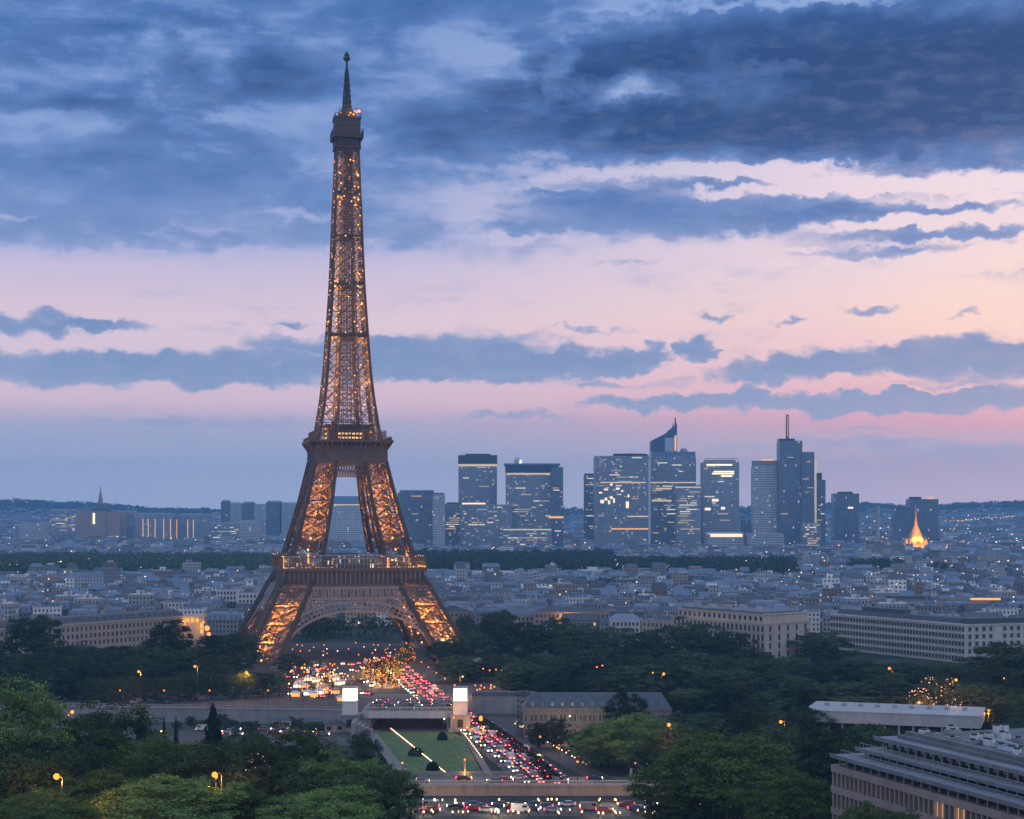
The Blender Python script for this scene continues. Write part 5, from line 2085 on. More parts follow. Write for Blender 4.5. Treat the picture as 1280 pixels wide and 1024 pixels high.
def add_windows(root, spots, w, h, lit=()):
    """SPOTS: (x, y, z, turn) on the walls; the first 100 are parts of their own, the rest one part"""
    rest = MB()
    for i, (x, y, z, rz) in enumerate(spots):
        if i in lit:
            mesh_obj('window', win_mesh(w, h, LIT_WIN), root, (x, y, z), rz)
        elif i < 99:
            mesh_obj('window', win_mesh(w, h, GLASS), root, (x, y, z), rz)
        else:
            s, c = math.sin(rz), math.cos(rz)
            me = win_mesh(w, h, GLASS)
            vs_ = [(x + v.co.x * c - v.co.y * s, y + v.co.x * s + v.co.y * c, z + v.co.z) for v in me.vertices]
            for p in me.polygons:
                rest.f.append([len(rest.v) + k for k in p.vertices])
                rest.m.append(p.material_index)
                rest.uv.append(None)
            rest.v.extend(vs_)
    if rest.v:
        o = rest.build('windows', [GLASS, FRAME], root)
        o['kind'] = 'stuff'


def between(A, B):
    return math.atan2(B[1] - A[1], B[0] - A[0]), math.hypot(B[0] - A[0], B[1] - A[1])


def at_px(px, Y):
    return (X_at(px, Y), Y)


# long pale stone building left of the tower
A, B = at_px(-28, 838), at_px(232, 955)
rz, L = between(A, B)
b0 = thing('government_building', 'long pale stone building with rows of small windows, left of the tower behind trees', 'building', (A[0], A[1], 0), rz)
H = 17.2
b = MB()
b.box(0, L, 0, 16, -1, H)
for z in (H, H - 4.6, H - 13):
    b.box(-.3, L + .3, -.35, 16.3, z - .25, z + .25, bottom=True)
b.box(-.5, L + .5, -.6, 16.5, H + .25, H + .9, bottom=True)
for i in range(12):
    x = 4 + (L - 8) * i / 11
    b.box(x - .3, x + .3, -.22, 0, 0, H - .3)
b.build('wall', STONE, b0)
b = MB()
b.frustum(.6, L - .6, .6, 15.4, H + .9, H + 4.3, 2.5)
rf = b.build('roof', SLATE, b0)
b = MB()
for i in range(26):
    x = 5 + (L - 10) * i / 25
    b.box(x - .7, x + .7, 1.2, 2.6, H + 1.2, H + 3.4)
o = b.build('dormers', ZINC, rf)
o['kind'] = 'stuff'
for i in range(9):
    x = 6 + (L - 12) * i / 8 + RNG.uniform(-3, 3)
    b = MB()
    b.box(x - .6, x + .6, 7, 9.4, H + 3, H + 6.2)
    b.build('chimney', STONE_B, rf)
sp = []
nb = 46
for row, z in enumerate((H - 3.4, H - 7.3, H - 11.2, H - 15.0)):
    for i in range(nb):
        sp.append((2.2 + (L - 4.4) * i / (nb - 1), 0, z, 0))
add_windows(b0, sp, 1.25, 2.3, lit=())
# bright orange-lit pavilion at its right end
x, Y = at_px(240, 958)
p_ = thing('lit_pavilion', 'small pavilion glowing orange at the right end of the long stone building', 'pavilion', (x, Y, 0))
b = MB()
b.box(-7, 7, 0, 9, 0, 17)
b.box(-7.6, 7.6, -.6, 9.6, 17, 17.6, bottom=True)
b.build('wall', STONE, p_)
for u, z in ((-5, 15.4), (-2.4, 15.6), (.4, 15.6), (3.0, 15.4), (5.4, 12.4), (5.6, 9.0)):
    b = MB()
    b.box(u - .7, u + .7, -.12, 0, z - 1.2, z + 1.0, bottom=True)
    b.build('lit_window', AMBER_S, p_)
lamp_light('facade_light', (-1, -4, 15), 900, (1, .42, .1), p_, .5)
lamp_light('facade_light', (7, -5, 11), 1800, (1, .42, .1), p_, .5)
b = MB()
b.ball((9.5, -4, 11), 1.5, 10, 6)
b.ball((7.4, -4.4, 14.4), .7, 10, 6)
b.ball((10.5, -4.4, 7.6), 1.2, 10, 6)
b.build('globe_lamp', AMBER_S, p_)

# pale corner building
C0, Le, Ri = at_px(956, 826), at_px(842, 885), at_px(1013, 850)
rzL, LL = between(Le, C0)
b0 = thing('corner_building', 'pale stone corner building with tall windows, in the trees right of centre', 'building', (Le[0], Le[1], 0), rzL)
H = 21.6
rzR, LR = between(C0, Ri)
ca = rzR - rzL
ex, ey = LL + LR * math.cos(ca), LR * math.sin(ca)
foot = [(0, 0), (LL, 0), (ex, ey), (ex - 13 * math.sin(ca), ey + 13 * math.cos(ca)), (LL * .5, 22), (0, 18)]
b = MB()
b.prism(foot, -1, H)
cx_, cy_ = sum(p[0] for p in foot) / 6, sum(p[1] for p in foot) / 6


def grow(poly, k):
    return [(cx_ + (x - cx_) * (1 + k), cy_ + (y - cy_) * (1 + k)) for x, y in poly]


b.prism(grow(foot, .012), H, H + .8)
b.prism(grow(foot, .008), H - 4.4, H - 4.0)
b.prism(grow(foot, -.06), H + .8, H + 4.6)
b.prism(grow(foot, -.045), H + 4.6, H + 5.1)
b.build('wall', STONE, b0)
b = MB()
b.prism(grow(foot, -.12), H + 5.1, H + 6.0)
rf = b.build('roof', ZINC, b0)
for i in range(5):
    b = MB()
    xx = LL * (.15 + .17 * i)
    b.box(xx - 2, xx + 2, 6, 9, H + 6, H + 8.2)
    b.build('roof_plant', CONCRETE, rf)
sp = []
for z in (H - 3.6, H - 8.0, H - 12.2, H - 16.4):
    for i in range(5):
        t_ = (i + .6) / 5.2
        sp.append((LL + LR * t_ * math.cos(ca), LR * t_ * math.sin(ca), z, ca))
for z in (H - 3.6, H - 8.0, H - 12.2, H - 16.4):
    for i in range(22):
        sp.append((1.5 + (LL - 3) * i / 21, 0, z, 0))
add_windows(b0, sp, 1.5, 2.9)
sp = []
for i in range(16):
    sp.append((3 + (LL - 6) * i / 15, 0, 0, 0))
a_ = MB()
g1 = grow(foot, -.06)
for i in range(17):
    t_ = (i + .5) / 17
    xa = g1[0][0] + (g1[1][0] - g1[0][0]) * t_
    ya = g1[0][1] + (g1[1][1] - g1[0][1]) * t_
    a_.box(xa - .7, xa + .7, ya - .06, ya + .5, H + 1.6, H + 3.8)
o = a_.build('attic_windows', GLASS, b0)
o['kind'] = 'stuff'

# long office block on the right
C0, Le, Ri = at_px(1206, 852), at_px(1038, 945), at_px(1330, 872)
rzL, LL = between(Le, C0)
b0 = thing('office_block', 'long pale office block with bands of windows on the right, its corner turned forward', 'building', (Le[0], Le[1], 0), rzL)
H = 19.4
rzR, LR = between(C0, Ri)
ca = rzR - rzL
ex, ey = LL + LR * math.cos(ca), LR * math.sin(ca)
foot = [(0, 0), (LL, 0), (ex, ey), (ex - 16 * math.sin(ca), ey + 16 * math.cos(ca)), (LL - 4, 18), (0, 16)]
cx_, cy_ = sum(p[0] for p in foot) / 6, sum(p[1] for p in foot) / 6
b = MB()
b.prism(foot, -1, H)
for z in (3.6, 7.4, 11.2, 15.0):
    b.prism(grow(foot, .006), z, z + .45)
b.prism(grow(foot, .012), H, H + .7)
b.build('wall', mat('office_stone', (.46, .45, .46), .8, 0, .15, .12, .1, stain=.25), b0)
b = MB()
b.frustum(2, LL - 6, 2.5, 15, H + .7, H + 3.2, 1.5)
b.box(LL * .2, LL * .5, 5, 12, H + 3.2, H + 5.4)
b.prism([(LL - 5, 4), (LL, 3), (ex, ey + 3), (ex - 3, ey + 14), (LL - 4, 15)], H + .7, H + 3.6)
rf = b.build('roof', SLATE, b0)
for i in range(7):
    b = MB()
    xx = 6 + LL * i / 8
    b.box(xx - 1.2, xx + 1.2, 7, 9.5, H + 3.2, H + 4.8)
    b.build('roof_plant', STEEL, rf)
sp = []
for z in (H - 2.9, H - 6.7, H - 10.5, H - 14.3):
    for i in range(14):
        t_ = (i + .7) / 14.4
        if i % 5 != 4:
            sp.append((LL + LR * t_ * math.cos(ca), LR * t_ * math.sin(ca), z, ca))
for z in (H - 2.9, H - 6.7, H - 10.5, H - 14.3, H - 18.0):
    for i in range(44):
        sp.append((1.2 + (LL - 2.4) * i / 43, 0, z, 0))
add_windows(b0, sp, 1.7, 2.1)

# houses between the tower and the corner building, one by one
def house(name, label, px0, px1, py_wall, Y, depth, wallm, roofm, roof='hip', roofh=3.5, rows=3, cols=8, win=(1.2, 1.9), lit=(), tilt=0.0):
    A, B = at_px(px0, Y), at_px(px1, Y + tilt)
    rz, L = between(A, B)
    z = Z_at(py_wall, Y)
    r = thing(name, label, 'building', (A[0], A[1], 0), rz)
    b = MB()
    b.box(0, L, 0, depth, -1, z)
    b.box(-.3, L + .3, -.3, depth + .3, z, z + .5, bottom=True)
    b.build('wall', wallm, r)
    b = MB()
    if roof == 'hip':
        b.frustum(-.2, L + .2, -.2, depth + .2, z + .5, z + .5 + roofh, min(L * .2, depth * .4), insy=depth * .42)
    elif roof == 'gable':
        v = [(-.4, -.4, z + .5), (L + .4, -.4, z + .5), (L + .4, depth, z + .5), (-.4, depth, z + .5), (L / 2, -.4, z + .5 + roofh), (L / 2, depth, z + .5 + roofh)]
        b.add(v, [(0, 1, 4), (1, 2, 5, 4), (2, 3, 5), (3, 0, 4, 5)])
    else:
        b.box(.4, L - .4, .4, depth - .4, z + .5, z + 1.0)
        b.box(L * .3, L * .6, depth * .3, depth * .7, z + 1.0, z + 1.0 + roofh)
    rf = b.build('roof', roofm, r)
    for q in range(2 if L < 20 else 4):
        b = MB()
        x = L * (q + .6) / (2.2 if L < 20 else 4.2)
        b.box(x - .5, x + .5, depth * .5 - 1, depth * .5 + 1, z + .6, z + 1.6 + roofh)
        b.build('chimney', STONE_B, rf)
    sp = []
    for k in range(rows):
        for i in range(cols):
            sp.append((L * (i + .7) / (cols + .4), 0, z - 2.9 - k * 3.5, 0))
    add_windows(r, sp, win[0], win[1], lit)
    return r, L, z


house('pedimented_building', 'brownish building with a pediment just right of the tower leg', 541, 590, 765, 1050, 22, STONE_B, ZINC, 'gable', 4.0, 3, 9)
house('grey_house', 'narrow grey house between the pedimented building and the lit brown one', 594, 628, 768, 1040, 18, STONE_G, SLATE, 'hip', 3.5, 3, 6)
house('stone_house', 'pale house under a zinc roof left of the lit brown building', 630, 668, 770, 1020, 16, STONE, ZINC, 'hip', 3.5, 3, 7)
r, L, z = house('brown_hall', 'long low brown building with a warmly lit window bay', 668, 762, 766, 1000, 20, STONE_B, SLATE, 'hip', 2.2, 3, 18, lit=(6, 7, 8, 24, 25, 26))
lamp_light('window_spill', (L * .43, -3, z - 6), 6000, (1, .45, .15), r, .4)
house('white_house', 'white-walled house with a zinc roof right of the lit brown building', 764, 800, 776, 960, 18, WHITE, ZINC, 'hip', 3.0, 3, 7)
house('stone_house', 'pale tall house left of the pale corner building, half hidden by trees', 802, 846, 776, 920, 16, STONE, ZINC, 'flat', 2.2, 4, 8, tilt=-15)
house('white_block', 'tall white block among the roofs left of the tower', 270, 296, 738, 1180, 16, WHITE, ZINC, 'flat', 3, 5, 6)
house('white_block', 'white block with dark balconies close to the left side of the tower', 297, 322, 742, 1150, 16, WHITE, ZINC, 'flat', 2.4, 5, 5)
house('white_block', 'broad white building in front of the woodland, right of centre', 722, 764, 714, 1790, 26, WHITE, WHITE, 'flat', 3, 4, 10, (2.2, 1.6))
house('white_hall', 'low wide white hall in front of the woodland, right of the tower', 590, 648, 716, 1790, 30, WHITE, WHITE, 'flat', 1.5, 1, 12, (2.4, 1.4))
house('dark_hall', 'long dark roofed hall with an orange lit strip, behind the long office block', 1070, 1235, 752, 1130, 40, CONCRETE, SLATE, 'flat', 2.0, 1, 20, (2.0, 1.4))
b = MB()
xx = at_px(1220, 1128)
b.box(at_px(1213, 1128)[0], at_px(1250, 1128)[0], 1126.5, 1128, 18, 19.4, bottom=True)
o = b.build('lit_sign_strip', BANDO)
tag(o, 'thin orange lit strip above the dark roofs on the right', 'lit strip')

# ------------------------------------------------------------------ long slate-roofed hall right of the avenue
A, B = at_px(655, 571), at_px(838, 571)
rz, L = between(A, B)
hl = thing('slate_roofed_hall', 'long low grey stone hall with a dark slate roof, right of the busy avenue', 'hall', (A[0], A[1], 0), rz)
H = 9.6
b = MB()
b.box(0, L, 0, 15, -.5, H)
b.box(-.4, L + .4, -.45, 15.4, H, H + .7, bottom=True)
b.box(-.3, L + .3, -.35, 0, 4.4, 4.8, bottom=True)
for i in range(16):
    x = L * i / 15
    b.box(x - .35, x + .35, -.3, 0, 0, H)
b.build('wall', mat('hall_stone', (.17, .165, .17), .85, 0, .3, .3, .1, stain=.35), hl)
b = MB()
b.frustum(-.5, L + .5, -.5, 15.5, H + .7, H + 5.2, 3.0, insy=6.5)
rf = b.build('roof', SLATE, hl)
for i in range(14):
    b = MB()
    x = 3 + (L - 6) * i / 13
    b.box(x - .5, x + .5, .6, 2.2, H + 1.1, H + 2.5)
    b.build('dormer', ZINC, rf)
sp = []
for z in (0.8, 5.8):
    for i in range(15):
        for q in (-.28, .28):
            sp.append((L * (i + .5 + q) / 15, 0, z, 0))
add_windows(hl, sp, .8, 2.4)
A, B = at_px(590, 640), at_px(668, 640)
rz, L = between(A, B)
ew = thing('quay_wall', 'grey stone quay wall with a dark coping right of the right pylon', 'wall', (A[0], A[1], 0), rz)
b = MB()
b.box(0, L, 0, 3, 0, 7.0)
for i in range(7):
    x = L * (i + .3) / 7
    b.box(x - .4, x + .4, -.25, 0, 0, 6.6)
b.build('masonry', STONE_G, ew)
b = MB()
b.box(-.2, L + .2, -.4, 3.3, 7.0, 8.4, bottom=True)
b.build('coping', SLATE, ew)
# scaffold tower before the quay wall
x, Y = at_px(654, 585)
sc_ = thing('scaffold', 'dark scaffold tower between the quay wall and the slate-roofed hall', 'scaffold', (x, Y, 0))
for sx in (-2, 0, 2):
    for sy in (0, 2):
        b = MB()
        b.bar((sx, sy, 0), (sx, sy, 15), .22)
        b.build('standard', DARK, sc_)
b = MB()
for k in range(8):
    z = 1.5 + 1.9 * k
    for y in (0, 2):
        b.bar((-2, y, z), (2, y, z), .15)
        b.bar((-2, y, z - 1.9), (0, y, z), .1)
        b.bar((2, y, z - 1.9), (0, y, z), .1)
    b.box(-2, 2, 0, 2, z - .1, z)
b.build('decks', DARK, sc_)

# ------------------------------------------------------------------ quay walls, bridge and pylons
A, B = at_px(60, 618), at_px(431, 606)
rz, L = between(A, B)
ew = thing('quay_wall', 'long pale stone quay wall left of the left pylon, behind the conifers', 'wall', (A[0], A[1], 0), rz)
b = MB()
b.box(0, L, 0, 2.0, -.5, 5.2)
for i in range(22):
    x = L * (i + .5) / 22
    b.box(x - .35, x + .35, -.18, 0, 0, 5.0)
b.build('masonry', STONE_G, ew)
b = MB()
b.box(-.1, L + .1, -.3, 2.3, 5.2, 5.6, bottom=True)
for i in range(60):
    x = L * i / 59
    b.box(x - .12, x + .12, .8, 1.05, 5.6, 6.4)
b.box(0, L, .7, 1.15, 6.4, 6.6, bottom=True)
b.build('parapet', STONE_G, ew)

bx0, bx1 = X_at(456, 592), X_at(566, 592)
br = thing('stone_bridge', 'low stone bridge with a pale parapet spanning between the two lit pylons', 'bridge', ((bx0 + bx1) / 2, 592, 0))
w = bx1 - bx0
b = MB()
b.box(-w / 2, w / 2, .82, 42, 5.3, 6.4, bottom=True)
b.build('roadway', ASPHALT, br)
b = MB()
b.box(-w / 2 - .3, w / 2 + .3, -.4, .8, 4.3, 6.7, bottom=True)
b.build('deck', mat('bridge_stone', (.42, .44, .48), .8, 0, .15, .2, stain=.3), br)
for sx in (-1, 1):
    b = MB()
    b.box(sx * w / 2 - 2.2, sx * w / 2 + 2.2, .9, 41, -.5, 5.3)
    b.build('abutment', STONE_G, br)
b = MB()
for y in (0.2, 41.5):
    for i in range(52):
        x = -w / 2 + w * i / 51
        b.bar((x, y, 6.7), (x, y, 7.9), .2)
    b.box(-w / 2, w / 2, y - .2, y + .2, 7.9, 8.15, bottom=True)
b.build('balustrade', STONE, br)
b = MB()
for k in range(5):
    y = 5 + k * 8
    for i in range(24):
        x = -w / 2 + w * (i + .5) / 24
        b.bar((x, y, 6.4), (x, y, 7.7), .14)
    b.bar((-w / 2, y, 7.7), (w / 2, y, 7.7), .14)
b.build('railing', STEEL, br)
for px, lab in ((437.5, 'left stone pylon topped by a glowing white light box'), (575.5, 'right stone pylon topped by a glowing white light box')):
    x = X_at(px, 590)
    p_ = thing('lit_pylon', lab, 'pylon', (x, 590, 0))
    b = MB()
    b.box(-4.2, 4.2, -3.4, 6, -.3, 1.2)
    b.box(-3.4, 3.4, -2.8, 5, 1.2, 5.4)
    b.box(-3.7, 3.7, -3.1, 5.3, 5.4, 6.0, bottom=True)
    b.build('plinth', STONE_G, p_)
    b = MB()
    b.box(-1.0, 1.0, -2.95, -2.79, 1.6, 4.4)
    b.build('niche', DARK, p_)
    b = MB()
    b.box(-2.5, 2.5, -2.2, 2.8, 6.0, 10.6)
    b.box(-2.8, 2.8, -2.5, 3.1, 10.6, 10.9, bottom=True)
    b.build('shaft', WHITE, p_)
    b = MB()
    b.box(-2.35, 2.35, -2.1, 2.6, 10.9, 15.3)
    b.build('light_box', LIGHTBOX, p_)
    b = MB()
    b.box(-2.6, 2.6, -2.35, 2.9, 15.3, 15.6, bottom=True)
    for sx in (-2.45, 2.45):
        for sy in (-2.2, 2.7):
            b.box(sx - .1, sx + .1, sy - .1, sy + .1, 10.9, 15.3)
    b.build('light_box_frame', STEEL, p_)
# left bank wing wall stepping down beside the left pylon
x0 = X_at(447, 588)
ws = thing('wing_wall', 'stepped grey wall beside the left pylon', 'wall', (x0, 588, 0))
b = MB()
for i in range(5):
    b.box(i * 1.3 - 1, i * 1.3 + .3, -14 + i * 2.5, 0, 0, 4.8 - i * .9)
b.build('masonry', STONE_G, ws)
# hedge between the two carriageways
HB = [(8.0, 474), (3.5, 505), (-3.6, 545), (-11.0, 585), (-17.0, 612)]
mb = MB()
hp = []
NPR = np.random.default_rng(77)
P_, N_ = [], []
for a, c in zip(HB[:-1], HB[1:]):
    n = 1700
    tt = NPR.uniform(0, 1, (n, 1))
    pt = np.array(a) + (np.array(c) - np.array(a)) * tt + np.array([4.6, 0])
    ang = NPR.uniform(0, math.pi, (n, 1))
    rr = NPR.uniform(.75, 1.05, (n, 1))
    P_.append(np.concatenate([pt[:, :1] + np.cos(ang) * 2.0 * rr, pt[:, 1:], 2.7 * np.sin(ang) ** .5 * rr], 1))
    N_.append(np.concatenate([np.cos(ang), np.zeros((n, 1)), np.sin(ang)], 1))
v, f = leaf_quads(np.concatenate(P_), np.concatenate(N_), .55)
o = bpy.data.objects.new('hedge', np_mesh('hedge', v, f, LEAF_C))
COL.objects.link(o)
tag(o, 'long dark clipped hedge dividing the busy avenue from the side road', 'hedge')
# low hedges across the lawn
for px, py, ln, lab in ((520, 945, 5, 'small dark clipped bush on the left lawn beside the lit path'), (541, 963, 4, 'small dark clipped bush at the foot of the left lawn'), (553, 925, 3.4, 'upright dark clipped bush on the right lawn under the bridge')):
    x, Y = ground(px, py)
    d = NPR.normal(0, 1, (900, 3))
    d /= np.linalg.norm(d, axis=1, keepdims=True)
    d[:, 2] = np.abs(d[:, 2])
    v, f = leaf_quads(d * np.array([ln * .5, 1.6, 2.6]), d, .5)
    o = bpy.data.objects.new('clipped_bush', np_mesh('clipped_bush', v, f, LEAF_C))
    COL.objects.link(o)
    o.location = (x, Y, 0)
    tag(o, lab, 'bush')
# terrace wall above the cross street
tw_ = thing('terrace_wall', 'long brownish terrace wall with a balustrade above the bright cross street', 'wall', (0, 455, 0))
b = MB()
b.box(-62, 66, 0, 3, 0, 2.6)
for i in range(17):
    x = -60 + 7.7 * i
    b.box(x - .5, x + .5, -.25, 0, 0, 2.5)
b.box(-62.2, 66.2, -.4, 3.2, 2.6, 3.0, bottom=True)
b.build('masonry', STONE_B, tw_)
b = MB()
for i in range(150):
    x = -61 + 126 * i / 149
    b.bar((x, .6, 3.0), (x, .6, 3.9), .18)
b.box(-62, 66, .4, .8, 3.9, 4.15, bottom=True)
b.build('balustrade', STONE, tw_)
rl = thing('street_railing', 'pale iron railing at the foot of the lawns', 'railing', (0, 487, 0))
b = MB()
for i in range(130):
    x = -38 + 38 * i / 129
    b.bar((x, 0, 0), (x, 0, 1.5), .12)
b.bar((-38, 0, 1.5), (0, 0, 1.5), .2)
b.bar((-38, 0, .3), (0, 0, .3), .14)
b.build('bars', STEEL, rl)
# kiosk under the trees
x, Y = at_px(801, 486)
ki = thing('kiosk', 'small white kiosk with two lit lamps below the wide rounded tree', 'kiosk', (x, Y, 0))
b = MB()
b.box(-3, 3, 0, 4, 0, 3.2)
b.build('wall', WHITE, ki)
b = MB()
b.frustum(-3.5, 3.5, -.5, 4.5, 3.2, 4.4, 2.0)
b.build('roof', SLATE, ki)
for sx in (-1.7, 1.7):
    b = MB()
    b.ball((sx, -.3, 4.3), .28, 8, 5)
    b.build('lamp', AMBER, ki)
    b = MB()
    b.box(sx - .8, sx + .8, -.05, 0, .9, 2.5)
    b.build('window', GLASS, ki)

# ------------------------------------------------------------------ white flat-roofed pavilion and terraced building, right
A, B = at_px(1006, 548), at_px(1226, 530)
rz, L = between(A, B)
wp = thing('white_pavilion', 'low pavilion with a long white flat roof among the trees on the right', 'pavilion', (A[0], A[1], 0), rz)
b = MB()
b.box(L * .02, L, 0, 26, 8.6, 12.3, bottom=True)
b.box(L * .0, L + .2, -.2, 26.2, 12.3, 12.6, bottom=True)
b.build('roof', mat('pale_roof', (.36, .37, .41), .7, 0, .12, .1, stain=.2), wp)
b = MB()
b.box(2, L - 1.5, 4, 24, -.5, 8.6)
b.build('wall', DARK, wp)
for i in range(12):
    b = MB()
    x = 3 + (L - 6) * i / 11
    b.box(x - .3, x + .3, 1.0, 1.6, -.5, 8.6)
    b.build('column', CONCRETE, wp)
b = MB()
for i in range(9):
    x = L * (.08 + .1 * i)
    b.box(x, x + 1.6, 14, 16, 12.6, 13.6)
b.build('roof_vents', STEEL, wp)

A, B = (57.8, 300.0), (76.4, 247.0)
rz, L0 = between(A, B)
zb = tz(60, 290)
tb = thing('terraced_building', 'large stepped office building with terraces in the lower right corner', 'building', (A[0], A[1], 0), rz)
L = 100.0
BF = mat('brown_facade', (0.30, 0.245, 0.225), .8, 0, .15, .15, stain=.25)
LEDGE = mat('terrace_ledge', (0.20, 0.215, 0.25), .6, 0, .2, .2, stain=.3)
b = MB()
b.box(0, L, .8, 40, zb - 4, 32.3)
for z0, z1 in ((31.0, 32.3), (27.2, 28.5), (23.4, 24.6), (19.5, 20.8), (15.5, 16.8)):
    b.box(-.05, L, 0, .8, z0, z1, bottom=True)
b.build('wall', BF, tb)
fins = MB()
for (z0, z1) in ((28.5, 31.0), (24.6, 27.2), (20.8, 23.4), (16.8, 19.5)):
    for i in range(int(L / 1.45)):
        x = .2 + i * 1.45
        fins.box(x, x + .42, .1, .8, z0, z1)
o = fins.build('facade_fins', BF, tb)
o['kind'] = 'stuff'
k = 0
gl_rest = MB()
for (z0, z1) in ((28.5, 31.0), (24.6, 27.2)):
    for i in range(int(L / 1.45) - 1):
        x = .62 + i * 1.45
        lit = (z0 == 28.5 and i in (22, 23, 26, 27))
        if k < 98 and x < 72:
            b = MB()
            b.add([(x, .74, z0), (x + 1.03, .74, z0), (x + 1.03, .74, z1), (x, .74, z1)], [(0, 1, 2, 3)])
            b.build('window', LIT_WIN if lit else GLASS, tb)
            k += 1
        else:
            gl_rest.add([(x, .74, z0), (x + 1.03, .74, z0), (x + 1.03, .74, z1), (x, .74, z1)], [(0, 1, 2, 3)])
for (z0, z1) in ((20.8, 23.4), (16.8, 19.5)):
    gl_rest.add([(.2, .74, z0), (L, .74, z0), (L, .74, z1), (.2, .74, z1)], [(0, 1, 2, 3)])
o = gl_rest.build('windows', GLASS, tb)
o['kind'] = 'stuff'
levels = [(32.3, 33.6, 34.1, 2.2, -.4, 0.3), (34.1, 35.0, 35.4, 5.6, 3.4, 2.6), (35.4, 36.9, 37.4, 8.6, 6.6, 3.6)]
for (z0, z1, z2, yr, ye, xo) in levels:
    lv = thing('terrace_storey', None, None)
    lv.parent = tb
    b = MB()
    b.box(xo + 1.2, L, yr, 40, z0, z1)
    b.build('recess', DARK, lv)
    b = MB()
    b.box(xo, L, ye, 40.5, z1, z2, bottom=True)
    b.box(xo - .1, L, ye - .12, ye + .1, z2, z2 + .25)
    b.build('ledge', LEDGE, lv)
    pw = MB()
    for i in range(int(L / 2.6)):
        x = xo + 1.5 + i * 2.6
        b = MB()
        b.box(x, x + .28, ye + 1.0, ye + 1.28, z0, z1)
        b.build('post', STEEL, lv)
        if z0 > 35:
            pw.box(x + .5, x + 2.2, yr - .2, yr - .05, z0 + .5, z1 - .25)
    if z0 > 35:
        pw.build('panels', STEEL, lv)['kind'] = 'stuff'
    b = MB()
    if z0 > 33:
        for i in range(int(L / 1.3)):
            x = xo - .5 + i * 1.3
            b.box(x, x + .06, ye - 2.6, ye - 2.54, z0, z0 + 1.0)
        b.box(xo - .5, L, ye - 2.62, ye - 2.52, z0 + 1.0, z0 + 1.08, bottom=True)
        b.build('railing', STEEL, lv)
b = MB()
b.box(6, L, 10, 39, 37.4, 38.0)
b.box(7, L, 11, 12, 38.0, 38.7)
b.box(36, L, 27, 38, 38.0, 39.3)
b.box(35.5, L, 26.5, 38.5, 39.3, 39.6, bottom=True)
for i in range(20):
    b.box(37 + i * 3.0, 37.5 + i * 3.0, 26.3, 27, 38.0, 39.3)
b.build('roof_storey', mat('roof_gravel', (.13, .14, .16), .85, 0, .3, .3), tb)
rr = random.Random(4)
bm_ = {}
for q in range(4):
    sx, sy, sz = ((1.6, 1.3, 1.1), (2.6, 1.6, .9), (1.1, 1.1, 1.4), (2.2, 1.1, .8))[q]
    b = MB()
    b.box(-sx / 2, sx / 2, -sy / 2, sy / 2, .15, sz)
    b.box(-sx / 2 + .1, sx / 2 - .1, -sy / 2 + .1, sy / 2 - .1, 0, .15)
    f_ = MB()
    f_.lathe((0, 0, sz), [(.5, 0), (.5, .25), (.42, .28), (.1, .2)], 12)
    bm_[q] = (b.mesh('casing', STEEL if q % 2 else WHITE), f_.mesh('fan', DARK))
crz, srz = math.cos(rz), math.sin(rz)
for i in range(64):
    x = rr.uniform(8, 66)
    y = rr.uniform(12.5, 25) if x > 34 else rr.uniform(12.5, 37)
    q = rr.randrange(4)
    wx, wy = A[0] + x * crz - y * srz, A[1] + x * srz + y * crz
    u = thing('air_conditioner', 'grey box-shaped ventilation unit on the roof of the terraced building', 'air conditioner', (wx, wy, 38.0), rz + rr.choice((0, math.pi / 2)), 'ventilation units on the terraced roof')
    mesh_obj('casing', bm_[q][0], u)
    mesh_obj('fan', bm_[q][1], u)
for i in range(16):
    x, y = rr.uniform(9, 62), rr.uniform(12, 21)
    wx, wy = A[0] + x * crz - y * srz, A[1] + x * srz + y * crz
    b = MB()
    if i % 2:
        b.tube([(0, 0, 0), (0, 0, 3.0)], [.06, .05], 6)
        b.bar((-.7, 0, 2.6), (.7, 0, 2.6), .05)
        b.bar((-.5, 0, 2.1), (.5, 0, 2.1), .05)
        o = b.build('roof_antenna', STEEL, loc=(wx, wy, 38.0))
        tag(o, 'thin pole antenna on the roof of the terraced building', 'antenna', 'antennas on the terraced roof')
    else:
        b.tube([(0, 0, .4), (9, 0, .4), (9, 0, 0)], [.28, .28, .28], 8)
        b.tube([(0, .8, .4), (7, .8, .4)], [.2, .2], 8)
        o = b.build('roof_duct', STEEL, loc=(wx, wy, 38.0), rz=rz)
        tag(o, 'pale duct lying along the roof of the terraced building', 'duct', 'ducts on the terraced roof')

# ------------------------------------------------------------------ street lamps
def lamp_kind(h, arm, r, bulb):
    b = MB()
    b.tube([(0, 0, 0), (0, 0, .8), (0, 0, h)], [.16, .11, .07], 8)
    pole = b.mesh('pole', DARK)
    b = MB()
    if arm:
        b.tube([(0, 0, h), (arm * .5, 0, h + .3), (arm, 0, h + .2)], [.06, .05, .05], 6)
    else:
        b.lathe((0, 0, h), [(.07, 0), (.22, .1), (.1, .2)], 8)
    armm = b.mesh('arm', DARK)
    b = MB()
    b.ball((arm, 0, h + (.05 if arm else .2 + r)), r, 10, 6)
    return pole, armm, b.mesh('bulb', bulb)


LK = {'tall': lamp_kind(10.5, 1.3, .50, AMBER), 'globe': lamp_kind(5.2, 0, .30, AMBER), 'white': lamp_kind(9.0, 1.2, .34, WARM_W)}


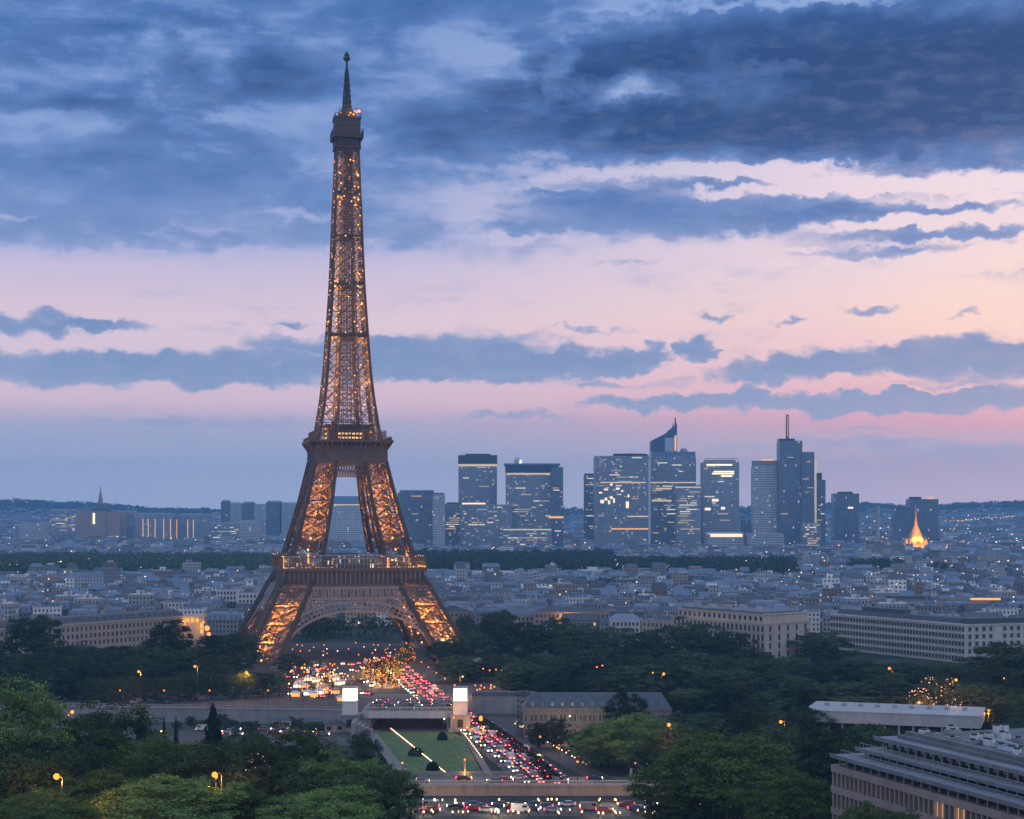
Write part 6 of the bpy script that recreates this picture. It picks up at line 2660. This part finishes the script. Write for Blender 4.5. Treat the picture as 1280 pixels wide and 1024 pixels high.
def street_lamp(px, py, Y, kind, label, energy=0.0, group=None, col=(1.0, .42, .10), k=1.0):
    """a lamp whose bulb stands at that point of the valley"""
    x = X_at(px, Y)
    z0 = tz(x, Y)
    h = Z_at(py, Y) - z0
    base = {'tall': 10.5, 'globe': 5.7, 'white': 9.0}[kind]
    s = max(.35, h / base)
    t = thing('street_lamp', label, 'street lamp', (x, Y, z0), RNG.uniform(0, 6.28), group)
    pole, armm, bulb = LK[kind]
    mesh_obj('pole', pole, t, scale=(1, 1, s))
    a = mesh_obj('arm', armm, t, (0, 0, base * (s - 1)))
    mesh_obj('bulb', bulb, t, (0, 0, base * (s - 1)), scale=None)
    if energy:
        lamp_light('lamp_light', (1.3 if kind != 'globe' else 0, 0, h - (.9 if kind != 'globe' else -.9)), energy, col, t, .4)
    return t


street_lamp(78, 972, 262, 'tall', 'orange street lamp shining among the big trees in the lower left corner', 5200)
street_lamp(277, 968, 282, 'tall', 'orange street lamp with a twin glow, low left among the trees', 5000)
street_lamp(270, 971, 283, 'globe', 'small dim orange lamp just left of the twin-glow lamp', 0)
street_lamp(176, 840, 658, 'tall', 'orange street lamp before the clipped trees on the left', 6500)
street_lamp(247, 833, 650, 'tall', 'orange street lamp against the dark park, left of the tower foot', 6500)
street_lamp(310, 841, 690, 'tall', 'tall orange street lamp on the quay road below the left tower leg', 6500)
street_lamp(86, 890, 470, 'tall', 'orange street lamp behind the huge green tree on the left', 4500)
street_lamp(575, 846, 700, 'white', 'bright warm lamp right above the right lit pylon', 9000)
street_lamp(1038, 886, 562, 'tall', 'orange street lamp, first behind the white flat roof', 5200)
street_lamp(1094, 887, 560, 'tall', 'orange street lamp, second behind the white flat roof', 5200)
street_lamp(1145, 878, 566, 'tall', 'orange street lamp, third behind the white flat roof', 5600)
street_lamp(1205, 890, 556, 'tall', 'orange street lamp near the right end of the white flat roof', 4000)
street_lamp(1231, 888, 560, 'tall', 'orange street lamp past the right end of the white flat roof', 5200)
street_lamp(981, 903, 520, 'tall', 'orange street lamp left of the white flat roof', 4200)
street_lamp(1191, 850, 600, 'tall', 'brightest orange street lamp lighting the pink leaves on the right', 15000)
street_lamp(1172, 862, 596, 'globe', 'orange globe lamp below the brightest street lamp on the right', 8000)
street_lamp(1160, 852, 604, 'globe', 'dim orange globe lamp left of the brightest street lamp on the right', 8000)
street_lamp(1115, 836, 640, 'tall', 'small orange street lamp in the park left of the long office block', 3000)
street_lamp(1255, 848, 640, 'globe', 'dim orange lamp under the big dark tree on the right edge', 2500)
street_lamp(827, 843, 640, 'tall', 'orange street lamp before the great dark round tree', 3500)
street_lamp(816, 841, 642, 'globe', 'small orange lamp just left of the lamp before the great round tree', 0)
street_lamp(746, 834, 650, 'globe', 'tiny orange lamp in the dark park above the slate-roofed hall', 1200)
street_lamp(753, 832, 652, 'globe', 'tiny pale lamp in the dark park above the slate-roofed hall', 800)
street_lamp(712, 896, 552, 'white', 'warm street lamp standing in front of the slate-roofed hall', 6500, col=(1, .62, .3))
street_lamp(834, 907, 465, 'tall', 'orange street lamp right of the clump before the slate-roofed hall', 4200)
street_lamp(600, 795, 900, 'globe', 'small orange lamp right of the tower under the pedimented building', 1500)
street_lamp(30, 704, 2120, 'white', 'far white floodlight on the left in front of the woodland', 0)
street_lamp(116, 708, 2110, 'white', 'far white floodlight left of the tower, second from the left edge', 0)
for o in list(scene.objects):
    if o.get('label', '').startswith('far white floodlight'):
        for ch in kids(o):
            if ch.name.startswith('bulb'):
                ch.scale = (4.5, 4.5, 4.5)
                ch.location.z -= 3.5 * 9
# lit stall strips behind the right pylon
for i, (px, py) in enumerate(((604, 836), (612, 838), (620, 837), (627, 838))):
    street_lamp(px, py, 720, 'globe', 'amber lamp in the short bright row above the quay wall, right of the right pylon', 1600, 'amber lamps above the quay wall')
for i in range(12):
    px, py = RNG.uniform(592, 618), RNG.uniform(856, 868)
    street_lamp(px, py, 668 + RNG.uniform(-8, 8), 'globe', 'low amber lamp along the quay behind the right pylon', 0, 'low amber lamps behind the right pylon')
# lamps of the esplanade under the tower
for i in range(80):
    px, py = RNG.gauss(400, 26), RNG.gauss(846, 10)
    if 362 < px < 442 and 826 < py < 866:
        street_lamp(px, py, RNG.uniform(690, 780), 'globe' if RNG.random() < .7 else 'white', 'warm globe lamp in the bright crowd of lamps left of the lit avenue', 900 if i % 5 == 0 else 0, 'lamps of the esplanade left of the avenue')
FAIRY = glow_mat('fairy_bulb', (1.0, 0.30, 0.05), 3.2)
# trees wrapped in fairy lights by the avenue under the arch
def fairy_tree(px, py, Y, h, label):
    x = X_at(px, Y)
    t = thing('light_flecked_tree', label, 'tree', (x, Y, 0), RNG.uniform(0, 6), 'trees wrapped in golden lights')
    mesh_obj('crown', RNG.choice(CR['mid']), t, scale=(h * .62, h * .62, h))
    mesh_obj('trunk', RNG.choice(TRK), t, scale=(h, h, h))
    b = MB()
    for _ in range(60):
        th, u = RNG.uniform(0, 6.28), RNG.uniform(.12, 1)
        r_ = h * RNG.uniform(.15, .42) * math.sqrt(max(.02, 1 - (u - .5) ** 2 * 3.2))
        s = RNG.choice((.06, .09, .14))
        c = (r_ * math.cos(th), r_ * math.sin(th), u * h)
        b.box(c[0] - s, c[0] + s, c[1] - s, c[1] + s, c[2] - s, c[2] + s, bottom=True)
    o = b.build('light_flecks', FAIRY, t)
    o['kind'] = 'stuff'
    lamp_light('fleck_glow', (0, -h * .6, h * .6), 4500, (1, .5, .14), t, .5)


for px, py, Y, h in ((463, 0, 800, 7), (472, 0, 790, 8), (481, 0, 780, 9), (490, 0, 800, 8), (498, 0, 770, 7), (486, 0, 750, 6), (470, 0, 760, 6), (502, 0, 830, 10), (510, 0, 850, 11), (478, 0, 735, 5), (458, 0, 775, 5), (494, 0, 735, 5)):
    fairy_tree(px, py, Y, h, 'small tree wrapped in golden lights by the avenue under the tower arch')
# market stalls
def stall(px, Y, label):
    x = X_at(px, Y)
    t = thing('market_stall', label, 'stall', (x, Y, 0), RNG.uniform(-.4, .4), 'lit stalls left of the avenue')
    b = MB()
    b.frustum(-2.2, 2.2, -1.6, 1.6, 2.6, 3.6, 1.2)
    b.build('canopy', RNG.choice((WHITE, STONE_B)), t)
    for sx in (-2, 2):
        for sy in (-1.4, 1.4):
            b = MB()
            b.bar((sx, sy, 0), (sx, sy, 2.7), .1)
            b.build('post', DARK, t)
    b = MB()
    b.box(-2, 2, -1.3, -.6, 0, 1.0)
    b.build('counter', BF, t)
    b = MB()
    b.box(-1.7, 1.7, 1.0, 1.1, 1.1, 2.3)
    b.build('lit_back', AMBER_S if RNG.random() < .5 else LIT_PALE, t)


for i in range(22):
    stall(RNG.uniform(366, 430), RNG.uniform(672, 760), 'small stall with a lit back in the bright esplanade left of the avenue')

# bollard lights along the lawn path
LB = MB()
LB.lathe((0, 0, 0), [(.12, 0), (.12, .7), (.16, .72)], 8)
lb_m = LB.mesh('post', DARK)
LB = MB()
LB.lathe((0, 0, .7), [(.18, 0), (.18, .35), (.02, .42)], 8)
lb_g = LB.mesh('lens', WARM_W)
p0, p1 = Vector(ground(489, 914)), Vector(ground(556.5, 969))
for i in range(46):
    p = p0.lerp(p1, (i + RNG.uniform(-.2, .2)) / 45)
    t = thing('low_light', 'small warm light in the bright line along the lawn path', 'bollard light', (p.x, p.y, 0), 0, 'lights along the lawn path')
    mesh_obj('post', lb_m, t)
    mesh_obj('lens', lb_g, t)
p0, p1 = Vector(ground(580, 920)), Vector(ground(602, 950))
for i in range(14):
    p = p0.lerp(p1, i / 13)
    t = thing('low_light', 'small warm light along the right edge of the right lawn', 'bollard light', (p.x, p.y, 0), 0, 'lights along the right lawn edge')
    mesh_obj('post', lb_m, t)
    mesh_obj('lens', lb_g, t)
p0, p1 = Vector((20.5, 503)), Vector((-2, 604))
for i in range(26):
    p = p0.lerp(p1, (i + RNG.uniform(-.3, .3)) / 25)
    t = thing('low_light', 'small warm light along the side road right of the hedge', 'bollard light', (p.x + 3.0, p.y, 0), 0, 'lights along the side road')
    mesh_obj('post', lb_m, t)
    mesh_obj('lens', lb_g if i % 3 else LK['globe'][2], t, scale=None if i % 3 else (1, 1, .35))
x, Y = ground(581, 972)
lt = thing('lit_column', 'slender column glowing orange at the foot of the right lawn', 'column', (x, Y, 0))
b = MB()
b.lathe((0, 0, 0), [(.5, 0), (.4, .5), (.3, .6), (.3, 4.2), (.45, 4.3), (.1, 5)], 10)
b.build('shaft', mat('orange_lit_column', (.5, .3, .18), .6), lt)
b = MB()
b.ball((0, 0, 5.2), .3, 8, 5)
b.build('lamp', AMBER_S, lt)
lamp_light('column_light', (0, -1.2, 1.0), 500, (1, .42, .1), lt, .2)
x, Y = ground(503, 958)
street_lamp(503, 957, ground(503, 962)[1], 'globe', 'low orange globe light on the left lawn', 350)
street_lamp(601, 912, 585, 'globe', 'big amber globe light at the top of the red traffic stream', 5000)
for o in list(scene.objects):
    if o.get('label', '').startswith('big amber globe'):
        for ch in kids(o):
            if ch.name.startswith('bulb'):
                ch.scale = (2.2, 2.2, 3.2)
                ch.location.z -= 9.5

# ------------------------------------------------------------------ cars
CAR_COL = [('black', (0.02, 0.02, 0.023)), ('grey', (0.16, 0.165, 0.175)), ('white', (0.6, 0.6, 0.6)), ('blue', (0.04, 0.07, 0.16)), ('red', (0.25, 0.03, 0.03)), ('silver', (0.38, 0.39, 0.40))]


def car_proto(cname, col, van=False):
    paint = mat('car_paint_' + cname + ('_van' if van else ''), col, .3, .2, spec=.5)
    t = thing('parked_car' if False else 'car', 'x', 'car', (0, 0, -50))
    b = MB()
    W2 = .9
    if van:
        prof = [(-2.4, .35), (2.35, .35), (2.45, .9), (2.3, 1.25), (1.75, 2.1), (-2.4, 2.15)]
    else:
        prof = [(-2.2, .35), (2.15, .35), (2.25, .65), (2.05, .88), (1.1, .98), (-1.7, 1.0), (-2.2, .95)]
    n = len(prof)
    v = [(x, -W2, z) for x, z in prof] + [(x, W2, z) for x, z in prof]
    b.add(v, [tuple(range(n))[::-1], tuple(range(n, 2 * n))] + [(i, (i + 1) % n, n + (i + 1) % n, n + i) for i in range(n)])
    if not van:
        pr = [(-1.75, .99), (1.15, .97), (.45, 1.45), (-1.15, 1.47)]
        v = [(x, -W2 * (.92 if z < 1.1 else .76), z + .0) for x, z in pr] + [(x, W2 * (.92 if z < 1.1 else .76), z) for x, z in pr]
        b.add(v, [(2, 3, 7, 6)])
    b.build('body', paint, t)
    b = MB()
    if van:
        b.add([(1.85, -.78, 2.0), (1.85, .78, 2.0), (2.36, .8, 1.3), (2.36, -.8, 1.3)], [(3, 2, 1, 0)])
        for s in (-1, 1):
            b.box(.5, 1.7, s * .91 - .01, s * .91 + .01, 1.3, 1.9)
    else:
        b.add(v, [(0, 1, 2, 3), (5, 4, 7, 6), (1, 5, 6, 2), (4, 0, 3, 7)])
    b.build('windows', GLASS, t)
    for sx in (-1.35, 1.35):
        for sy in (-.82, .82):
            w_ = MB()
            w_.tube([(sx, sy - .1, .33), (sx, sy + .1, .33)], [.33, .33], 10)
            w_.build('wheel', DARK, t)
    for sy in (-.62, .62):
        h_ = MB()
        h_.tube([(2.2 if not van else 2.36, sy, .7), (2.29 if not van else 2.46, sy, .7)], [.19, .2], 8)
        h_.build('headlight', HEAD, t)
        h_ = MB()
        xb = -2.2 if not van else -2.4
        h_.box(xb - .05, xb + .03, sy - .2, sy + .2, .68, .92, bottom=True)
        h_.build('tail_light', TAIL, t)
    return t


PROT = [(n, car_proto(n, c)) for n, c in CAR_COL] + [('white van', car_proto('white', CAR_COL[2][1], True)), ('grey van', car_proto('grey', CAR_COL[1][1], True))]
used_first = set()


def put_car(x, y, rz, where, group, lights=True):
    k = RNG.randrange(len(PROT))
    n, p = PROT[k]
    if k not in used_first:
        used_first.add(k)
        c = p
    else:
        c = copy_tree(p)
    c.location = (x, y, .05)
    c.rotation_euler = (0, 0, rz)
    c['label'] = f"{n}{'' if 'van' in n else ' car'} {where}"
    c['category'] = 'van' if 'van' in n else 'car'
    c['group'] = group
    return c


def along(pts, s):
    tot = 0
    for a, b in zip(pts[:-1], pts[1:]):
        a, b = Vector(a), Vector(b)
        l = (b - a).length
        if tot + l >= s:
            d = (b - a) / l
            return a + d * (s - tot), d
        tot += l
    return Vector(pts[-1]), d


LEN = sum((Vector(b) - Vector(a)).length for a, b in zip(AV[:-1], AV[1:]))
for lane, dirn in ((-5.9, 1), (-2.0, 1), (2.0, 1), (5.9, -1)):
    s = RNG.uniform(6, 12)
    while s < LEN - 10:
        p, d = along(AV, s)
        n = Vector((d.y, -d.x))     # to the right of the way uphill
        q = p + n * (-lane)
        a = math.atan2(d.y, d.x)
        put_car(q.x, q.y, a if dirn > 0 else a + math.pi, 'driving away on the crowded avenue' if dirn > 0 else 'coming down the crowded avenue with its headlights on', 'cars on the avenue')
        s += RNG.uniform(6.5, 13) if s < 330 else RNG.uniform(12, 24)
for lane, dirn in ((430.2, 1), (432.6, 1), (435.6, -1), (438.6, -1)):
    x = -70 + RNG.uniform(0, 6)
    while x < 92:
        put_car(x, lane, 0 if dirn > 0 else math.pi, 'on the bright cross street at the bottom of the view', 'cars on the cross street')
        x += RNG.uniform(6, 16)
for x, y, dirn in ((-26, 476, 1), (-14, 481, 1), (-5, 476, -1), (2, 482, -1), (14, 477, 1), (24, 481, 1), (38, 476, -1), (52, 481, 1), (-2, 478.6, 1)):
    put_car(x, y, .05 if dirn > 0 else math.pi, 'on the terrace street above the brown terrace wall', 'cars on the terrace street')
LQ = sum((Vector(b) - Vector(a)).length for a, b in zip(QR[:-1], QR[1:]))
for lane, dirn in ((-8, 1), (-3.5, 1), (3.5, -1), (8, -1)):
    s = 120 + RNG.uniform(0, 10)
    while s < LQ - 20:
        p, d = along(QR, s)
        n = Vector((d.y, -d.x))
        q = p - n * lane
        a = math.atan2(d.y, d.x)
        c = put_car(q.x, q.y, a if dirn > 0 else a + math.pi, 'standing on the quay road left of the tower, lights off' , 'cars on the quay road')
        for ch in kids(c):
            if ch.name.startswith(('headlight', 'tail_light')):
                bpy.data.objects.remove(ch)
        s += RNG.uniform(6, 22)

for lane, dirn in ((8.5, 1), (16.5, 1), (24.5, -1), (32.5, -1)):
    x = -50 + RNG.uniform(0, 6)
    while x < -24:
        put_car(x, 592 + lane, 0 if dirn > 0 else math.pi, 'crossing the low stone bridge between the two lit pylons', 'cars on the bridge').location.z = 6.42
        x += RNG.uniform(7, 14)

# cars and coaches waiting on the esplanade under the tower
for i in range(64):
    px = RNG.uniform(352, 470)
    Yq = RNG.uniform(690, 850)
    x = X_at(px, Yq)
    if abs(x - np.interp(Yq, [668, 730, 790, 850], [-29, -41, -52, -62])) < 11:
        continue
    put_car(x, Yq, -1.3 + RNG.choice((0, math.pi)) + RNG.uniform(-.5, .5), 'on the crowded esplanade left of the avenue', 'cars on the esplanade')
for i in range(46):
    px, Yq = RNG.uniform(350, 520), RNG.uniform(770, 930)
    street_lamp(px, 640 + (78 - RNG.uniform(3.5, 6)) * F / Yq, Yq, 'globe' if RNG.random() < .75 else 'white', 'small warm lamp scattered on the dark ground under the tower arch', 700 if i % 6 == 0 else 0, 'lamps scattered under the tower arch')

# low white lamps added along the cross street in place of headlight glare
for i in range(58):
    x = RNG.uniform(-36, 44)
    y = RNG.choice((423.6, 423.6, 426.5, 441.5, 442.3)) + RNG.uniform(-1.6, 1.2)
    t = thing('low_light', 'small white lamp in the bright string along the cross street', 'bollard light', (x, y, tz(x, y)), 0, 'lamps along the cross street')
    mesh_obj('post', lb_m, t, scale=(1, 1, 1.5))
    mesh_obj('lens', lb_g, t, scale=(RNG.uniform(.6, 1.4), RNG.uniform(.6, 1.4), 1.4))
    if i % 5 == 0:
        lamp_light('lamp_light', (0, 0, 3.0), 700, (1, .72, .45), t, .3)  # added light on the asphalt for the headlight band

# amber lamps added down both sides of the avenue for its glow
for k in range(15):
    p, d = along(AV, 20 + k * 27)
    n = Vector((d.y, -d.x))
    for sd in (-9.8, 9.4):
        q = p + n * sd
        if sd > 0 and 585 < q.y < 640:
            continue
        t = thing('street_lamp', 'amber lamp added for glow in the rows lining the crowded avenue', 'street lamp', (q.x, q.y, 0), RNG.uniform(0, 6), 'lamps lining the avenue')
        pole, armm, bulb = LK['globe']
        mesh_obj('pole', pole, t)
        mesh_obj('arm', armm, t)
        mesh_obj('bulb', bulb, t)
        if k % 2 == 0:
            lamp_light('lamp_light', (0, 0, 6.6), 1500, (1, .42, .12), t, .3)
# trees with pinkish glowing flecks; on the right they imitate lamp-lit leaves
def sparkle_tree(px, py, w, Y, label, n, m, e):
    x = X_at(px, Y)
    z0 = tz(x, Y)
    h = Z_at(py, Y) - z0
    wd = w / F * Y
    t = thing('light_flecked_tree', label, 'tree', (x, Y, z0), RNG.uniform(0, 6))
    mesh_obj('crown', RNG.choice(CR['mid']), t, scale=(wd, wd, h))
    mesh_obj('trunk', RNG.choice(TRK), t, scale=(h, h, h))
    b = MB()
    for _ in range(n):
        th, u = RNG.uniform(0, 6.28), RNG.uniform(.15, .97)
        r_ = wd * RNG.uniform(.2, .56) * math.sqrt(max(.04, 1 - ((u - .5) / .56) ** 2))
        s = RNG.choice((.08, .11, .16)) * Y / 600
        c = (r_ * math.cos(th), r_ * math.sin(th), u * h)
        b.box(c[0] - s, c[0] + s, c[1] - s, c[1] + s, c[2] - s, c[2] + s, bottom=True)
    o = b.build('light_flecks', m, t)
    o['kind'] = 'stuff'
    lamp_light('fleck_glow', (0, -wd * .8, h * .7), e, (1, .42, .2), t, .5)


PINK = glow_mat('pink_bulb', (1.0, .46, .30), 1.6)
sparkle_tree(1172, 845, 56, 585, 'tree with pinkish glow flecks as lit leaves under the brightest street lamp on the right', 170, PINK, 9000)
sparkle_tree(1150, 858, 36, 575, 'smaller tree with pinkish glow flecks as lit leaves left of the brightest street lamp', 90, PINK, 5000)
sparkle_tree(322, 938, 34, 322, 'small tree strung with pink lights in the dark gap among the left trees', 110, PINK, 900)
# life along the left quay: shrubs, coaches, huts
for i in range(15):
    px = RNG.uniform(120, 425)
    Yq = RNG.uniform(588, 602)
    T_('deep', px, 640 + (78 - RNG.uniform(2.2, 5.0)) * F / Yq, RNG.uniform(12, 26), Yq, 'low dark shrub at the foot of the long pale quay wall', 'shrubs at the foot of the quay wall')
for i in range(16):
    x = X_at(RNG.uniform(200, 432), 600)
    put_car(x, RNG.choice((577, 583, 590)), RNG.choice((0, math.pi)) + RNG.uniform(-.05, .05), 'parked below the long pale quay wall', 'cars below the quay wall')
for i, (px, Yq, lab) in enumerate(((390, 594, 'small dark hut below the quay wall, near the left pylon'), (352, 596, 'low white hut below the middle of the quay wall'), (418, 586, 'slate-roofed hut beside the foot of the left pylon'))):
    x = X_at(px, Yq)
    t = thing('hut', lab, 'hut', (x, Yq, 0), RNG.uniform(-.2, .2))
    b = MB()
    b.box(-3.4, 3.4, 0, 3.6, 0, 2.9)
    b.build('wall', WHITE if i == 1 else STONE_B, t)
    b = MB()
    b.frustum(-3.8, 3.8, -.4, 4.0, 2.9, 4.1, 1.6)
    b.build('roof', SLATE, t)
    for sx in (-1.8, 1.8):
        b = MB()
        b.box(sx - .8, sx + .8, -.06, 0, .9, 2.2)
        b.build('window', GLASS, t)
for i, px in enumerate((150, 205, 262, 335, 378, 412)):
    street_lamp(px, 640 + (78 - 9) * F / 640, 640, 'globe', 'unlit looking lamp post along the parapet of the left quay', 0, 'lamp posts along the quay parapet')
for o in list(scene.objects):
    if o.get('group') == 'lamp posts along the quay parapet':
        o['label'] = 'small amber lamp along the parapet of the long quay wall'

for k, (n, p) in enumerate(PROT):
    if k not in used_first:
        for ch in kids(p):
            bpy.data.objects.remove(ch)
        bpy.data.objects.remove(p)

# ------------------------------------------------------------------ evening haze over the whole valley
hm = bpy.data.materials.new('haze')
hm.use_nodes = True
t = NT(hm.node_tree)
pv_ = t.node('ShaderNodeVolumePrincipled')
pv_.inputs['Color'].default_value = (0.24, 0.57, 1.0, 1.0)
pv_.inputs['Density'].default_value = 0.000105
pv_.inputs['Anisotropy'].default_value = 0.0
o_ = t.node('ShaderNodeOutputMaterial')
t.link(pv_.outputs[0], o_.inputs['Volume'])
hm.cycles.homogeneous_volume = True
hz = MB()
hz.box(-7800, 7800, -400, 9400, -1.6, 345, bottom=True)
ho_ = hz.build('haze', hm)
ho_['kind'] = 'stuff'
